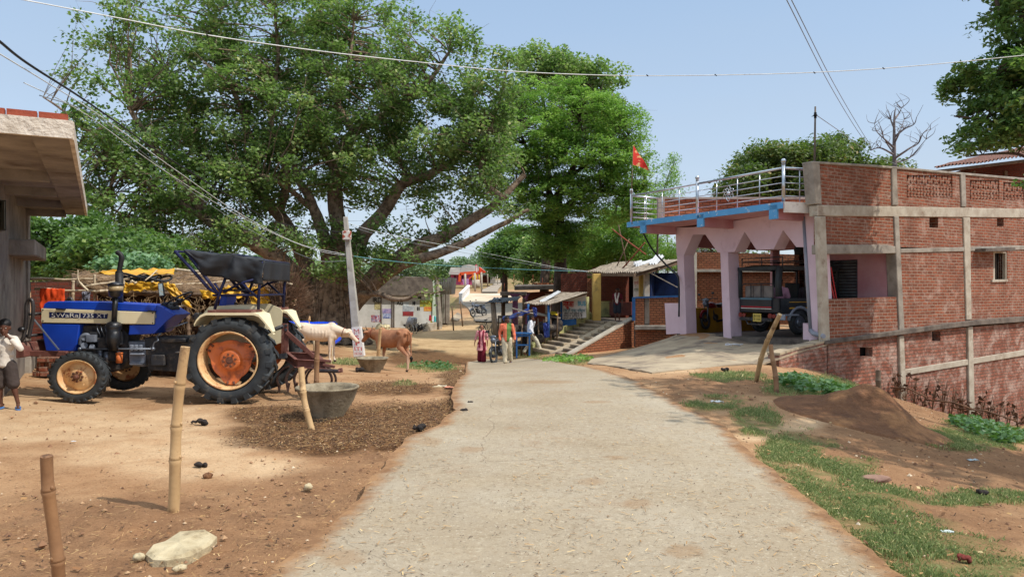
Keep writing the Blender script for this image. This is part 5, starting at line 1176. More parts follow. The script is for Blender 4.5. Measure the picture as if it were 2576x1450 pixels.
def lump(label,px,py,s,seed,name='dung_lump',m_=None,cat='dung'):
    p=G(px,py); mb=MB(); rr=random.Random(seed)
    for i in range(9):
        mb.ell(p+V((rr.random()-.5)*s*.6,(rr.random()-.5)*s*.45,s*.12+rr.random()*s*.22),(s*.22*(.5+rr.random()),s*.16*(.5+rr.random()),s*.13*(.6+rr.random())),rot=Matrix.Rotation(rr.random()*3,3,'Z'),nu=9,nv=6)
    o=mb.build(name,m_ or DNG,origin=p,remesh=s*.045); tag(o,label,cat,gd if cat=='dung' else None)
lump('black lump farther right beside the tall bamboo post',511,1067,.16,1); lump('two small dark lumps left of the black one by the post',487,1064,.07,2)
lump('black folded dung on the mulch close to the road',1052,1084,.17,3); lump('dark dung heap on the road edge past the mulch',1170,1041,.16,4); lump('farthest dark dung lump on the road edge',1183,1019,.12,5)
lump('flattened dark straw dung patch on the pale ground',508,1176,.13,7); lump('black dung under the small feeding trough',905,934,.24,8); lump('dark clod lying on the reddish soil before the apron',1823,934,.2,9)
lump('dark clod on the shaded right verge',2470,1245,.12,10)
lump('worn red cloth lump on the right verge at the bottom edge',2425,1411,.085,11,'red_rag',mat('red_rag',C3((120,48,38)),C3((90,36,30)),5),'rag')
def plastic(label,px,py,s,c,seed,name='plastic_litter'):
    p=G(px,py,.012); mb=MB(); mb.surf(lambda u,v:p+V((u-.5)*s,(v-.5)*s*.6,.25*s*abs(noise.noise(Vector((u*3+seed,v*3,0))))+.004),8,8); o=mb.build(name,mat('litter',C3(c),C3(tuple(x*.85 for x in c)),8,.35),origin=p,solid=.003); tag(o,label,'litter','scraps of plastic litter')
plastic('crumpled clear plastic on the grass beside the road',1803,1013,.16,(214,220,220),1); plastic('blue grey wrapper on the shaded slope',2447,1160,.11,(170,184,186),2); plastic('white scrap low on the right verge',2382,1343,.07,(200,210,206),3)
plastic('white and orange wrapper at the mouth of the ditch',1131,977,.16,(226,150,120),4); plastic('pale crumpled packet beside the orange wrapper',1112,973,.14,(220,206,180),5); plastic('orange scrap on the far grass patch by the stairs',1422,907,.22,(226,80,50),6)
plastic('small white scrap left of the tall bamboo post',185,1113,.04,(224,224,226),7); plastic('pale blue scrap beside the road near the walking man',1403,924,.14,(150,190,220),8)
m=MB()
for dx in(-.12,.12): p=G(1716,836,.03)+V(dx,0,.03); m.ell(p,(.06,.14,.05),rot=Matrix.Rotation(.5+dx,3,'Z'))
tag(m.build('shoes',DARK),'pair of dark shoes left beside the leftmost garage pier','shoes')
# ---------------------------------------------------------------- tractor, side on, facing left
TB=mat('tractor_blue',C3((18,68,180)),C3((16,58,160)),3,.38,.05,20,.002,c3=C3((70,90,140)),s3=5,t3=(.62,.8),spec=.5)
TCm=mat('tractor_cream',C3((228,216,180)),C3((216,202,164)),2,.45,.05,20,.002,c3=C3((176,156,120)),s3=4,t3=(.6,.8),spec=.5)
TYR=mat('tyre_rubber',C3((58,62,64)),C3((44,47,50)),6,.7,.3,40,.004,c3=C3((104,96,84)),s3=5,t3=(.56,.78))
RIM=mat('rim_cream',C3((222,188,138)),C3((206,160,110)),6,.5,.1,20,.002,c3=C3((150,84,46)),s3=7,t3=(.52,.62),spec=.5)
ORA=mat('hub_orange',C3((204,110,54)),C3((184,92,44)),5,.45,.1,20,.002,c3=C3((130,68,44)),s3=5,t3=(.5,.65),spec=.5)
IRN=mat('engine_iron',C3((52,54,60)),C3((34,36,40)),8,.55,.3,30,.004,c3=C3((92,84,76)),s3=6,t3=(.5,.66))
GRM=mat('grey_casting',C3((124,130,142)),C3((96,102,112)),8,.5,.2,30,.003)
BLK2=mat('black_paint',C3((26,27,30)),C3((20,20,22)),4,.35,spec=.6)
CNV=mat('black_canvas',C3((44,46,50)),C3((34,36,40)),3,.6,.3,30,.006)
NAV=mat('navy_paint',C3((30,34,72)),C3((24,28,58)),5,.5)
RBR=mat('rust_brown',C3((118,74,64)),C3((92,56,48)),8,.7,.3,34,.004,c3=C3((140,110,96)),s3=7,t3=(.56,.64))
CHR=mat('chrome',C3((118,124,134)),rough=.4,metal=.6)
DNV=mat('decal_navy',C3((24,36,84)),rough=.5)
T=P
tr=thing('tractor','blue and cream farm tractor with a black cloth canopy and orange rear wheel discs','tractor',(-5.1,11.0,0))
YN,YF=10.79,11.33
def side(poly,y0,y1,Yp=None):
    Yp=Yp or y0; q=[T(x,y,Yp) for x,y in poly]; q=[V(p.x,y0,p.z) for p in q]; return q,V(0,y1-y0,0)
def sprism(poly,y0,y1,m_,nm,par=None,bevel=0,Yp=None,mb=None):
    q,o=side(poly,y0,y1,Yp); m=mb or MB(); m.prism(q,o)
    return m if mb else m.build(nm,m_,par or tr,bevel=bevel,bseg=2)
sprism([(108,773),(111,764),(120,758),(250,759),(392,767),(392,784),(108,775)],YN-.0,YF,TB,'bonnet',bevel=.02)
sprism([(103,775),(389,785),(387,815),(103,811)],YN-.012,YF+.012,TCm,'side_panel',bevel=.008)
sprism([(392,766),(405,770),(440,791),(419,807),(387,839),(323,842),(325,817),(389,816)],YN+.0,YF,TB,'dash_cowl',bevel=.012)
sprism([(103,813),(201,815),(190,883),(115,883),(108,850)],YN-.004,YF,TB,'grille_cowl',bevel=.015)
def plate2(poly,Y,th,m_,nm,par=tr): return sprism(poly,Y-th,Y,m_,nm,par,Yp=Y)
dec=plate2([(124,784),(272,788.5),(270,801),(124,798)],YN-.013,.002,DNV,'name_decal')
lt=MB()
def ttext(k,x0,x1,yb,yt,Y):
    a=T(x0,yb,Y);b=T(x1,yb,Y);h=a.z-T(x0,yt,Y).z; vs,fs=TX[k]; mx_=max(p.x for p in vs); my=max(p.y for p in vs)
    lt.add([V(a.x+(b.x-a.x)*p.x/mx_,Y,a.z-h*p.y/my-.0065*(0)) for p in vs],fs)
ttext('brandname',129,202,797.2,787,YN-.020); ttext('model',207,268,798.5,788.5,YN-.020)
lt.build('lettering',mat('decal_white',C3((232,230,220)),rough=.5),dec)
m=MB()
for q in([(130,776),(160,777),(160,788),(130,787)],): pass
for (x0,x1,y) in((142,162,777),(374,392,782)): 
    m.box(T((x0+x1)/2,y,YN-.03),(T(x1,y,YN).x-T(x0,y,YN).x,.04,.018),rot=Matrix.Rotation(.12,3,'Y'))
for x,y in((108,778),(108,806),(384,787),(384,812),(164,777),(370,783)): m.disc(T(x,y,YN-.018),(0,1,0),.008,.01,8)
m.build('latch',BLK2,tr)
plate2([(387,791),(391,788),(394,791),(394,798),(391,801),(387,798)],YN-.002,.006,CHR,'badge')
m=MB(); m.prism([V(p.x,YN-.0125,p.z) for p in (T(112,815,YN),T(118,815,YN),T(118,816,YN),T(112,816,YN))],V(0,-.001,0))
# grille front and headlamps on the left end
m=MB(); a=T(103,812,YN); 
for k in range(10): m.box((a.x-.006,11.06,a.z+.02-k*.04+.14),(.012,.46,.012))
m.build('grille',BLK2,tr)
for y in(10.9,11.22):
    m=MB(); m.disc((T(104,792,YN).x-.01,y,T(104,792,YN).z),(1,0,0),.055,.03,14); m.build('headlamp',CHR,tr)
# engine and gearbox
m=MB(); sprism([(192,818),(300,818),(322,842),(322,905),(300,930),(210,928),(190,895)],10.88,11.24,None,'',mb=m,Yp=10.88)
for x,y,sx,sy in((215,850,.10,.12),(240,842,.12,.09),(262,862,.14,.16),(300,850,.10,.2),(238,886,.2,.09),(286,895,.16,.14)): m.box(T(x,y,10.84),(sx,.12,sy))
m.build('engine',IRN,tr,bevel=.012)
m=MB()
for x,y,r_ in((214,848,.05),(212,868,.045),(232,872,.04)): m.tube([T(x,y,10.74),T(x,y,10.9)],r_,14)
m.tube(smooth([T(203,866,10.76),T(204,850,10.74),T(212,842,10.74),T(222,843,10.76),T(226,856,10.8)]),.028,8); m.box(T(232,850,10.77),(.12,.1,.1)); m.build('alternator',GRM,tr,bevel=.008)
m=MB()
for x in(244,254,264): m.tube(smooth([T(x,818,10.82),T(x+2,830,10.78),T(x+8,842,10.8),T(x+6,858,10.84)]),.007,5)
m.build('fuel_line',CHR,tr); m=MB(); m.tube([T(252,880,10.8),T(252,905,10.8)],.035,10); m.build('fuel_filter',CHR,tr); m=MB(); m.tube([T(268,884,10.8),T(268,912,10.8)],.04,10); m.build('fuel_filter',CHR,tr)
m=MB(); m.tube([T(300,890,10.78),T(300,912,10.78)],.045,12); m.tube([T(300,886,10.78),T(300,890,10.78)],.05,12); m.build('oil_filter',ORA,tr)
m=MB(); sprism([(322,858),(365,858),(368,880),(362,922),(325,918)],10.86,11.26,None,'',mb=m,Yp=10.86)
for k in range(3): m.box(T(332+k*12,874,10.83),(.05,.08,.09))
m.box(T(345,890,10.82),(.2,.06,.03)); m.box(T(345,914,10.82),(.2,.08,.04)); m.build('gearbox_casting',GRM,tr,bevel=.012)
m=MB(); sprism([(362,848),(470,846),(500,850),(505,925),(440,935),(372,930)],10.84,11.28,None,'',mb=m,Yp=10.84); m.box(T(440,855,10.8),(.35,.12,.06)); m.box(T(400,905,10.8),(.2,.1,.16)); m.box(T(470,884,10.68),(.22,.3,.025)); m.build('transmission',IRN,tr,bevel=.012)
m=MB(); m.tube([T(583,904,10.5),V(T(583,904,10.5).x,11.62,T(583,904,10.5).z)],.12,14); m.tube([T(583,904,10.6),T(583,904,10.8)],.2,16); m.build('rear_axle',IRN,tr)
m=MB(); m.tube(smooth([T(393,846,10.8),T(398,855,10.74),T(388,862,10.74),T(384,876,10.74)]),.012,6); m.tube([T(420,828,10.8),T(472,810,10.8)],.012,6); m.tube([T(405,838,10.8),T(395,846,10.8)],.014,6); m.build('pedal_linkage',CHR,tr)
m=MB(); m.tube([T(201,877,10.72),T(385,877,10.72)],.012,8); m.ell(T(385,877,10.72),.03); m.ell(T(201,877,10.72),.028); m.build('steering_rod',CHR,tr)
# bumper and guard at the nose
m=MB(); sprism([(73,881),(167,883),(167,896),(73,896)],10.62,10.68,None,'',mb=m,Yp=10.62); sprism([(73,881),(167,883),(167,896),(73,896)],11.44,11.5,None,'',mb=m,Yp=10.62); sprism([(51,858),(66,861),(73,881),(73,896),(51,899)],10.5,11.6,None,'',mb=m,Yp=10.6); m.build('front_frame',RBR,tr,bevel=.01)
m=MB(); m.beam(T(79,795,10.58),T(148,879,10.6),.035,.012); m.beam(T(79,795,10.58)+V(0,.95,0),T(148,879,10.6)+V(0,.95,0),.035,.012); m.build('brace_bar',CHR,tr)
m=MB()
for dy in(.0,.95): m.tube(smooth([T(53,856,10.56)+V(0,dy,0),T(60,845,10.56)+V(0,dy,0),T(66,800,10.56)+V(0,dy,0),T(67,766,10.56)+V(0,dy,0),T(74,753,10.56)+V(0,dy,0),T(82,760,10.56)+V(0,dy,0),T(82,800,10.56)+V(0,dy,0),T(72,850,10.56)+V(0,dy,0)]),.026,8)
m.tube([T(66,790,10.56),T(66,790,10.56)+V(0,.95,0)],.022,8); m.tube([T(60,845,10.56),T(60,845,10.56)+V(0,.95,0)],.022,8); m.build('bull_bar',mat('gunmetal',C3((84,80,78)),C3((60,56,56)),6,.4,metal=.5),tr)
m=MB(); m.ell(T(54,828,10.5),(.05,.04,.04)); m.build('side_lamp',BLK2,tr); m=MB(); m.ell(T(54,828,10.5)+V(0,1.1,0),(.05,.04,.04)); m.build('side_lamp',BLK2,tr)
# exhaust stack and air cleaner
def stack(parts,Y,m_,nm):
    m=MB()
    for x,y0,y1,r0,r1 in parts: m.tube([T(x,y1,Y),T(x,y0,Y)],[r1,r0],18)
    return m.build(nm,m_,tr)
m=MB(); x0=291.5; Yc=10.72
m.lathe([(0,0),(.09,.0),(.108,.012),(.106,.03),(.06,.055),(0,.062)],Matrix.Translation(T(x0,719,Yc)),22); m.lathe([(.10,0),(.088,-.07),(.05,-.10),(0,-.1)],Matrix.Translation(T(x0,731,Yc)),22); m.build('air_intake_cap',BLK2,tr)
m=MB(); m.tube([T(x0,732,Yc),T(x0,719,Yc)],.098,22); m.build('dust_bowl',mat('dust_bowl_tan',C3((176,158,122)),C3((150,130,96)),5,.35),tr)
m=MB(); m.tube([T(287,812,Yc),T(x0-.5,738,Yc)],[.038,.038],14); m.lathe([(0,.0),(.05,0),(.09,-.02),(.108,-.05),(.11,-.09),(.09,-.14),(.1,-.15),(.1,-.30),(.08,-.33),(.07,-.42),(0,-.42)],Matrix.Translation(T(286,808,Yc)),22); m.build('air_cleaner',BLK2,tr)
m=MB(); Y=11.02; m.tube([T(300,770,Y),T(300,684,Y)],.056,16); m.tube([T(300,684,Y),T(300,680,Y)],[.056,.035],16); m.tube(smooth([T(300,684,Y),T(303,665,Y),T(306,650,Y),T(303,640,Y),T(294,634,Y)]),[.036]*25,12); m.tube([T(301,735,Y),T(301,815,Y)],.05,14); m.build('exhaust',mat('exhaust_black',C3((40,38,38)),C3((28,27,28)),7,.55),tr)
# steering, seat, mirror, dash
m=MB(); c=T(451,752,11.06); ax=Vector((-.50,0,.86)).normalized(); e1=Vector((0,1,0)); e2=ax.cross(e1)
m.tube([c+(e1*math.cos(t)+e2*math.sin(t))*.205 for t in[i*math.pi/14 for i in range(29)]],.014,7)
for k in range(3): t=k*2.09; m.tube([c-ax*.03,c+(e1*math.cos(t)+e2*math.sin(t))*.2],.009,5)
m.tube([c-ax*.02,T(424,778,11.06)],.028,8); m.ell(c-ax*.02,(.05,.05,.03)); m.build('steering_wheel',BLK2,tr)
m=MB(); sprism([(405,770),(418,757),(440,772),(436,788)],10.9,11.2,None,'',mb=m,Yp=11.0); m.build('dashboard',IRN,tr,bevel=.02)
m=MB(); m.box(T(406,728,10.66),(.075,.035,.19),rot=Matrix.Rotation(-.12,3,'Y')); m.tube([T(408,745,10.68),T(418,768,10.85)],.008,5); mi_=m.build('mirror',BLK2,tr,bevel=.01)
m=MB(); m.box(T(406.4,728,10.66)+V(.0,-.02,0),(.055,.004,.165),rot=Matrix.Rotation(-.12,3,'Y')); m.build('mirror_glass',mat('mirror_glass',C3((190,205,206)),rough=.1,metal=.8),mi_)
m=MB(); m.box(T(572,764,11.06),(.10,.42,.28),rot=Matrix.Rotation(.18,3,'Y')); m.box(T(556,786,11.06),(.34,.44,.07)); m.build('seat',TB,tr,bevel=.035,bseg=3)
m=MB(); m.tube([T(592,778,10.9),T(592,760,10.9)],.02,6); m.tube([T(590,800,10.95),T(600,770,10.95)],.018,6); m.box(T(598,778,11.0),(.1,.1,.12)); m.build('lever_block',IRN,tr)
# mudguards
def guard(y0,y1):
    pts=[(497,813),(503,802),(513,791),(526,785.5),(646,785.5),(658,790),(670,803),(694,833)]
    q=[T(x,y,10.3) for x,y in pts]; m=MB()
    n_=len(q); up=[V(p.x,y0,p.z) for p in q]+[V(p.x,y1,p.z) for p in q]; 
    up[2*n_-1].y=y0+.10; up[2*n_-2].y=min(up[2*n_-2].y,y0+.34); dn=[p-V(0,0,.032) for p in up]
    m.add(up+dn,[(i,i+1,n_+i+1,n_+i) for i in range(n_-1)]+[(2*n_+i,3*n_+i,3*n_+i+1,2*n_+i+1) for i in range(n_-1)]+[(i,2*n_+i,2*n_+i+1,i+1) for i in range(n_-1)]+[(n_+i,n_+i+1,3*n_+i+1,3*n_+i) for i in range(n_-1)]+[(0,n_,3*n_,2*n_),(n_-1,3*n_-1,4*n_-1,2*n_+n_-1)][:2])
    yi=y1 if y1<11 else y0; z_=[V(p.x,yi,p.z) for p in q]; e=[T(x,y,10.3) for x,y in[(470,850),(478,815),(484,790),(500,772),(560,768),(610,768),(640,780)]]
    e=[V(p.x,yi,p.z) for p in e]
    m.prism(e+[V(q[4].x,yi,q[4].z-.02),V(q[4].x-.02,yi,q[4].z-.5),V(q[0].x,yi,q[0].z-.6)],V(0,.02 if y1<11 else -.02,0))
    return m.build('mudguard',TCm,tr)
guard(10.18,10.66); guard(11.46,11.94)
m=MB(); m.box(T(592,783,10.42)+V(0,0,.01),(.60,.44,.035)); m.box(T(592,783,10.42)+V(0,1.28,.01),(.60,.44,.035)); m.build('guard_pad',RBR,tr)
m=MB(); m.box(T(500,795,10.5),(.06,.16,.10)); m.ell(T(493,797,10.5),(.05,.05,.05)); m.build('work_lamp',BLK2,tr,bevel=.01)
# wheels
def tyre(c,R_,r_,w,lugs,sx,lug_h=.03,seed=0):
    """tyre around the y axis at c"""
    M4=Matrix.Translation(c)@Matrix.Diagonal((sx,1,1,1))@Matrix.Rotation(math.pi/2,4,'X')
    h=w/2; Rb=R_-lug_h
    m=MB(); prof=[(r_,-h*.62),(r_+(Rb-r_)*.25,-h*.92),(r_+(Rb-r_)*.6,-h),(Rb-.02,-h*.93),(Rb,-h*.75),(Rb+.004,0),(Rb,h*.75),(Rb-.02,h*.93),(r_+(Rb-r_)*.6,h),(r_+(Rb-r_)*.25,h*.92),(r_,h*.62)]
    m.lathe(prof,M4,64,close=True)
    for k in range(lugs):
        for s in(-1,1):
            t0=2*math.pi*(k+(0 if s<0 else .5))/lugs
            def pt(t,y,r): return M4@Vector((r*math.cos(t),r*math.sin(t),y))
            dt=2*math.pi/lugs*.62; wd=2*math.pi/lugs*(.40 if lug_h>.02 else .36)
            y0=s*h*1.0; y1=s*h*.0 if lug_h>.02 else s*h*.45
            vs=[]
            for r in(Rb-.045 if lug_h>.02 else Rb-.03,R_):
                sh=.0 if r==R_ else .0
                vs+=[pt(t0,y0*(.96 if r==R_ else 1.01),r),pt(t0+wd,y0*(.96 if r==R_ else 1.01),r),pt(t0+wd*.8+dt,y1,r),pt(t0+dt,y1,r)]
            m.add(vs,[(0,1,2,3),(7,6,5,4),(0,4,5,1),(1,5,6,2),(2,6,7,3),(3,7,4,0)])
    return m,M4
def ringm(mb,M4,prof,n=48): mb.lathe(prof,M4,n)
def rear_wheel(Y,near=True):
    c=T(583,904,10.36); c.y=Y
    w=bpy.data.objects.new('rear_wheel',None)
    m,M4=tyre(c,.592,.385,.33,19,1.035)
    s=1 if near else -1
    root=m.build('tyre',TYR,tr)
    root.name='rear_wheel'
    m=MB(); ringm(m,M4,[(.40,s*.13),(.405,s*.155),(.385,s*.15),(.37,s*.11),(.365,s*.02),(.365,-s*.10)],56); m.build('rim',RIM,root)
    m=MB(); 
    # deep dished disc with three lobes
    def dsc(u,v):
        t=u*2*math.pi; rr_=v; lob=.275+.075*max(0,math.cos(3*(t-.5)))**1.0
        if rr_<.35: r=rr_/.35*.125; y=.075
        elif rr_<.5: r=.125+(rr_-.35)/.15*.03; y=.075-.05*(rr_-.35)/.15
        else: r=.155+(rr_-.5)/.5*(lob-.155); y=.025-.02*math.sin((rr_-.5)*6)
        return M4@Vector((r*math.cos(t),r*math.sin(t),s*y))
    m.surf(dsc,60,20); d_=m.build('disc',ORA,root,solid=.012)
    m=MB()
    for k in range(8): t=k*math.pi/4+.2; m.disc(M4@Vector((.082*math.cos(t),.082*math.sin(t),s*.085)),(0,1,0),.016,.03,6)
    m.disc(M4@Vector((0,0,s*.08)),(0,1,0),.05,.03,18); m.disc(M4@Vector((0,0,s*.09)),(0,1,0),.035,.02,18)
    for t in(.5,2.6,4.7):
        for dt in(-.13,.13): a_=M4@Vector((.30*math.cos(t+dt),.30*math.sin(t+dt),s*.03)); b_=M4@Vector((.37*math.cos(t+dt),.37*math.sin(t+dt),s*.02)); m.tube([a_,b_],.016,6)
    m.build('hub_bolts',mat('bolt_rust',C3((120,76,56)),C3((84,54,44)),20,.7),d_)
def front_wheel(Y,near=True):
    c=T(200,946,10.44); c.y=Y; s=1 if near else -1
    m,M4=tyre(c,.350,.225,.16,26,1.17,lug_h=.012)
    root=m.build('front_wheel',TYR,tr)
    m=MB(); ringm(m,M4,[(.232,s*.05),(.238,s*.075),(.225,s*.072),(.212,s*.045),(.205,s*.0),(.19,-s*.01),(.185,s*.0),(.17,s*.015),(.10,s*.03),(.075,s*.05),(.07,s*.05),(0,s*.05)],48)
    d_=m.build('rim',RIM,root)
    m=MB()
    m.tube([M4@Vector((0,0,s*.05)),M4@Vector((0,0,s*.10)),M4@Vector((0,0,s*.125))],[.04,.038,.02],14)
    for k in range(8): t=k*math.pi/4; m.disc(M4@Vector((.062*math.cos(t),.062*math.sin(t),s*.055)),(0,1,0),.017,.03,6)
    m.build('hub',mat('hub_rust',C3((112,70,52)),C3((76,50,40)),16,.7),d_)
    m=MB()
    for k in range(4): t=k*math.pi/2+.5; m.disc(M4@Vector((.13*math.cos(t),.13*math.sin(t),s*.03)),(0,1,0),.012,.012,8)
    m.build('wheel_bolts',RIM,d_)
rear_wheel(10.36); rear_wheel(11.76,False); front_wheel(10.44); front_wheel(11.66,False)
m=MB(); a=T(200,946,10.44); m.tube([a+V(0,.08,0),a+V(0,1.15,0)],.035,10); m.tube([a+V(0,.14,0),a+V(0,.14,.2)],.04,10); m.tube([a+V(0,1.06,0),a+V(0,1.06,.2)],.04,10); m.box(a+V(0,.61,.17),(.12,1.0,.12)); m.build('front_axle',IRN,tr)
# canopy frame and cloth
m=MB(); r_=.022
for dy in(0,1.15):
    Y=10.46
    def q(x,y): p=T(x,y,Y); p.y+=dy; return p
    m.tube([q(540,777),q(553,735),q(570,692)],r_,8); m.tube([q(650,778),q(652,720),q(662,657)],r_,8)
    m.tube([q(525,725),q(489,684),q(440,631)],r_*1.1,8); m.tube([q(548,738),q(516,695),q(466,629)],r_*1.1,8)
    m.tube([q(562,735),q(604,712),q(648,700)],r_*.8,8); m.tube([q(604,708),q(650,750)],r_*.8,8); m.tube([q(556,735),q(540,712)],r_*.8,8)
    m.tube([q(525,725),q(544,736)],r_,8)
for x,y in((562,742),(556,730),(650,742),(466,629),(440,631),(582,639),(664,655),(650,700)):
    a=T(x,y,10.46); m.tube([a,a+V(0,1.15,0)],.015,7)
m.tube([T(535,742,10.46),T(664,742,10.46)],.015,7)
m.build('canopy_frame',NAV,tr)
top=[(465,627),(500,636),(540,640),(583,637),(592,641),(628,650),(666,655)]
bot=[(466,628),(494,668),(514,692),(556,696),(603,711),(640,712),(663,717)]
def tl(t,L):
    x=t*(len(L)-1); i=min(int(x),len(L)-2); f=x-i; return L[i][0]*(1-f)+L[i+1][0]*f, L[i][1]*(1-f)+L[i+1][1]*f
m=MB()
def ctop(u,v):
    x,y=tl(u,top); p=T(x,y,10.44); p.y=10.44+v*1.2
    p.z+=-.055*math.sin(v*math.pi)*abs(math.sin(u*math.pi*3))+.02*noise.noise(Vector((u*8,v*6,2))); return p
def cside(u,v):
    a=Vector((*tl(u,top),0)); b=Vector((*tl(u,bot),0)); q=a.lerp(b,v); p=T(q.x,q.y,10.44)
    p.y-=.02*math.sin(v*math.pi)+.06*math.sin(u*19+v*3)*v*(.5+u)+.025*noise.noise(Vector((u*9,v*4,7))); p.x+=.02*noise.noise(Vector((u*9,v*7,3)))*v; return p
m.surf(ctop,48,18); m.surf(cside,60,12)
def cfar(u,v): p=cside(u,v*.5); p.y=11.64+.02*math.sin(u*20)*v; return p
m.surf(cfar,40,6)
def cback(u,v): a=T(665,655,10.44); b=T(661,706,10.44); p=a.lerp(b,v); p.y=10.44+u*1.2; p.x+=.02*math.sin(u*14)*v; return p
m.surf(cback,20,8)
m.build('canopy',CNV,tr,solid=.006)
m=MB()
for (a,b,c,d) in(((470,640),(492,650),(500,664),(481,655)),((508,675),(524,678),(540,696),(522,694))):
    m.prism([T(*a,10.55),T(*b,10.55),T(*c,10.55),T(*d,10.55)],V(0,.9,0))
m.build('visor_lining',mat('visor_grey',C3((140,140,146)),C3((110,112,118)),4,.8),tr)
# rear linkage
m=MB(); m.tube([T(668,836,10.9),T(712,820,10.9)],.03,8); m.build('top_link',IRN,tr); m=MB(); m.tube([T(660,893,11.25),T(714,898,11.4)],.025,8); m.build('lift_arm',IRN,tr); m=MB(); m.tube([T(660,893,10.9),T(714,898,10.75)],.025,8); m.beam(T(675,900,10.62),T(722,893,10.62),.03,.07); m.build('lift_arm',IRN,tr)
m=MB()
def tread(y0,y1):
    pass
# ---------------------------------------------------------------- cultivator behind the tractor
cv=thing('cultivator','rust-brown spring tine cultivator hitched behind the tractor','cultivator',(T(780,960,11).x,11.1,T(780,960,11).z))
m=MB()
for dy in(0,.55): m.beam(T(719,812,10.75)+V(0,dy*.0,0),T(719,812,10.75),.05) if 0 else None
m.beam(T(719,813,10.85),T(721,897,10.85),.065,.02,up=(0,1,0)); m.build('mast_bar',RBR,cv,bevel=.004); m=MB(); m.beam(T(714,813,11.15),T(712,897,11.15),.065,.02,up=(0,1,0)); m.build('mast_bar',RBR,cv,bevel=.004)
m=MB(); m.beam(T(720,834,10.83),T(792,898,10.83),.06,.02,up=(0,1,0)); m.build('stay_bar',RBR,cv,bevel=.004); m=MB(); m.beam(T(716,834,11.17),T(788,896,11.17),.06,.02,up=(0,1,0)); m.build('stay_bar',RBR,cv,bevel=.004)
m=MB()
for (x,y) in((719,818),(719,829),(721,893)): m.disc(T(x,y,10.82),(0,1,0),.02,.03,8)
m.build('bolt',IRN,cv)
def chan(mb,a,b,w=.03,h=.11):
    mb.beam(a,b,.012,h); 
    d=(b-a).normalized(); n_=Vector((d.y,-d.x,0)).normalized()
    for s in(-1,1): mb.beam(a+V(0,0,s*h/2)+n_*.02,b+V(0,0,s*h/2)+n_*.02,.05,.01)
fz=T(760,913,10.5).z
XA=T(726,0,10.9).x; XB=T(818,0,10.5).x
m=MB()
chan(m,T(749,913,10.45),T(818,917,10.45)); chan(m,T(712,888,11.75),T(772,890,11.75)); 
chan(m,T(724,893,10.9),T(749,913,10.45)); chan(m,T(795,893,11.2),T(818,917,10.45)); chan(m,T(712,893,11.75),T(726,893,10.9)); chan(m,T(724,895,10.95),T(800,897,11.0)); chan(m,T(775,890,11.75),T(800,893,11.1))
m.build('frame',RBR,cv,bevel=.003)
m=MB()
for (a,b) in(((790,926),(855,932)),((812,916),(842,922)),((800,904),(832,908))):
    m.beam(T(*a,10.4),T(*b,10.4),.05,.035)
m.tube([T(792,931,10.36),T(856,933,10.36)],.022,10); m.beam(T(856,925,10.38),T(858,936,10.38),.05,.05); m.build('spring_bar',RBR,cv,bevel=.004)
m=MB(); p0=T(795,931.5,10.33)
m.tube([p0+(T(852,932.5,10.33)-p0)*(i/160)+V(0,math.cos(i*.9)*.024,math.sin(i*.9)*.024) for i in range(161)],.005,4); m.build('coil_spring',IRN,cv)
def tine(x,Y,flip=1,dx=0):
    m=MB(); pts=[(x,920),(x+flip*14,926),(x+flip*26,940),(x+flip*30,955),(x+flip*26+dx,968)]
    w=smooth([T(a,b,Y) for a,b in pts],6)
    for p,q in zip(w,w[1:]): m.beam(p,q+(q-p)*.15,.026,.05,up=(0,1,0))
    e=w[-1]; m.prism([e+V(-.035,0,.03),e+V(.035,0,.03),e+V(.01*flip+.02,0,-.1),e+V(-.01,0,-.1)],V(0,.012,0))
    m.build('tine',mat('tine_iron',C3((84,62,54)),C3((56,42,38)),7,.6) if x==750 else bpy.data.materials['tine_iron'],cv)
for x,Y,f in((750,10.5,-1),(770,11.2,-1),(728,11.6,-1),(792,10.55,-1),(805,10.5,1),(800,11.1,-1),(815,11.6,1)): tine(x,Y,f)
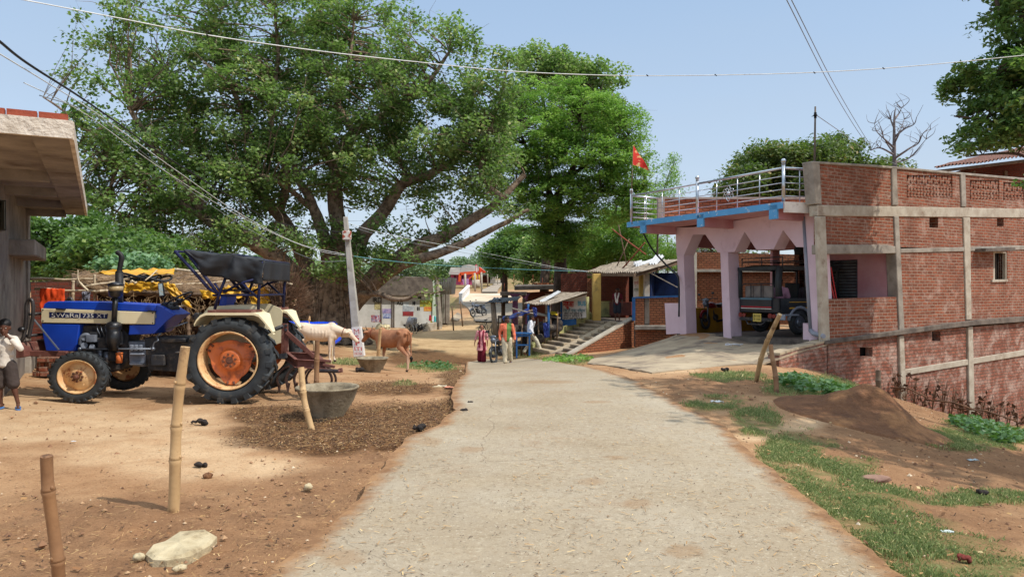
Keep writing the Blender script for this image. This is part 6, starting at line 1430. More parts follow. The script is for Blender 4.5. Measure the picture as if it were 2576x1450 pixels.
# ---------------------------------------------------------------- people
def skinmat(nm,c): 
    n=NT(nm); col=n.mix(n.ramp(n.noise(14),.35,.7),C3(c),C3(tuple(x*.86 for x in c))); return n.out(col,.55,n.noise(60,3),.1,.002,spec=.35)
SK1=skinmat('skin_brown',(122,78,56)); SK2=skinmat('skin_dark_brown',(98,62,46)); SK3=skinmat('skin_tan',(150,100,74))
HAIR=mat('hair_black',C3((20,18,18)),C3((30,27,26)),20,.5,.6,60,.01)
def fabric(nm,c,c2=None,s=5): return mat(nm,C3(c),C3(c2 or tuple(x*.88 for x in c)),s,.9,.35,18,.012)
EYEW=mat('eye_white',C3((216,208,198)),rough=.3)
def hand(mb,wr,di,up,s=1,curl=.5,thumb=1):
    """palm, four fingers and a thumb at the wrist; di along the hand, up = back of hand"""
    di=Vector(di).normalized(); up=Vector(up); up=(up-di*up.dot(di)).normalized(); sd_=di.cross(up)
    pc=wr+di*.045*s
    mb.caps([(wr,.022*s),(wr+di*.03*s,.024*s)],8)
    mb.ell(pc+di*.012*s,(.034*s,.034*s,.016*s),rot=Matrix((sd_,di,up)).transposed(),nu=10,nv=7)
    for k,(o,L_) in enumerate(((-.028,.062),(-.010,.074),(.009,.070),(.026,.055))):
        b=pc+di*.035*s+sd_*o*s; c=curl*(1+.12*k); d1=di*math.cos(c*.6)-up*math.sin(c*.6); d2=di*math.cos(c*1.5)-up*math.sin(c*1.5)
        mb.caps([(b,.0095*s),(b+d1*L_*.5*s,.009*s),(b+d1*L_*.5*s+d2*L_*.5*s,.0075*s)],6)
    b=pc-di*.01*s+sd_*(-.03*thumb)*s; d1=(di*.6-sd_*.7*thumb-up*.3).normalized(); d2=(di*.9-sd_*.2*thumb-up*.4).normalized()
    mb.caps([(b,.013*s),(b+d1*.035*s,.011*s),(b+d1*.035*s+d2*.032*s,.009*s)],6)
def person(name_label,base,yaw,H,J,skin,clothes,hair,cat='person',child=False,voxel=.011,handup={}):
    """J: joints in metres for a 1.7 m adult facing -Y, x to the viewer's right; scaled to H"""
    k=H/1.7
    t=thing('person',name_label,cat,base); M4=Matrix.Translation(base)@Matrix.Rotation(yaw,4,'Z')@Matrix.Scale(k,4)
    hk=1.0 if not child else 1.22
    g={a:Vector(b) for a,b in J.items() if hasattr(b,'__len__')}
    hd=g['head']; look=Vector(J.get('look',(0,-1,0))).normalized()
    m=MB()
    # trunk
    m.caps([(g['pelvis'],(.150,.105,.11)),(g['waist'],(.125,.095,.12)),(g['chest'],(.158,.108,.15)),(g['neckb'],(.10,.07,.06))],14)
    m.tube([g['pelvis'],g['waist'],g['chest'],g['neckb']],[.125,.105,.12,.07],14)
    m.caps([(g['neckb'],.058),(hd-V(0,0,.07*hk)+look*-.01,.052)],10)
    # head: skull, jaw, nose, lips, ears
    sx=look.cross(V(0,0,1)).normalized(); Rm=Matrix((sx,-look,sx.cross(-look))).transposed()
    m.ell(hd+V(0,0,.03),(.076*hk,.095*hk,.095*hk),rot=Rm,nu=18,nv=12); m.ell(hd+look*.025*hk-V(0,0,.045)*hk,(.056*hk,.062*hk,.065*hk),rot=Rm,nu=14,nv=10)
    m.caps([(hd+look*.088*hk+V(0,0,.012)*hk,.010),(hd+look*.105*hk-V(0,0,.018)*hk,.015*hk)],8); m.ell(hd+look*.088*hk-V(0,0,.05)*hk,(.024*hk,.012,.010),rot=Rm); m.ell(hd+look*.080*hk-V(0,0,.085)*hk,(.022,.018,.018),rot=Rm)
    for s in(-1,1):
        m.ell(hd+sx*s*.078*hk+V(0,0,-.005),(.012,.024*hk,.034*hk),rot=Rm); m.ell(hd+look*.078*hk+sx*s*.03*hk+V(0,0,.035)*hk,(.022,.014,.008),rot=Rm)
        sfx='L' if s<0 else 'R'
        sh,el,wr=g['sh'+sfx],g['el'+sfx],g['wr'+sfx]
        m.caps([(sh,.056),(sh.lerp(el,.4),.046),(el,.036),(el.lerp(wr,.35),.036),(wr,.024)],10)
        di=Vector(J.get('hd'+sfx,(wr-el))).normalized(); hand(m,wr,di,J.get('hu'+sfx,(s,0,0)),1.0,J.get('curl',.55),thumb=J.get('th'+sfx,1 if s>0 else -1))
        hp_,kn,an=g['hip'+sfx],g['kn'+sfx],g['an'+sfx]
        m.caps([(hp_,.088),(hp_.lerp(kn,.45),.074),(kn,.054),(kn.lerp(an,.3),.054),(kn.lerp(an,.7),.038),(an,.034)],12)
        toe=Vector(J.get('toe'+sfx,(0,-1,-.12))).normalized(); 
        m.caps([(an-V(0,0,.035)-toe*.035,.032),(an-V(0,0,.045)+toe*.05,.030),(an-V(0,0,.055)+toe*.13,.024)],10)
        for q in range(5): m.ell(an-V(0,0,.062)+toe*(.165-.012*abs(q-1.2))+toe.cross(V(0,0,1)).normalized()*(q-2)*.015,(.011,.014,.010),nu=6,nv=5)
    m.xf(M4); body=m.build('body',skin,t,remesh=voxel*k if not child else voxel,smoothit=2)
    for s in(-1,1):
        m=MB(); m.ell(hd+look*.083*hk+sx*s*.030*hk+V(0,0,.022)*hk,(.0135,.010,.008),rot=Rm,nu=10,nv=6); m.ell(hd+look*.0905*hk+sx*s*.030*hk+V(0,0,.022)*hk,(.0065,.004,.0065),rot=Rm,nu=8,nv=5,mi=1); m.ell(hd+look*.084*hk+sx*s*.031*hk+V(0,0,.044)*hk,(.02,.008,.004),rot=Rm,nu=8,nv=5,mi=1); m.xf(M4); m.build('eye',[EYEW,HAIR],t)
    m=MB(); hair(m,hd,look,sx,Rm,hk); m.xf(M4); m.build('hair',HAIR,t,remesh=.009*k,smoothit=1)
    for nm,mt,fn,vx in clothes:
        m=MB(); fn(m,g,J); m.xf(M4); m.build(nm,mt,t,**({'remesh':vx*k,'smoothit':2,'disp':(.022*k,.09*k)} if vx else {}))
    return t
def hair_short(m,hd,look,sx,Rm,hk,vol=1.0):
    m.ell(hd+V(0,0,.062)*hk-look*.012,(.084*hk*vol,.098*hk*vol,.075*hk*vol),rot=Rm,nu=18,nv=12); m.ell(hd-look*.035+V(0,0,.0),(.076*hk,.068*hk,.075*hk),rot=Rm,nu=14,nv=10)
    for i in range(26):
        a=i*2.4; r=.05+.03*math.sin(i*1.7); m.caps([(hd+V(0,0,.09)*hk+sx*math.cos(a)*r-look*math.sin(a)*r,.016),(hd+V(0,0,.115)*hk+sx*math.cos(a)*r*1.15-look*math.sin(a)*r*1.15+look*.015,.009)],6)
def hair_woman(m,hd,look,sx,Rm,hk):
    m.ell(hd+V(0,0,.05)-look*.018,(.082,.095,.075),rot=Rm,nu=18,nv=12); m.ell(hd-look*.04-V(0,0,.0),(.08,.066,.085),rot=Rm,nu=14,nv=10)
    m.caps([(hd-look*.09-V(0,0,.02),.035),(hd-look*.10-V(0,0,.12),.032),(hd-look*.10-V(0,0,.26),.024),(hd-look*.10-V(0,0,.36),.012)],8)
def sleeve(m,sh,el,wr,r=.066,to=1.0,rc=.05):
    e=el.lerp(wr,to) if to>0 else sh.lerp(el,1+to)
    if to>0: m.caps([(sh,r),(sh.lerp(el,.5),r*.9),(el,r*.84),(e,rc)],12)
    else: m.caps([(sh,r),(e,r*1.02)],12)
def shirt(to=.9,hem=-.09,both=True,flare=1.0,ext=.012):
    def f(m,g,J):
        pe=g['pelvis']+V(0,0,hem)
        m.caps([(pe,(.168*flare,.125,.05)),(g['pelvis'],(.166,.122,.11)),(g['waist'],(.150,.118,.13)),(g['chest'],(.176,.126,.155)),(g['neckb']-V(0,0,.01),(.105,.078,.055))],16)
        m.tube([pe,g['waist'],g['chest'],g['neckb']],[.145*flare,.132,.138,.08],16)
        for s in'LR': sleeve(m,g['sh'+s],g['el'+s],g['wr'+s],.068,to,.046)
        m.caps([(g['shL'],.066),(g['neckb'],.055),(g['shR'],.066)],12)
        m.lathe([(.062,0),(.066,.03),(.058,.035),(.054,.0)],Matrix.Translation(g['neckb']+V(0,-.004,.03)),16,close=True)
    return f
def trousers(r0=.108,r1=.078,to=1.0,rc=.07):
    def f(m,g,J):
        m.ell(g['pelvis']+V(0,0,-.01),(.162,.122,.10),nu=16,nv=10)
        for s in'LR':
            h,k_,a=g['hip'+s],g['kn'+s],g['an'+s]; e=k_.lerp(a,to) if to>0 else h.lerp(k_,1+to)
            if to>0: m.caps([(h,r0),(h.lerp(k_,.5),r0*.92),(k_,r1),(k_.lerp(e,.5),r1*.95),(e,rc)],14)
            else: m.caps([(h,r0),(e,r1)],14)
    return f
def sandals(m,g,J):
    for s in'LR':
        a=g['an'+s]; toe=Vector(J.get('toe'+s,(0,-1,-.12))).normalized(); w=toe.cross(V(0,0,1)).normalized(); z=w.cross(toe)
        pts=[]
        for t in[i*math.pi/10 for i in range(20)]:
            L_=.135*math.cos(t); W_=.048*math.sin(t)*(1+.12*math.cos(t)); pts.append(a-V(0,0,.096)+toe*(.06+L_)+w*W_)
        m.prism(pts,z*.022)
        b=a-V(0,0,.075)+toe*.135
        for q in(-1,1): m.tube([b-V(0,0,.005),b-toe*.05+w*q*.03+z*.03,b-toe*.10+w*q*.045+z*.0],.009,6)
def JJ(**k):
    d=dict(pelvis=(0,0,.93),waist=(0,0,1.08),chest=(0,0,1.26),neckb=(0,.005,1.42),head=(0,-.01,1.57),look=(0,-1,0),shL=(-.185,0,1.38),shR=(.185,0,1.38),elL=(-.24,.02,1.11),elR=(.24,.02,1.11),wrL=(-.26,-.05,.87),wrR=(.26,-.05,.87),
     hipL=(-.09,0,.88),hipR=(.09,0,.88),knL=(-.10,-.01,.48),knR=(.10,-.01,.48),anL=(-.10,.01,.09),anR=(.10,.01,.09)); d.update(k); return d
def foot(px,py,d): p=G(px,py,.0,near=d-4); return p
# boy at the left edge, hand to his face
bpos=P(15,1027,9.2); bpos.z=gz1(bpos.x,bpos.y)
j=JJ(pelvis=(-.02,0,.86),waist=(-.02,0,1.02),chest=(-.02,0,1.20),neckb=(-.02,.0,1.36),head=(-.02,-.01,1.535),look=(.25,-.9,-.3),shL=(-.175,0,1.32),shR=(.155,0,1.32),elL=(-.25,.02,1.06),wrL=(-.24,-.10,.90),elR=(.30,-.08,1.14),wrR=(.14,-.17,1.36),hdR=(-.75,.1,.65),huR=(.3,-1,.2),thR=1,
  hipL=(-.10,0,.82),hipR=(.07,0,.82),knL=(-.11,-.01,.46),knR=(.14,-.02,.46),anL=(-.10,.02,.09),anR=(.215,.0,.09),toeL=(-.35,-.9,-.1),toeR=(.45,-.85,-.1),curl=.9)
WSH=fabric('shirt_white_linen',(216,208,196),(190,182,170)); GSH=fabric('shorts_brown_grey',(70,60,56)); BLS=mat('slipper_blue',C3((92,138,196)),C3((80,124,184)),6,.6)
def buttons(m,g,J):
    for i in range(5): m.ell(V(0,-.130-.012*math.sin(i),.93+i*.085),(.007,.005,.007),nu=6,nv=5)
person('small boy in a white shirt, brown shorts and blue slippers rubbing his eye',bpos,.12,1.10,j,SK2,[('shirt',WSH,shirt(to=.72,hem=-.05),.012),('shorts',GSH,trousers(.118,.112,-.02),.013),('buttons',DARK,buttons,0),('slippers',BLS,sandals,0)],lambda *a:hair_short(*a,vol=1.06),child=True,voxel=.0065)
# woman in pink kurta and maroon scarf
wp=P(1212,909,27.5); wp.z=gz1(wp.x,wp.y)
j=JJ(look=(.15,-.95,-.3),elL=(-.27,.03,1.12),wrL=(-.31,-.06,.89),elR=(.24,.04,1.12),wrR=(.25,.02,.88),knL=(-.09,.02,.48),anL=(-.10,.10,.10),knR=(.09,-.08,.49),anR=(.09,-.10,.09),hdL=(-.2,-.1,-1),hdR=(.1,0,-1))
KUR=fabric('kurta_pink',(226,160,160),(210,140,144)); MAR=fabric('maroon_cotton',(136,30,56),(112,22,44))
def kurta(m,g,J):
    shirt(to=.35,hem=-.05)(m,g,J)
    m.lathe([(0,0),(.165,0),(.20,-.18),(.235,-.42),(.225,-.43),(0,-.40)],Matrix.Translation(g['pelvis']+V(0,0,.06))@Matrix.Diagonal((1,.72,1,1)),22)
def scarf(m,g,J):
    n_=g['neckb']
    for s,L_ in((-1,.72),(1,.86)):
        pts=[n_+V(0,.07,.01),n_+V(s*.075,.02,.03),n_+V(s*.085,-.10,-.05),n_+V(s*.075,-.15,-.25),n_+V(s*.085,-.15,-.45),n_+V(s*(.09+.05*(s>0)),-.15,-L_)]
        w=smooth([Vector(p) for p in pts],6)
        for p,q in zip(w,w[1:]): m.ell(p.lerp(q,.5),(.045,.02,(q-p).length*.75+.012),nu=10,nv=6)
def palazzo(m,g,J):
    m.ell(g['pelvis'],(.165,.12,.1))
    for s in'LR': h,k_,a=g['hip'+s],g['kn'+s],g['an'+s]; m.caps([(h,.11),(k_,.105),(a+V(0,0,.06),.125)],14)
person('woman in a pink kurta, long crimson scarf and maroon trousers on the track',wp,-.1,1.42,j,SK3,[('kurta',KUR,kurta,.014),('scarf',MAR,scarf,.012),('trousers',fabric('maroon_trouser',(110,22,40)),palazzo,.016),('sandals',mat('sandal_brown',C3((96,70,54))),sandals,0)],hair_woman)
# man in orange and green shirt
mp2=P(1275,917,25.0); mp2.z=gz1(mp2.x,mp2.y)
j=JJ(look=(.75,-.65,-.12),elL=(-.25,.05,1.12),wrL=(-.24,-.04,.87),elR=(.25,.0,1.12),wrR=(.285,-.06,.88),hipL=(-.085,0,.88),knL=(-.07,-.10,.50),anL=(-.06,-.12,.09),knR=(.11,.04,.48),anR=(.13,.20,.15),toeR=(.1,-.9,-.45),toeL=(-.25,-1,-.1),hdL=(0,-.15,-1),hdR=(.1,-.2,-1))
n=NT('shirt_two_tone'); sx_=n.n('ShaderNodeSeparateXYZ'); n.l(n.tc.outputs['Object'],sx_.inputs[0])
msk=n.math('MULTIPLY',n.math('GREATER_THAN',sx_.outputs[0],.0),n.math('LESS_THAN',sx_.outputs[0],.165*1.62/1.7))
n.l(msk,msk.node.inputs[0]) if False else None
OG=n.out(n.mix(msk,n.mix(n.ramp(n.noise(7),.35,.7),C3((232,128,96)),C3((206,104,78))),n.mix(n.ramp(n.noise(7),.35,.7),C3((96,128,68)),C3((76,106,54)))),.85,n.noise(20,4),.35,.01)
CRM=fabric('trousers_cream',(206,194,168),(184,170,144))
person('man in a half orange half green shirt and cream trousers walking up the road',mp2,0.0,1.62,j,SK2,[('shirt',OG,shirt(to=.93,hem=-.09),.013),('trousers',CRM,trousers(.112,.088,.92,.082),.014),('sandals',mat('sandal_blue',C3((70,110,150)),C3((60,60,70)),9),sandals,0)],hair_short)
# man in white climbing the foot of the stairs
wp2=P(1334,885,29.6); wp2.z=gz1(wp2.x,wp2.y)+.02
j=JJ(look=(0,-1,-.08),pelvis=(0,0,.92),head=(0,-.06,1.57),neckb=(0,-.02,1.42),elR=(.22,-.16,1.20),wrR=(.07,-.21,1.44),hdR=(-.15,.1,1),huR=(0,-1,0),elL=(-.24,.06,1.12),wrL=(-.24,-.10,.90),hipL=(-.085,0,.88),knL=(-.10,-.26,.60),anL=(-.10,-.42,.22),knR=(.10,.02,.47),anR=(.10,.26,.10),toeL=(0,-1,0),toeR=(0,-.9,-.4))
WHT=fabric('shirt_plain_white',(226,228,232),(204,206,214)); LT=fabric('trousers_light',(204,198,178),(180,172,150))
person('man in a white shirt stepping onto the stairs with a hand at his ear',wp2,math.pi/2+.15,1.56,j,SK2,[('shirt',WHT,shirt(to=.85,hem=-.06),.013),('trousers',LT,trousers(.11,.088,.94,.075),.014),('shoes',mat('shoe_tan',C3((130,84,60))),sandals,0)],hair_short)
# boy on the porch
bp2=P(1553,805,30.5); bp2.z=zf
j=JJ(look=(-.7,-.7,-.1),elL=(-.22,.03,1.12),elR=(.23,.03,1.12))
def towel(m,g,J):
    n_=g['neckb']
    for s,L_ in((-1,.46),(1,.50)):
        w=smooth([n_+V(0,.08,.01),n_+V(s*.08,.02,.035),n_+V(s*.085,-.12,-.06),n_+V(s*.05,-.155,-.28),n_+V(s*.02,-.15,-L_)],5)
        for p,q in zip(w,w[1:]): m.ell(p.lerp(q,.5),(.05,.018,(q-p).length*.8),nu=8,nv=6)
person('boy in a maroon shirt and dark shorts with a white towel standing on the porch',bp2,-.35,1.36,j,SK2,[('shirt',fabric('maroon_shirt',(104,28,40)),shirt(to=-.25,hem=-.06),.014),('shorts',fabric('dark_shorts',(44,48,58)),trousers(.115,.108,-.05),.015),('towel',WHITE,towel,.013)],hair_short,voxel=.012)
# ---------------------------------------------------------------- cattle
def cow(label,base,yaw,S,mtc,head_drop=0,look=(1,0,-.35),legs=None,tail='down',horn=False,voxel=.018,flip=1,thin=1,cat='cow',hump=.0,head_yaw=0,mt_horn=None):
    """facing +X, hooves on z=0, withers about 1.1"""
    t=thing('cow',label,cat,base); M4=Matrix.Translation(base)@Matrix.Rotation(yaw,4,'Z')@Matrix.Scale(S,4)
    m=MB()
    # barrel: deep chest narrowing to the flank
    prof=[(-.62,.93,.11,.15),(-.50,.93,.185,.20),(-.36,.90,.215,.225),(-.20,.86,.225,.235),(0,.84,.235,.25),(.20,.84,.225,.255),(.36,.86,.19,.245),(.48,.88,.15,.21),(.58,.90,.10,.15)]
    n_=20; vs=[]
    for (x,z,ry,rz) in prof:
        for k in range(n_):
            a=2*math.pi*k/n_; zz=rz*math.sin(a); yy=ry*math.cos(a)*(1-.15*max(0,math.sin(a)))
            vs.append((x,yy,z+zz+(.012 if x<-.3 else 0)))
    fs=[(i*n_+k,i*n_+(k+1)%n_,(i+1)*n_+(k+1)%n_,(i+1)*n_+k) for i in range(len(prof)-1) for k in range(n_)]+[tuple(range(n_)),tuple(range((len(prof)-1)*n_,len(prof)*n_))[::-1]]
    m.add(vs,fs,True)
    m.tube([(-.60,0,1.075),(-.2,0,1.065),(.2,0,1.06),(.42,0,1.09+hump)],[.035,.03,.03,.045],8)
    m.ell((.40,0,1.06+hump*.6),(.13,.07,.09+hump))
    for s in(-1,1):
        m.ell((-.42,s*.17,1.05),(.07,.045,.05)); m.ell((-.64,s*.10,1.0),(.05,.04,.045)) # hook and pin bones
        for k in range(5): m.tube([(-.12+k*.10,s*.19,1.0-.02*k),(-.10+k*.10,s*.235,.86),(-.08+k*.09,s*.20,.70)],.009,6) # ribs
    m.ell((.48,0,.76),(.12,.13,.14)); m.caps([((.54,0,.72),.05),((.66,0,.80),.03)],8)
    m.ell((-.30,0,.66),(.10,.06,.06))
    L=Vector(look).normalized()
    nk0=V(.50,0,.98); hd=V(.50,0,.98)+Vector((L.x*.42,L.y*.42,-.02-head_drop)); 
    if head_yaw: hd=V(.50+.40*math.cos(head_yaw),.40*math.sin(head_yaw),.98-head_drop)
    hl=Vector((math.cos(head_yaw),math.sin(head_yaw),-1.0)).normalized()
    m.caps([(nk0+V(-.06,0,-.03),.16),(nk0.lerp(hd,.5)+V(0,0,-.03),.115),(hd+V(-.02,0,0),.09)],12); m.tube([nk0+V(0,0,-.14),nk0.lerp(hd,.5)+V(0,0,-.16),hd+V(0,0,-.10)],[.06,.04,.03],8)
    m.ell(hd+V(0,0,.02),(.105,.088,.105)); m.caps([(hd,(.095,.09,.10)),(hd+hl*.11,.080),(hd+hl*.22,.062),(hd+hl*.30,.056)],12); m.ell(hd+hl*.33,(.055,.058,.048))
    sdv=hl.cross(V(0,0,1)).normalized()
    for s in(-1,1):
        e0=hd+sdv*s*.07+V(0,0,.035); e1=e0+sdv*s*.16+V(0,0,-.035)-hl*.03
        for q in range(5): m.ell(e0.lerp(e1,q/4),(.028+.018*math.sin(q/4*math.pi),.018,.03+.014*math.sin(q/4*math.pi)),nu=8,nv=6)
        m.ell(hd+hl*.07+sdv*s*.068+V(0,0,.02),.022)
    # legs: fore then hind (shoulder, knee, fetlock, hoof)
    Lg=legs or {}
    for s in(-1,1):
        sfx='L' if s>0 else 'R'
        fx,hx=Lg.get('f'+sfx,0),Lg.get('h'+sfx,0)
        a=V(.40,s*.12,.78)
        m.caps([(a,(.095,.06,.13)),(V(.40+fx*.3,s*.115,.60),.062),(V(.41+fx*.6,s*.11,.42),.042),(V(.41+fx*.8,s*.11,.30),.028),(V(.41+fx*.95,s*.11,.13),.026),(V(.42+fx,s*.11,.08),.032),(V(.445+fx,s*.11,.035),.036)],10)
        m.tube([V(.435+fx,s*.11,.06),V(.45+fx,s*.11,.0)],[.034,.044],10)
        m.caps([(V(-.50,s*.11,.86),(.13,.075,.19)),(V(-.40+hx*.2,s*.13,.66),.085),(V(-.50+hx*.5,s*.12,.53),.055),(V(-.60+hx*.7,s*.115,.44),.042),(V(-.585+hx*.85,s*.115,.30),.028),(V(-.57+hx*.98,s*.115,.12),.026),(V(-.56+hx,s*.115,.08),.032),(V(-.53+hx,s*.115,.035),.036)],10)
        m.tube([V(-.54+hx,s*.115,.06),V(-.53+hx,s*.115,.0)],[.034,.044],10)
    m.xf(M4); m.build('body',mtc,t,remesh=voxel*S,smoothit=2)
    m=MB()
    if tail=='down': pts=[(-.66,0,1.05),(-.72,.0,.98),(-.74,.01,.80),(-.73,.0,.60),(-.74,0,.42)]
    elif tail=='up': pts=[(-.60,0,1.06),(-.56,.10,1.04),(-.44,.20,1.0),(-.34,.22,1.05),(-.33,.21,1.14)]
    w=smooth([Vector(p) for p in pts],5); m.tube(w,[.026]*(len(w)//2)+[.017]*(len(w)-len(w)//2),8); m.xf(M4); m.build('tail',mtc,t)
    m=MB(); e=Vector(pts[-1]); dn=(Vector(pts[-1])-Vector(pts[-2])).normalized(); rr=random.Random(2)
    for i in range(22): m.tube([e,e+dn*.06+V(rr.uniform(-.03,.03),rr.uniform(-.03,.03),0),e+dn*(.14+.05*rr.random())+V(rr.uniform(-.02,.02),rr.uniform(-.02,.02),0)],[.008,.008,.002],4)
    m.xf(M4); m.build('tail_tuft',HAIR if tail=='down' else mat('tuft_tan',C3((196,160,120))),t)
    for s in(-1,1):
        m=MB(); m.ell(hd+hl*.075+sdv*s*.083+V(0,0,.02),(.016,.012,.014)); m.xf(M4); m.build('eye',DARK,t)
        if horn: m=MB(); m.tube(smooth([hd+sdv*s*.05+V(0,0,.07),hd+sdv*s*.11+V(0,0,.12),hd+sdv*s*.13-hl*.0+V(0,0,.20)],5),[.02,.019,.018,.016,.014,.012,.011,.009,.008,.006,.004],8); m.xf(M4); m.build('horn',mat('horn_grey',C3((96,80,66)),C3((60,50,44)),8,.5),t)
    m=MB(); q=nk0.lerp(hd,.62); dx=(hd-nk0).normalized(); u1=dx.cross(V(0,1,0)).normalized(); u2=dx.cross(u1)
    m.tube([q+V(0,0,-.02)+(u1*math.cos(a)*1.15+u2*math.sin(a))*.112 for a in[i*math.pi/10 for i in range(21)]],.010,6); m.xf(M4); m.build('collar',mat('rope_brown',C3((120,60,44))),t)
    return t
def cowmat(nm,c,c2,leg,zl=.5):
    n=NT(nm); s_=n.n('ShaderNodeSeparateXYZ'); n.l(n.tc.outputs['Object'],s_.inputs[0])
    col=n.mix(n.ramp(n.noise(3.5,5,.6),.38,.66),C3(c),C3(c2))
    col=n.mix(n.ramp(n.math('ADD',s_.outputs[2],n.math('MULTIPLY',n.noise(5),.25)),zl+.18,zl-.08),col,C3(leg))
    col=n.mix(n.ramp(s_.outputs[2],.065,.05),col,C3((60,48,40)))
    return n.out(col,.75,n.noise(40,3),.2,.006,spec=.25)
WC=cowmat('hide_white',(214,196,174),(196,174,150),(212,196,176)); BC=cowmat('hide_brown',(166,116,84),(136,90,64),(190,158,134),.50); PC=cowmat('hide_cream',(222,206,166),(204,186,146),(210,196,160)); GC=cowmat('hide_grey',(170,172,178),(140,140,146),(196,186,172))
def gpos(x,d): p=P(x,0,d); p.z=gz1(p.x,d); return p
cow('white cow with prominent hips standing behind the cultivator facing right',gpos(800,20.5),-.06,.96,WC,head_drop=.12,tail='up',legs=dict(fL=.02,fR=-.04,hL=.05,hR=-.08))
cow('rust brown cow with pale hind legs facing away to the left by the small trough',gpos(986,20.2),math.pi-.66,1.0,BC,head_drop=.0,head_yaw=.05,horn=True,legs=dict(fL=.0,fR=.06,hL=-.16,hR=.06))
cow('cream cow mostly hidden behind the brown cow',gpos(962,30),math.pi/2+.5,.9,PC,head_drop=.3,voxel=.025)
cow('small grey calf nosing the firewood before the poster shop',gpos(1036,40),math.pi/2+.5,.78,GC,head_drop=.4,voxel=.025,cat='calf')
m=MB(); a=P(838,846,20.2); m.tube([a,P(836,890,19.6),P(833,915,19.2)],.009,5); tag(m.build('tether_rope',mat('rope',C3((196,176,140)))),'thin rope hanging from the white cow down to the ground','rope')
# ---------------------------------------------------------------- motorbikes and bicycle
def wheel(mb_t,mb_r,c,ax,R_,w,spokes=10,rr_=None):
    ax=Vector(ax).normalized(); a=Vector((0,0,1)); b=ax.cross(a)
    ring=lambda r,n=28:[c+(a*math.cos(t)+b*math.sin(t))*r for t in[2*math.pi*i/n for i in range(n+1)]]
    mb_t.tube(ring(R_-w/2),w/2,8,caps=False); mb_r.tube(ring(R_-w*1.05),w*.22,6,caps=False); mb_r.disc(c,ax,w*.7,w*1.2,10)
    for i in range(spokes): t=2*math.pi*i/spokes; mb_r.tube([c,c+(a*math.cos(t)+b*math.sin(t))*(R_-w)],w*.07,4)
def motorbike(name_label,base,yaw,tank,S=1.0,lean=.0):
    t=thing('motorbike',name_label,'motorbike',base); M4=Matrix.Translation(base)@Matrix.Rotation(yaw,4,'Z')@Matrix.Rotation(lean,4,'X')@Matrix.Scale(S,4)
    def part(nm,mt,fn,bev=0): m=MB(); fn(m); m.xf(M4); return m.build(nm,mt,t,bevel=bev)
    RU=TYR
    for x,nm in((.64,'front_wheel'),(-.62,'rear_wheel')):
        mt_=MB(); mr_=MB(); wheel(mt_,mr_,V(x,0,.30),(0,1,0),.30,.085,8); mt_.xf(M4); mr_.xf(M4); w_=mt_.build(nm,RU,t); mr_.build('rim',IRN,w_)
    part('engine',IRN,lambda m:(m.ell((.02,0,.40),(.20,.13,.15)),m.box((.10,0,.56),(.16,.16,.16)),m.tube([(.2,.1,.45),(.1,.14,.25),(-.5,.16,.3),(-.75,.16,.36)],.035,8)))
    part('frame',BLK2,lambda m:(m.tube([(.42,0,.86),(.0,0,.62),(-.3,0,.62),(-.7,0,.80)],.03,7),m.tube([(.42,0,.84),(.2,0,.35),(-.2,0,.28),(-.62,0,.30)],.025,7)))
    part('fork',CHR,lambda m:[m.tube([(.64,s*.07,.30),(.46,s*.07,.92)],.022,8) for s in(-1,1)])
    part('fuel_tank',tank,lambda m:(m.ell((.16,0,.80),(.27,.14,.12)),m.ell((.05,0,.78),(.2,.12,.10))))
    part('seat',BLK2,lambda m:(m.ell((-.28,0,.80),(.36,.12,.07)),m.ell((-.62,0,.84),(.2,.10,.05))))
    part('tail_cowl',tank,lambda m:m.ell((-.55,0,.72),(.25,.11,.10)))
    part('mudguard',tank,lambda m:(m.tube([(.64+.33*math.cos(a),0,.30+.33*math.sin(a)) for a in[.3+i*.22 for i in range(9)]],.045,6),m.tube([(-.62+.34*math.cos(a),0,.30+.34*math.sin(a)) for a in[.8+i*.25 for i in range(9)]],.05,6)))
    part('headlamp',CHR,lambda m:(m.ell((.54,0,.86),(.09,.10,.11)),m.ell((.50,0,.98),(.05,.13,.07))))
    part('handlebar',BLK2,lambda m:(m.tube([(.30,-.36,1.0),(.40,-.2,1.03),(.42,0,.98),(.40,.2,1.03),(.30,.36,1.0)],.016,7),m.tube([(.40,-.2,1.03),(.44,-.26,1.18)],.006,5),m.tube([(.40,.2,1.03),(.44,.26,1.18)],.006,5),m.ell((.44,-.26,1.2),(.02,.06,.04)),m.ell((.44,.26,1.2),(.02,.06,.04))))
    return t
b_=gpos(1205,55); motorbike('dark motorbike parked leaning on the ramp before the bridge',b_,-2.2,mat('bike_silver_blue',C3((96,108,128)),C3((40,44,52)),3,.4),1.05,.15)
b_=gpos(1262,27.4); motorbike('black motorbike parked behind the walking man, front wheel showing',b_,-1.98,BLK2,1.0,.12)
b_=V(*PF.hit(1800,830,-1.6)); b_.z=.24; motorbike('dark motorbike with a red tank inside the garage behind the middle pier',b_,math.atan2(PW.u.y,PW.u.x)+math.pi+.25,mat('bike_red',C3((130,24,34)),C3((90,20,28)),4,.4),.95,.1)
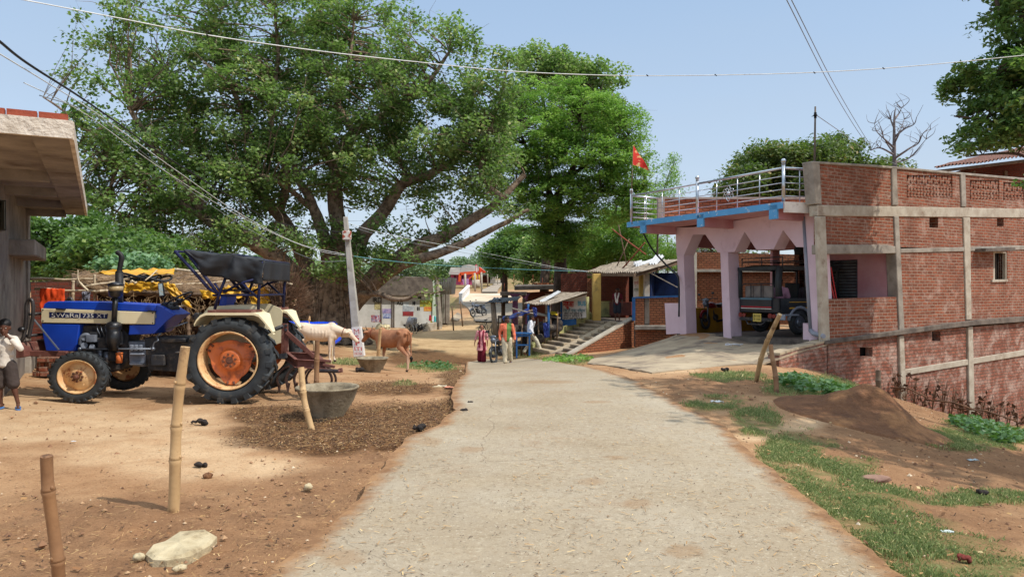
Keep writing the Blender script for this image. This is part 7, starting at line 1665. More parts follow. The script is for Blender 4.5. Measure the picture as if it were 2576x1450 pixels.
# bicycle
bb=gpos(1231,37.2); t=thing('bicycle','dark bicycle leaning on the crooked post of the black roofed shed','bicycle',bb); M4=Matrix.Translation(bb)@Matrix.Rotation(.95,4,'Z')@Matrix.Rotation(-.12,4,'X')
for x,nm in((.52,'front_wheel'),(-.52,'rear_wheel')):
    a=MB();b=MB(); wheel(a,b,V(x,0,.32),(0,1,0),.32,.036,16); a.xf(M4);b.xf(M4); o=a.build(nm,TYR,t); b.build('rim',CHR,o)
def bpart(nm,mt,fn): m=MB(); fn(m); m.xf(M4); m.build(nm,mt,t)
bpart('frame',BLK2,lambda m:[m.tube(p,.016,6) for p in([(.36,0,.78),(-.12,0,.74)],[(.38,0,.68),(-.04,0,.28)],[(-.04,0,.28),(-.16,0,.82)],[(-.04,0,.28),(-.52,0,.32)],[(-.52,0,.32),(-.13,0,.72)],[(.34,0,.86),(.40,0,.62),(.52,0,.32)])])
bpart('handlebar',CHR,lambda m:(m.tube([(.22,-.28,.92),(.34,-.1,.98),(.34,0,.96),(.34,.1,.98),(.22,.28,.92)],.012,6),m.tube([(.34,0,.86),(.34,0,.97)],.014,6)))
bpart('saddle',BLK2,lambda m:(m.ell((-.18,0,.86),(.14,.07,.03)),))
bpart('carrier',IRN,lambda m:(m.box((-.5,0,.68),(.36,.14,.015)),m.tube([(-.6,.05,.68),(-.52,.05,.34)],.008,4)))
bpart('crank',CHR,lambda m:(m.disc((-.04,0,.28),(0,1,0),.09,.01,16),m.tube([(-.1,.06,.42),(-.04,.05,.28),(.03,-.06,.14)],.01,5)))
# ---------------------------------------------------------------- jeep in the garage: local frame, rear at y=0, length to +y, x to the right side
jl=P(1860,843,21.3); jr=P(1962,848,19.95); jl.z=jr.z=.28
ux_=(jr-jl); JW=ux_.length; ux_.normalize(); uy_=Vector((-ux_.y,ux_.x,0)); 
if uy_.y<0: uy_=-uy_
jp=thing('jeep','black canvas topped passenger jeep parked nose-in inside the garage','jeep',jl)
MJ=Matrix((( ux_.x,uy_.x,0,jl.x),(ux_.y,uy_.y,0,jl.y),(0,0,1,jl.z),(0,0,0,1)))
def jpart(nm,mt,fn,bev=0,par=None): m=MB(); fn(m); m.xf(MJ); return m.build(nm,mt,par or jp,bevel=bev,bseg=2)
JB=mat('jeep_black',C3((34,38,44)),C3((26,30,34)),3,.4,.1,20,.002,c3=C3((80,78,74)),s3=5,t3=(.6,.8),spec=.5); JC=mat('jeep_canvas',C3((50,54,56)),C3((36,40,42)),4,.5,.4,14,.012)
W=JW; Lj=3.3
jpart('body',JB,lambda m:(m.box((W/2,.03,.80),(W,.06,.42)),m.box((.03,1.1,.80),(.06,2.2,.42)),m.box((W-.03,1.1,.80),(.06,2.2,.42)),m.box((W/2,1.1,.62),(W-.02,2.2,.06)),m.box((W/2,2.75,.80),(W-.2,1.1,.50))),.02)
jpart('tailgate',JB,lambda m:(m.box((W/2-.08,-.02,.87),(W-.38,.03,.30)),),.01)
jpart('stripe',mat('stripe_red',C3((190,40,50))),lambda m:m.box((W/2-.08,-.040,.76),(W-.38,.01,.025)))
jpart('stripe',WHITE,lambda m:m.box((W/2-.08,-.040,.715),(W-.38,.01,.02)))
jpart('trim_band',mat('trim_teal',C3((86,116,130)),rough=.4),lambda m:m.box((W/2-.08,-.040,.985),(W-.34,.02,.05)))
jpart('side_stripe',mat('stripe_amber',C3((214,160,50))),lambda m:(m.box((W+.004,.95,.74),(.01,1.2,.035)),m.box((W+.004,.95,.90),(.01,1.2,.02))))
jpart('canopy',JC,lambda m:(m.surf(lambda u,v:Vector((W*u,v*2.3-.03,1.86+.05*math.sin(u*math.pi)+.012*math.sin(v*18))),16,16),m.box((W/2,-.03,1.82),(W+.04,.04,.10)),m.box((W+.0,1.12,1.82),(.04,2.3,.10)),m.box((0,1.12,1.82),(.04,2.3,.10)),m.tube([(W-.03,.0,1.05),(W-.05,-.01,1.4),(W-.02,0,1.85)],[.10,.085,.10],10),m.tube([(.03,.02,1.0),(.03,0,1.84)],.06,8),m.tube([(W-.02,1.0,1.0),(W-.02,1.0,1.84)],.045,8),m.tube([(.03,1.3,1.0),(.03,1.3,1.84)],.04,8)),.0)
jpart('roof_rack',IRN,lambda m:[m.tube(p,.014,6) for p in([(0,.1,2.02),(W,.1,2.02)],[(0,2.0,2.02),(W,2.0,2.02)],[(0,.1,2.02),(0,2.0,2.02)],[(W,.1,2.02),(W,2.0,2.02)],[(0,1,2.02),(W,1,2.02)],[(0,.1,1.88),(0,.1,2.12)],[(W,.1,1.88),(W,.1,2.12)],[(W*.5,.1,1.9),(W*.5,.1,2.12)],[(0,.1,2.12),(W,.1,2.12)])])
sb_=jpart('spare_seat_back',mat('seat_grey',C3((130,122,116)),C3((104,96,92)),4,.8),lambda m:(m.box((.30,.10,1.18),(.30,.06,.34)),m.box((.64,.10,1.18),(.34,.06,.34)),m.box((1.0,.10,1.18),(.32,.06,.34))),.02)
jpart('guard_rail',IRN,lambda m:[m.tube(p,.014,6) for p in([(.12,-.01,1.0),(.12,-.01,1.36),(.2,-.01,1.40),(W-.28,-.01,1.40),(W-.2,-.01,1.36),(W-.2,-.01,1.0)],[(.46,-.01,1.0),(.46,-.01,1.4)],[(.84,-.01,1.0),(.84,-.01,1.4)])])
for x in(.12,W-.28): jpart('tail_lamp',mat('lamp_red',C3((130,40,36)),C3((110,50,40)),4,.3),lambda m:(m.disc((x,-.06,.52),(0,1,0),.07,.05,16),m.disc((x+.14,-.06,.52),(0,1,0),.055,.05,16)))
jpart('bumper',IRN,lambda m:(m.box((W/2,-.12,.42),(W*.8,.06,.09)),m.tube([(.35,-.1,.42),(.5,-.16,.28),(W-.5,-.16,.28),(W-.35,-.1,.42)],.025,8)),.01)
npl=jpart('number_plate',mat('plate_yellow',C3((206,180,90)),C3((190,166,84)),4,.6),lambda m:m.box((W*.56,-.16,.47),(.30,.012,.22)))
def nt_(m):
    for k,z in(('np',.485),('np2',.395)):
        vs,fs=TX[k]; mx_=max(p.x for p in vs); m.add([Vector((W*.56-.12+p.x/mx_*.24,-.1675,z+p.y*.085)) for p in vs],fs)
jpart('plate_lettering',DARK,nt_,par=npl)
jpart('rear_mudguard',GREYP,lambda m:(m.box((W-.10,.35,.55),(.26,.7,.05)),m.box((W+.02,.02,.50),(.30,.05,.16))),.02)
for (x,y,nm) in((W-.06,.75,'rear_wheel'),(.06,.75,'rear_wheel'),(W-.10,2.75,'front_wheel'),(.10,2.75,'front_wheel')):
    a=MB();b=MB(); wheel(a,b,V(x,y,.34),(1,0,0),.34,.17,0); b.disc((x,y,.34),(1,0,0),.19,.10,18); b.disc((x+(.09 if x>1 else -.09),y,.34),(1,0,0),.06,.06,10); a.xf(MJ);b.xf(MJ); o=a.build(nm,TYR,jp); b.build('rim',CHR,o)
jpart('fender',GREYP,lambda m:m.tube([(W-.02,.75+.42*math.cos(a),.34+.42*math.sin(a)) for a in[.1+i*.29 for i in range(11)]],.05,6))
jpart('seat',JC,lambda m:(m.box((.35,1.5,.86),(.5,.5,.14)),m.box((W-.38,1.5,.86),(.5,.5,.14)),m.box((.35,1.72,1.18),(.5,.1,.5)),m.box((W-.38,1.72,1.18),(.5,.1,.5))),.03)
jpart('windscreen_frame',JB,lambda m:(m.box((W/2,2.25,1.84),(W,.05,.06)),m.box((.03,2.25,1.4),(.05,.05,.9)),m.box((W-.03,2.25,1.4),(.05,.05,.9))))
# two passengers
for i,(x,y,c,lab) in enumerate(((.80,.75,(206,150,170),'person in a pink shirt sitting inside the jeep behind the tailgate'),(W-.30,1.35,(70,60,64),'person in dark clothes sitting in the right side of the jeep'))):
    base=MJ@Vector((x,y,0)); 
    j=JJ(pelvis=(0,0,.93),hipL=(-.09,0,.90),hipR=(.09,0,.90),knL=(-.11,-.36,.92),knR=(.11,-.36,.92),anL=(-.10,-.40,.52),anR=(.10,-.40,.52),wrL=(-.16,-.3,1.0),wrR=(.16,-.3,1.0),look=(.3,-1,-.1))
    person(lab,base-V(0,0,.06),math.atan2(ux_.y,ux_.x)+(0.2 if i else math.pi/2*.3),1.6,j,SK2,[('shirt',fabric('passenger_shirt_%s'%('pink' if i==0 else 'dark'),c),shirt(to=-.2,hem=-.05),.018),('trousers',DARK,trousers(.11,.08,.9,.07),.02)],hair_short,voxel=.016)
# ---------------------------------------------------------------- foliage
def leafmat(nm,cols,tr=.35,rough=.5):
    """cols: dark, mid, light, accent"""
    n=NT(nm); a=n.n('ShaderNodeAttribute'); a.attribute_name='lv'
    r=n.n('ShaderNodeValToRGB'); e=r.color_ramp.elements; e[0].position=0; e[0].color=(*C3(cols[0]),1); e[1].position=.45; e[1].color=(*C3(cols[1]),1)
    x=e.new(.85); x.color=(*C3(cols[2]),1); x=e.new(1.0); x.color=(*C3(cols[3]),1)
    n.l(a.outputs['Fac'],r.inputs[0]); n.l(r.outputs[0],n.b.inputs['Base Color']); n.b.inputs['Roughness'].default_value=rough; n.b.inputs['Specular IOR Level'].default_value=.4
    t=n.n('ShaderNodeBsdfTranslucent'); g=n.mix(.5,r.outputs[0],C3((120,170,50))); n.l(g,t.inputs[0])
    m=n.n('ShaderNodeMixShader'); m.inputs[0].default_value=tr; n.l(n.b.outputs[0],m.inputs[1]); n.l(t.outputs[0],m.inputs[2]); n.l(m.outputs[0],n.t.nodes['Material Output'].inputs[0]); return n.mat
LP=leafmat('leaf_fig',[(74,94,60),(108,130,80),(140,162,100),(192,196,132)],.5)
LB2=leafmat('leaf_bright',[(84,120,60),(124,164,76),(156,190,92),(192,210,118)],.45)
LD=leafmat('leaf_dark',[(56,80,50),(84,114,64),(112,140,80),(146,164,98)],.4)
LO=leafmat('leaf_olive',[(54,70,42),(86,102,56),(118,128,74),(156,140,88)],.3)
LF=leafmat('leaf_far_haze',[(84,108,84),(112,136,102),(138,158,120),(156,166,132)],.25)  # paler, greyer greens: distance haze put into the leaf colour
BARK=mat('bark_grey',C3((152,132,112)),C3((116,98,82)),3,.95,1.0,14,.05,c3=C3((80,66,56)),s3=5,t3=(.48,.62))
BARKD=mat('bark_dark',C3((92,78,66)),C3((62,52,46)),4,.95,.8,18,.03)
rs=np.random.RandomState(3)
def leaf_mesh(name,C,size,asp,m_,parent,lv,droop=.35,upb=.7,kind=None,label=None,cat=None):
    N=len(C); n_=rs.normal(size=(N,3)); n_[:,2]=np.abs(n_[:,2])+upb; n_/=np.linalg.norm(n_,axis=1)[:,None]
    a=rs.normal(size=(N,3)); a[:,2]-=droop*1.5; a-=n_*(a*n_).sum(1)[:,None]; a/=np.linalg.norm(a,axis=1)[:,None]+1e-9
    b=np.cross(n_,a); L=size*(.65+.7*rs.rand(N))[:,None]; Wd=L*asp*.5
    org=np.array(ORG[parent]) if parent is not None else np.zeros(3)
    p0=C-org-a*L*.5; v=np.stack([p0,p0+a*L*.42+b*Wd+n_*L*.06,p0+a*L,p0+a*L*.42-b*Wd+n_*L*.06],1).reshape(-1,3)
    me=bpy.data.meshes.new(name); fastmesh(me,v,np.arange(4*N).reshape(N,4),False)
    at=me.attributes.new('lv','FLOAT','FACE'); at.data.foreach_set('value',np.clip(lv,0,1).astype(np.float32))
    me.materials.append(m_); ob=bpy.data.objects.new(name,me); COL.objects.link(ob)
    if parent is not None: ob.parent=parent
    ORG[ob]=Vector(org)
    return tag(ob,label,cat,kind=kind)
def limb(mb,pts,r0,r1,n=9,wob=.04,seed=0):
    w=smooth([Vector(p) for p in pts],5); k=len(w); o=[];rr_=[]
    for i,p in enumerate(w):
        t=i/(k-1); r=r0+(r1-r0)*t**.8; q=p+Vector((noise.noise(p*1.1+Vector((seed,0,0))),noise.noise(p*1.1+Vector((0,seed,0))),noise.noise(p*1.3+Vector((0,0,seed)))))*wob*(1+r*6)
        o.append(q); rr_.append(r*(1+.12*noise.noise(p*3+Vector((seed,1,2)))))
    mb.tube(o,rr_,n,caps=False); return list(zip(o,rr_))
def tree(name,label,base,limbs,blobs_,leafm,lsize,lasp,ncl,nlf,clr=.6,bark=None,group=None,seed=0,droop=.35,flat=.7,twig=.03,upb=.7,cat='tree',trunkfn=None,tw_n=4,extra_twigs=0,shell=.75):
    global rs; rs=np.random.RandomState(seed+5); rr=random.Random(seed)
    t=thing(name,label,cat,base,group); mb=MB(); pts=[]
    if trunkfn: trunkfn(mb)
    for (path,r0,r1) in limbs: pts+=limb(mb,path,r0,r1,n=12 if r0>.2 else 8,seed=seed)
    PA=np.array([tuple(p) for p,_ in pts]); PRr=np.array([r for _,r in pts])
    vol=np.array([b[3]*b[4]*b[5]*(b[6] if len(b)>6 else 1) for b in blobs_],float); vol/=vol.sum()
    CC=[];CW_=[]
    for b,f in zip(blobs_,vol):
        c=P(b[0],b[1],b[2]); s_=b[2]/F; k=max(1,int(round(ncl*f)))
        d=rs.normal(size=(k,3)); d/=np.linalg.norm(d,axis=1)[:,None]; r=rs.rand(k)**(1/3)*(1-shell)+shell*rs.rand(k)**.25
        q=np.array(c)+d*r[:,None]*np.array([b[3]*s_,b[5],b[4]*s_]); CC.append(q); CW_+= [ (b[7] if len(b)>7 else 1) ]*k
    CC=np.concatenate(CC); 
    tips=[]
    for i,c in enumerate(CC):
        D=((PA-c)**2).sum(1)+np.where(PA[:,2]>c[2]+.3,3,0); j=int(np.argmin(D)); p=Vector(PA[j]); c_=Vector(c); L_=(c_-p).length
        mid=p.lerp(c_,.5)+Vector((rr.uniform(-.12,.12),rr.uniform(-.12,.12),rr.uniform(-.05,.12)))*L_
        r0=min(PRr[j]*.6,twig*(.5+L_*.35)); mb.tube([p,p.lerp(mid,.55)+V(0,0,.03*L_),mid,mid.lerp(c_,.6),c_],[r0,r0*.8,r0*.6,r0*.42,r0*.25],4,caps=False)
        for q in range(extra_twigs):
            e=c_+Vector((rr.gauss(0,1),rr.gauss(0,1),rr.gauss(.4,.8)))*clr*.9; mb.tube([mid.lerp(c_,.5+.4*rr.random()),e.lerp(c_,.45)+V(rr.uniform(-.08,.08),0,.05),e],[r0*.35,r0*.25,r0*.12],3,caps=False)
    mb.build('trunk',bark or BARK,t)
    if nlf:
        w=np.array(CW_); K=len(CC); cnt=np.maximum(3,(nlf*w*(.6+.8*rs.rand(K))).astype(int)); idx=np.repeat(np.arange(K),cnt)
        o=rs.normal(size=(len(idx),3)); o/=np.linalg.norm(o,axis=1)[:,None]; o*=(rs.rand(len(idx))**.5)[:,None]; o*=np.array([1,1,flat])*clr*(.7+.6*rs.rand(K))[idx][:,None]
        tone=(.25+.5*rs.rand(K))[idx]; lv=tone+.28*rs.normal(size=len(idx))*.6+.25*(rs.rand(len(idx))>.93)
        leaf_mesh('crown',CC[idx]+o,lsize,lasp,leafm,t,lv,droop,upb)
    return t
Q=P
# the great fig tree
tb=gpos(828,32); 
def fig_trunk(mb):
    # fluted bole of many fused stems
    rr=random.Random(9)
    for i in range(22):
        a=i/22*2*math.pi; rx=1.22+.18*math.sin(i*2.3); ry=1.0
        x=tb.x+math.cos(a)*rx; y=tb.y+math.sin(a)*ry; z0=gz1(x,y)
        mb.tube(smooth([V(x+math.cos(a)*.35,y+math.sin(a)*.3,z0-.15),V(x,y,z0+.35),V(tb.x+math.cos(a+.1)*rx*.74,tb.y+math.sin(a)*ry*.75,z0+1.1),V(tb.x+math.cos(a+.25)*rx*.66,tb.y+math.sin(a+.2)*ry*.7,z0+2.1+.3*math.sin(i)),V(tb.x+math.cos(a+.3)*rx*.62,tb.y+math.sin(a+.3)*ry*.6,z0+3.1)],5),[.27,.25,.23,.22,.21,.2,.2,.19,.19,.19,.19,.18,.18,.18,.17,.17,.16,.15,.14,.12,.1],8,caps=False)
    mb.tube([tb+V(0,0,-.2),tb+V(0,0,1.2),tb+V(0,0,3.2)],[1.05,.85,.75],16,caps=True)
    for i in range(40): # hanging aerial roots against the bole
        a=rr.random()*2*math.pi; r=1.25+.2*rr.random(); x=tb.x+math.cos(a)*r; y=tb.y+math.sin(a)*r*.8; z0=gz1(x,y)
        mb.tube([V(x,y,z0-.05),V(x-.1*math.cos(a),y-.1*math.sin(a),z0+1.2),V(x-.35*math.cos(a),y-.3*math.sin(a),z0+2.6)],[.05,.035,.03],5,caps=False)
figl=[([Q(790,790,31.6),Q(760,720,31),Q(700,650,30.4),Q(620,602,30),Q(560,572,29.6),Q(520,548,29.4),Q(492,500,29.2),Q(440,430,29),Q(380,360,29),Q(330,280,29)],.52,.09),
 ([Q(520,548,29.4),Q(430,500,29),Q(330,420,28.6),Q(230,330,28.5),Q(150,270,28.5),Q(110,245,28.5)],.17,.02),
 ([Q(620,602,30),Q(500,618,28.5),Q(420,612,28),Q(350,632,27.6),Q(310,650,27.3)],.15,.03),
 ([Q(800,760,32),Q(760,640,32),Q(700,540,32),Q(640,470,32),Q(560,420,32.3),Q(470,330,32.5),Q(420,200,32.5)],.42,.06),
 ([Q(640,470,32),Q(640,380,32),Q(600,260,32),Q(560,150,32),Q(540,30,32)],.20,.04),
 ([Q(700,540,32),Q(720,430,31),Q(680,300,31),Q(700,160,31),Q(690,20,31)],.22,.05),
 ([Q(830,740,32),Q(820,620,31.6),Q(780,500,31.4),Q(745,440,31.2),Q(740,380,31)],.40,.07),
 ([Q(845,740,32),Q(850,600,32),Q(840,480,32),Q(850,400,31.6),Q(893,332,31.4),Q(950,300,31),Q(1025,250,31),Q(1090,190,31),Q(1130,130,31)],.46,.05),
 ([Q(893,332,31.4),Q(862,290,31.4),Q(850,235,31.4),Q(880,150,31.4),Q(890,50,31.4)],.20,.04),
 ([Q(850,450,32),Q(800,330,33),Q(780,200,33),Q(800,60,33)],.22,.04),
 ([Q(870,730,31.8),Q(910,600,31.6),Q(965,530,31.4),Q(1010,465,31.2),Q(1100,430,31),Q(1165,370,31),Q(1178,290,31),Q(1195,210,31)],.40,.05),
 ([Q(885,760,31.6),Q(950,690,31),Q(1040,625,30.6),Q(1120,590,30.4),Q(1200,545,30.2),Q(1262,500,30),Q(1320,440,30)],.46,.10),
 ([Q(930,720,31),Q(1010,665,30),Q(1090,640,29.6),Q(1170,612,29.4),Q(1240,575,29.2),Q(1330,528,29)],.30,.07),
 ([Q(1262,500,30),Q(1210,440,30),Q(1230,330,30),Q(1265,230,30),Q(1280,130,30)],.16,.02),
 ([Q(900,740,30.6),Q(950,738,29.6),Q(990,752,29),Q(1020,752,28.8),Q(1052,736,28.6),Q(1080,738,28.5),Q(1120,730,28.4)],.14,.03),
 ([Q(780,520,31.4),Q(720,470,30),Q(660,440,29.5),Q(600,440,29.2)],.15,.04)]
figb=[(430,110,31,200,140,3.2),(260,150,30,120,130,2.6,.35,.6),(700,50,32,220,130,4),(920,110,32,170,140,4,.8),(1090,150,31,130,120,3,.8,.8),(1215,220,30,90,120,2.6,1.2,.9),(1190,330,31,110,120,3,1.2,.9),(1180,330,30,110,90,2.6,.8),(1020,230,31,120,100,3,.7),(620,270,31,240,140,4.2),(860,290,32,210,130,4.4),(1080,340,31,150,110,3.6),(360,320,30,170,130,3.8),(250,380,29,110,110,3,.7),(320,480,29.5,150,110,3.6),(520,470,30,190,100,3.6),(740,430,31.5,170,100,4),(960,440,32,150,90,4),(1150,450,31,120,80,3),(640,600,29,170,50,2.4),(450,600,28.5,180,60,2.6,1.1),(300,600,28.5,110,60,2.6),(850,620,30,95,80,2.0,1.1),(960,610,31,110,60,2.6),(1120,560,30.5,110,50,2.2,.9),(1040,690,29.5,70,28,1.2,.8),(1100,735,28.5,40,22,.8,1.2),(700,560,32,130,70,3),(560,380,33,260,150,3),(800,180,33.5,250,150,3),(400,560,31,220,90,3),(1240,380,30,70,90,2.6,.8),(1230,480,29.5,100,50,2.2,1.0),(1300,520,29,46,28,1.2,1.0),(1160,600,29.4,70,26,1.2,.8),(1000,630,29.8,90,36,1.8,1.1),(880,670,30,70,34,1.4,1.1),(760,690,30,60,30,1.2,1.0)]
tree('fig_tree','enormous spreading fig tree with a fluted trunk filling the left of the view',tb,figl,figb,LP,.155,.74,1680,84,.60,BARK,seed=1,trunkfn=fig_trunk,extra_twigs=2,shell=.6)
# dark tree at far left behind the shed
b=gpos(250,24); tree('dense_tree','dark leafy tree low behind the concrete house pillar at the left',b,[([b,Q(250,780,24),Q(240,690,24),Q(190,640,24),Q(130,620,24)],.22,.04),([Q(245,720,24),Q(300,660,24),Q(340,630,24)],.14,.03)],[(120,640,25,65,60,2,.9),(200,600,25,90,60,2.4),(300,630,24,110,50,2.2),(230,670,24.5,160,36,2),(380,640,23,90,40,2)],LD,.17,.6,330,85,.5,BARKD,seed=2)
# pale leafy bush above the shed
b=gpos(360,19); tree('leafy_bush','pale green broad-leaved bush rising behind the shed roof',b,[([b,Q(350,720,19),Q(340,660,19)],.05,.01)],[(350,668,19,70,20,1.0),(300,676,19,50,16,.8)],leafmat('leaf_pale',[(70,104,74),(104,140,100),(134,166,120),(160,186,140)]),.14,.7,60,60,.32,BARKD,seed=3,cat='bush')
# bright green tree and the dark one over it
b=gpos(1409,40); tree('bright_tree','bright fresh green feathery tree in the middle above the porch house',b,[([b,Q(1409,760,40),Q(1410,640,40),Q(1404,560,39),Q(1400,500,38.5)],.42,.30),([Q(1400,520,38.6),Q(1360,440,38),Q(1320,360,37.5),Q(1290,300,37)],.2,.04),([Q(1402,500,38.5),Q(1440,420,38),Q(1460,330,37.5),Q(1450,240,37)],.24,.04),([Q(1404,540,38.8),Q(1480,480,38),Q(1560,490,37.5),Q(1620,500,37)],.18,.04),([Q(1440,440,38),Q(1520,380,37),Q(1580,340,36.5)],.12,.03),([Q(1400,500,38.5),Q(1330,480,37.5),Q(1250,470,37)],.15,.03)],
 [(1390,250,37.5,95,60,2.6),(1470,300,37,110,80,3),(1560,330,36.5,80,60,2.4,.8),(1400,600,39,60,66,1.6,3.2),(1470,590,38.5,60,44,1.6,1.2),(1330,350,37,120,90,3),(1460,410,37,150,80,3.4),(1580,430,36.5,70,80,2.6,.9),(1280,430,37,90,60,2.6,.8),(1390,500,37.5,120,60,3),(1610,500,36,50,60,1.8,.9),(1540,520,37,90,50,2.4,1.0),(1290,500,37,70,40,2,.9),(1220,330,37,50,60,1.6,.5),(1330,560,39,70,40,2,.6)],LB2,.17,.42,950,92,.58,BARKD,seed=4,flat=.42,droop=.15,upb=1.2,shell=.45,extra_twigs=1)
b=gpos(1372,46); tree('fig_tree','darker fig tree rising behind the bright tree with drooping top sprays',b,[([b,Q(1372,700,46),Q(1380,500,46),Q(1370,300,46),Q(1350,150,46)],.4,.06),([Q(1375,380,46),Q(1450,250,46),Q(1530,190,46)],.2,.04)],[(1350,160,46,45,50,2.4,.8),(1420,190,46,75,55,3),(1510,200,46,60,40,2.4,.7),(1500,290,46,70,60,3),(1310,230,46,40,60,2.4,.6),(1290,300,46,60,60,2,.6)],LP,.20,.7,230,95,.75,BARKD,seed=6,shell=.5)
# greenery under and right of the bright tree
b=gpos(1560,48); tree('bamboo_clump','thick bamboo like green clump behind the porch house roof',b,[([gpos(1480+i*28,48),Q(1484+i*28,640,48),Q(1490+i*26+8*math.sin(i),520,48),Q(1500+i*27+16*math.sin(i*2),440+10*(i%3),48)],.06,.015) for i in range(8)],[(1540,600,47,100,70,3),(1630,640,46,80,50,3),(1470,640,47,60,50,2.6),(1600,560,48,90,50,3,.6),(1680,470,44,38,50,2,.25,.5)],LB2,.22,.25,480,100,.7,BARKD,seed=7,droop=.6,cat='bamboo',shell=.4)
b=gpos(1650,43); tree('thin_tree','thin wispy sapling spraying out above the terrace corner',b,[([b,Q(1655,600,43),Q(1670,480,43),Q(1700,400,43)],.09,.01)],[(1690,430,43,26,45,1.2),(1660,490,43,30,30,1.2)],LB2,.17,.3,34,50,.45,BARKD,seed=8,droop=.8)
b=gpos(1270,66); tree('dense_tree','dark green tree over the village lane left of the flat roof house',b,[([b,Q(1270,700,66),Q(1275,640,66),Q(1270,600,66)],.35,.1)],[(1270,640,66,55,40,3.4),(1310,610,66,60,34,3.6),(1330,660,64,50,34,3),(1250,665,68,26,22,2.4,.8)],LD,.30,.6,260,84,1.0,BARKD,seed=9,group='trees beyond the lane')
b=gpos(1370,58); tree('dense_tree','mid green tree behind the flat roof house and the brick storeroom',b,[([b,Q(1370,700,58),Q(1365,640,58)],.3,.1)],[(1370,640,58,60,46,3.2),(1400,680,56,40,24,2.4),(1330,690,58,30,20,2)],LP,.26,.6,170,80,.9,BARKD,seed=10,group='trees beyond the lane')
b=gpos(1440,60); tree('dense_tree','shadowy tree between the storeroom and the bamboo clump',b,[([b,Q(1440,700,60),Q(1440,640,60)],.3,.1)],[(1440,650,60,70,50,3.4),(1510,680,60,60,30,3)],LD,.26,.6,170,80,1.0,BARKD,seed=11,group='trees beyond the lane')
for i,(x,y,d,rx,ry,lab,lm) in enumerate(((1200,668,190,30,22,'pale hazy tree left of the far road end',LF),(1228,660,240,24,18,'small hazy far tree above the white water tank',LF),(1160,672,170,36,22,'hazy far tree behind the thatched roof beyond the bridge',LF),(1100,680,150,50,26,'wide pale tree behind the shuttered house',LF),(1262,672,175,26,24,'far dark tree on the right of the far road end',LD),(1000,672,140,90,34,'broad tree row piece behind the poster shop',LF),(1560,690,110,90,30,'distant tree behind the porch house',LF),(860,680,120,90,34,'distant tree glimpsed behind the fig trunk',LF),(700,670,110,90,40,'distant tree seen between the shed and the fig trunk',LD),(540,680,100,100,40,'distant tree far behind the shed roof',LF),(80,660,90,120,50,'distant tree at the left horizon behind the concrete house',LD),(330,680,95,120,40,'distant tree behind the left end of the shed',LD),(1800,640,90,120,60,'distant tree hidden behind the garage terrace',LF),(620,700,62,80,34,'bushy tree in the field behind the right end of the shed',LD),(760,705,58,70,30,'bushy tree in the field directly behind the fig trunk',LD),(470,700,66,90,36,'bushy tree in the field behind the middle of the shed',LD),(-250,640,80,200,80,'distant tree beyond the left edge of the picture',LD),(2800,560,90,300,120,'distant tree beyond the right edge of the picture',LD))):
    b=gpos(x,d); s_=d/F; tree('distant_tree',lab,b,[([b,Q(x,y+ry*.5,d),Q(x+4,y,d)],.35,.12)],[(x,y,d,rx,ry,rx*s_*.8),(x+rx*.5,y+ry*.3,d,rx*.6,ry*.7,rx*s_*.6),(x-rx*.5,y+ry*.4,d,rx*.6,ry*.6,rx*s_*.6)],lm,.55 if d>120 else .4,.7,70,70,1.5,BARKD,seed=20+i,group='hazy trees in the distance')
# trees over the roofs on the right
b=gpos(2020,40); b.z=min(b.z,-.5); tree('dense_tree','dark olive tree spreading behind the terrace railing and brick parapet',b,[([b,Q(2020,640,40),Q(2010,520,40),Q(1960,440,40),Q(1900,430,40)],.4,.06),([Q(2012,540,40),Q(2080,450,40),Q(2150,420,40)],.25,.05)],[(1930,420,40,85,55,3.2),(1870,460,39,55,40,2.6),(2030,410,40,90,45,3.2),(2010,470,40,120,60,3),(2110,400,41,50,50,2.4),(2180,440,41,80,30,2.6),(1900,490,40,90,30,2.4)],LO,.23,.5,520,95,.75,BARKD,seed=12,shell=.5)
bt_l=[([gpos(2254,33),Q(2252,520,33),Q(2251,420,33),Q(2249,340,33),Q(2250,290,33),Q(2253,272,33)],.16,.012)]
rr=random.Random(14)
for (x0,y0,pts) in((2249,372,[(2225,350),(2205,330),(2200,310)]),(2250,390,[(2215,372),(2190,378)]),(2250,345,[(2275,325),(2300,312),(2306,295)]),(2250,400,[(2285,375),(2310,360),(2322,335),(2340,325)]),(2250,360,[(2262,335),(2275,300)]),(2249,320,[(2240,300),(2236,282)]),(2249,385,[(2232,362),(2222,345)]),(2250,410,[(2290,395),(2330,350)]),(2250,300,[(2262,285),(2268,272)])):
    path=[Q(x0,y0,33)]+[Q(x,y,33+rr.uniform(-.5,.5)) for x,y in pts]; bt_l.append((path,.055,.010))
    for k in range(6):
        a=path[rr.randrange(1,len(path))]; bt_l.append(([a,a+V(rr.uniform(-.3,.3),rr.uniform(-.3,.3),rr.uniform(.1,.35)),a+V(rr.uniform(-.5,.5),rr.uniform(-.4,.4),rr.uniform(.3,.7))],.018,.005))
t=thing('bare_tree','leafless grey tree standing behind the brick parapet','tree',bt_l[0][0][0]); mb=MB()
for p_,a,b_ in bt_l: limb(mb,p_,a,b_,6,.02,3)
mb.build('trunk',mat('bark_pale_grey',C3((120,110,108)),C3((92,84,84)),5),t)
TT=16.4
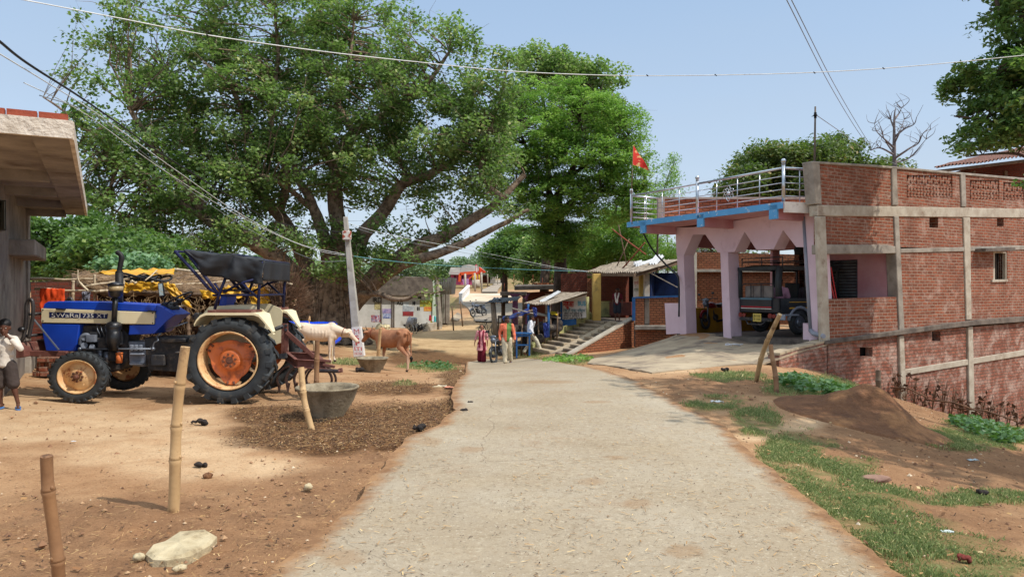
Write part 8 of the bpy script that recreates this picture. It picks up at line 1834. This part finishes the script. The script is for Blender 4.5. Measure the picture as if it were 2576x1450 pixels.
b=gpos(2660,TT); tree('tall_tree','tall dark green tree leaning in over the right edge above the tiled roof',b,[([b,Q(2665,700,TT),Q(2670,400,TT),Q(2620,250,TT),Q(2580,80,TT),Q(2560,-100,TT)],.22,.06),([Q(2665,420,TT),Q(2560,330,TT),Q(2460,300,TT),Q(2400,290,TT)],.08,.015),([Q(2630,280,TT),Q(2520,200,TT),Q(2440,180,TT)],.08,.015),([Q(2665,440,TT),Q(2560,390,TT),Q(2430,395,TT)],.06,.012),([Q(2600,150,TT),Q(2520,40,TT),Q(2480,-100,TT+.5)],.08,.02),([Q(2668,520,TT),Q(2620,480,TT-1.2),Q(2560,462,TT-1.6)],.03,.008)],[(2540,60,TT,56,80,1.2,.7),(2485,210,TT,70,60,1.2),(2440,180,TT,40,36,.9,.7),(2505,290,TT,76,46,1.3),(2470,350,TT,66,30,1.1),(2400,385,TT,46,14,.6,.6),(2560,180,TT,60,90,1.4),(2640,220,TT,90,160,1.7),(2570,330,TT,60,46,1.4),(2500,-120,TT+.5,110,90,1.6,.8),(2640,-60,TT,120,100,1.6,.8),(2568,462,TT-1.6,26,8,.2,3.0)],LD,.135,.5,430,72,.30,BARKD,seed=15,shell=.5)
b=V(11.6,7.6,gz1(11.6,7.6)); tree('shade_tree','open crowned tree outside the right edge that shades the verge',b,[([b,b+V(-.3,0,3),b+V(-1,-.2,5),b+V(-2.5,0,6.6)],.22,.06),([b+V(-.8,-.1,4.4),b+V(.3,-1.5,6),b+V(-.5,-2,7.5)],.12,.04),([b+V(-.8,0,4.5),b+V(-1.6,2,6.2),b+V(-3,3,7.4)],.12,.04)],
 [(CX+F*9.3/7.2,HY-F*(5.9)/7.2,7.2,560,300,2.4),(CX+F*8.2/9.6,HY-F*5.6/9.6,9.6,300,200,1.6),(CX+F*11.5/6.0,HY-F*5.0/6.0,6.0,500,300,2.0)],LP,.17,.6,150,62,.5,BARK,seed=16,shell=.5)
b=V(7.5,16.2,0)
# tiled roof house at the far right edge
th_=thing('tiled_roof_house','dark brick house with a corrugated tile roof at the right edge behind the parapet','house',gpos(2480,33))
m=MB(); m.prism([Q(2440,420,33),Q(2700,385,31),Q(2700,700,31),Q(2440,700,33)],V(.5,4,0)); m.build('wall',BR3,th_)
m=MB(); corr(m,Q(2350,421,32.6),Q(2600,388,29.6),Q(2620,360,35),Q(2420,404,38),waves=26,amp=.05,nv=6,sag=.05); m.build('roof',mat('tile_red_dark',C3((124,84,70)),C3((84,62,54)),3,.9),th_)
m=MB(); m.beam(Q(2350,432,32.8),Q(2600,402,29.8),.08,.12); m.build('rafter',WOOD,th_)
for x in(2370,2450,2530): m=MB(); m.beam(Q(x,430,32.2),Q(x,470,32.2),.1); m.build('veranda_post',WOOD,th_)
# ---------------------------------------------------------------- ground cover
def mval(mask,x,y):
    i=np.clip(np.searchsorted(gx,x)-1,0,len(gx)-1); j=np.clip(np.searchsorted(gy,y)-1,0,len(gy)-1); return mask.reshape(len(gy),len(gx))[j,i]
def onroad_mask():
    m_=np.zeros(len(XY)); 
    ys=[];L_=[];R_=[]
    for a,b in rows: ys.append((a.y+b.y)/2);L_.append((a.x,a.y));R_.append((b.x,b.y))
    La=np.array(sorted(L_,key=lambda q:q[1]));Ra=np.array(sorted(R_,key=lambda q:q[1]))
    x,y=XY[:,0],XY[:,1]; l=np.interp(y,La[:,1],La[:,0]); r=np.interp(y,Ra[:,1],Ra[:,0]); top=min(La[-1,1],Ra[-1,1])
    return ((x>l-.0)&(x<r+.0)&(y<top)).astype(float)
ONR=onroad_mask()
def sample(n,fn,d0=2.6,d1=26,seed=0,pw=1.6):
    r=np.random.RandomState(seed); out=[]
    u=r.rand(n*14); d=d0*(d1/d0)**(u**(1/pw)) ; px=r.rand(n*14)*(2576+300)-150
    x=(px-CX)/F*d; w=fn(x,d); k=r.rand(len(w))<w; x,d=x[k][:n],d[k][:n]
    return np.stack([x,d,gz(np.stack([x,d],1))],1)
def blades(name,Pn,h,wd,m_,lean=.5,seed=0,kind='stuff'):
    r=np.random.RandomState(seed); N=len(Pn); a=r.rand(N)*2*np.pi; hh=h*(.5+r.rand(N)); b=r.rand(N)*2*np.pi; ln=lean*r.rand(N)*hh
    w=wd*(.6+.8*r.rand(N)); dx=np.cos(a)*w;dy=np.sin(a)*w; z0=np.zeros(N)
    v=np.stack([Pn+np.stack([dx,dy,z0-.01],1),Pn-np.stack([dx,dy,z0+.01],1),Pn+np.stack([np.cos(b)*ln*.4-dx*.6,np.sin(b)*ln*.4-dy*.6,hh*.6],1),Pn+np.stack([np.cos(b)*ln,np.sin(b)*ln,hh],1)],1).reshape(-1,3)
    me=bpy.data.meshes.new(name); fastmesh(me,v,np.arange(4*N).reshape(N,4)[:,[0,1,2,3]],False)
    at=me.attributes.new('lv','FLOAT','FACE'); at.data.foreach_set('value',(.5+.28*r.normal(size=N)).clip(0,1).astype(np.float32)); me.materials.append(m_)
    ob=bpy.data.objects.new(name,me); COL.objects.link(ob); return tag(ob,kind=kind)
GRS=leafmat('grass_blade',[(98,112,66),(130,144,88),(162,168,112),(204,188,136)],.12,.8)
gr=lambda x,y:np.clip(mval(grass,x,y)*1.2-.15,0,1)*(mval(ONR,x,y)<.5)
_gn=fbm(XY,2.6,21,4); grn=lambda x,y:gr(x,y)*np.clip(.75+mval(_gn,x,y)*2.4,0,1)**1.2
gp_=sample(95000,grn,2.8,16,1,1.9); blades('grass',gp_,.022,.0028,GRS,1.3,1)
gp_=sample(9000,gr,13,34,2,1.2); blades('far_grass',gp_,.055,.009,GRS,.8,2)
STW=leafmat('straw_litter',[(120,90,60),(160,124,80),(196,160,108),(216,186,132)],.0,.9)
def flat(name,Pn,L,W_,m_,seed,lift=.012,tilt=.25):
    r=np.random.RandomState(seed); N=len(Pn); a=r.rand(N)*2*np.pi; l=L*(.4+r.rand(N)); w=W_*(.5+r.rand(N)); ux=np.stack([np.cos(a),np.sin(a),tilt*(r.rand(N)-.5)],1); uy=np.stack([-np.sin(a),np.cos(a),tilt*(r.rand(N)-.5)],1)
    c=Pn.copy(); c[:,2]+=lift+.012*r.rand(N); v=np.stack([c-ux*l[:,None]-uy*w[:,None],c+ux*l[:,None]-uy*w[:,None],c+ux*l[:,None]+uy*w[:,None],c-ux*l[:,None]+uy*w[:,None]],1).reshape(-1,3)
    me=bpy.data.meshes.new(name); fastmesh(me,v,np.arange(4*N).reshape(N,4),False); at=me.attributes.new('lv','FLOAT','FACE'); at.data.foreach_set('value',(.5+.3*r.normal(size=N)).clip(0,1).astype(np.float32)); me.materials.append(m_)
    ob=bpy.data.objects.new(name,me); COL.objects.link(ob); return tag(ob,kind='stuff')
offr=lambda x,y:(mval(ONR,x,y)<.5)
flat('straw_litter',sample(11000,lambda x,y:(mval(mulch,x,y)*.9+mval(wet_shade,x,y)*.09+.015)*offr(x,y)*(x<1.5),2.6,18,3,1.7),.022,.0018,STW,3)
DKM=leafmat('dung_crumbs',[(58,42,32),(80,58,42),(104,76,54),(134,102,74)],.0,.95)
flat('mulch_crumbs',sample(12000,lambda x,y:(mval(mulch,x,y)+mval(wet_shade,x,y)*.035+.003)*offr(x,y),2.6,18,4,1.7),.010,.004,DKM,4,tilt=1.2)
DLF=leafmat('dry_leaves',[(104,70,44),(146,102,64),(184,146,96),(200,176,128)],.1,.8)
flat('fallen_leaves',sample(1000,lambda x,y:(.12+mval(grass,x,y)+mval(wet_shade,x,y)*.1)*offr(x,y),2.6,24,5,1.7),.016,.009,DLF,5,tilt=.8)
flat('road_grit',sample(2600,lambda x,y:1.0*(mval(ONR,x,y)>.5),2.6,20,6,1.8),.007,.0025,DKM,6,lift=.05,tilt=.3)
flat('road_straw',sample(2400,lambda x,y:1.0*(mval(ONR,x,y)>.5)*(np.abs(x+.2-.0*y)>.2),2.6,16,16,1.8),.022,.0022,STW,7,lift=.05,tilt=.2)
def pebbles(name,Pn,s,m_,seed,lift=0):
    r=np.random.RandomState(seed); N=len(Pn); S=s*(.4+r.rand(N)**2*1.8); o=np.array([(1,0,0),(0,1,0),(-1,0,0),(0,-1,0),(0,0,.7),(0,0,-.5)],float)
    v=(Pn[:,None]+o[None]*(S[:,None,None]*(.7+.6*r.rand(N,6,1)))); v[:,:,2]+=lift; f=np.array([(0,1,4),(1,2,4),(2,3,4),(3,0,4),(1,0,5),(2,1,5),(3,2,5),(0,3,5)])
    fs=(np.arange(N)[:,None,None]*6+f[None]).reshape(-1,3); me=bpy.data.meshes.new(name); fastmesh(me,v.reshape(-1,3),fs,False)
    at=me.attributes.new('lv','FLOAT','FACE'); at.data.foreach_set('value',np.repeat(r.rand(N),8).astype(np.float32)); me.materials.append(m_); ob=bpy.data.objects.new(name,me); COL.objects.link(ob); return tag(ob,kind='stuff')
PBM=leafmat('pebble',[(96,66,46),(140,104,76),(168,134,100),(206,190,164)],.0,.9)
pebbles('gravel',sample(4200,lambda x,y:(.5+mval(wet_shade,x,y))*offr(x,y),2.6,22,7,1.7),.008,PBM,7)
pebbles('clods',sample(600,lambda x,y:(.3+mval(wet_shade,x,y)+mval(mulch,x,y))*offr(x,y),2.6,22,8,1.5),.016,DKM if False else PBM,8)
# leafy creeping patch, weeds by the brick wall and along the ditch
def patch(name,pts,n,sz,m_,h,seed):
    r=np.random.RandomState(seed); C=[]
    for k in range(n):
        x,y,rx,ry=pts[r.randint(len(pts))]; a=r.rand()*6.28; q=r.rand()**.5; g=G(x+math.cos(a)*rx*q,y+math.sin(a)*ry*q)
        C.append((g.x,g.y,g.z+.02+h*r.rand()))
    C=np.array(C); return leaf_mesh(name,C,sz,.8,m_,None,.3+.35*r.rand(len(C)),.1,1.2,kind='stuff')
LW=leafmat('weed_leaf',[(48,80,48),(70,106,60),(98,132,78),(136,156,100)],.25)
patch('leafy_weeds',[(2000,965,45,14),(2060,980,60,14),(2110,992,35,8)],900,.10,LW,.12,1)
patch('leafy_weeds',[(2480,1085,60,12),(2540,1105,50,14),(2430,1070,40,8)],900,.09,LW,.14,2)
patch('leafy_weeds',[(1440,903,50,8),(1400,908,40,6)],300,.12,LB2,.08,3)
patch('leafy_weeds',[(1080,918,50,8),(1110,925,30,6)],320,.10,LW,.08,4)
rr=random.Random(31); DRY=mat('dry_stalks',C3((112,82,60)),C3((74,54,42)),8)
for i in range(16):
    x=2262+i*21+rr.uniform(-6,6); d=20.3+i*.19-1.0; p=gpos(x,d); mb=MB(); lv_=[]
    for k in range(6):
        a=rr.random()*6.28; h_=.35+.6*rr.random(); e=p+V(math.cos(a)*.14,math.sin(a)*.2,h_); mb.tube([p,p.lerp(e,.5)+V(0,0,.05),e],[.012,.009,.004],4,caps=False)
        for q in range(3):
            c=p.lerp(e,.4+.6*rr.random())+V(rr.uniform(-.08,.08),0,rr.uniform(-.05,.05)); u=V(rr.uniform(-1,1),rr.uniform(-1,1),rr.uniform(-1,1)).normalized()*.05; w_=V(rr.uniform(-1,1),rr.uniform(-1,1),rr.uniform(-1,1)).normalized()*.04; mb.quad(c-u-w_,c+u-w_,c+u+w_,c-u+w_)
    tag(mb.build('dry_weed',DRY,origin=p),'%s withered brown weed from the left end of the row under the brick wall'%['first','second','third','fourth','fifth','sixth','seventh','eighth','ninth','tenth','eleventh','twelfth','thirteenth','fourteenth','fifteenth','sixteenth'][i],'weed','dry weeds along the brick wall foot')
m=MB(); 
for (a,b_) in(((2240,1010),(2330,1042)),((2330,1020),(2470,1068)),((2400,1040),(2560,1085))): m.tube([gpos(a[0],18.6)+V(0,0,.25),gpos((a[0]+b_[0])/2,18.4)+V(0,0,.38),gpos(b_[0],18.2)+V(0,0,.3)],.02,5)
tag(m.build('fallen_sticks',DRY),'thin dead sticks lying along the bank below the brick wall','sticks')
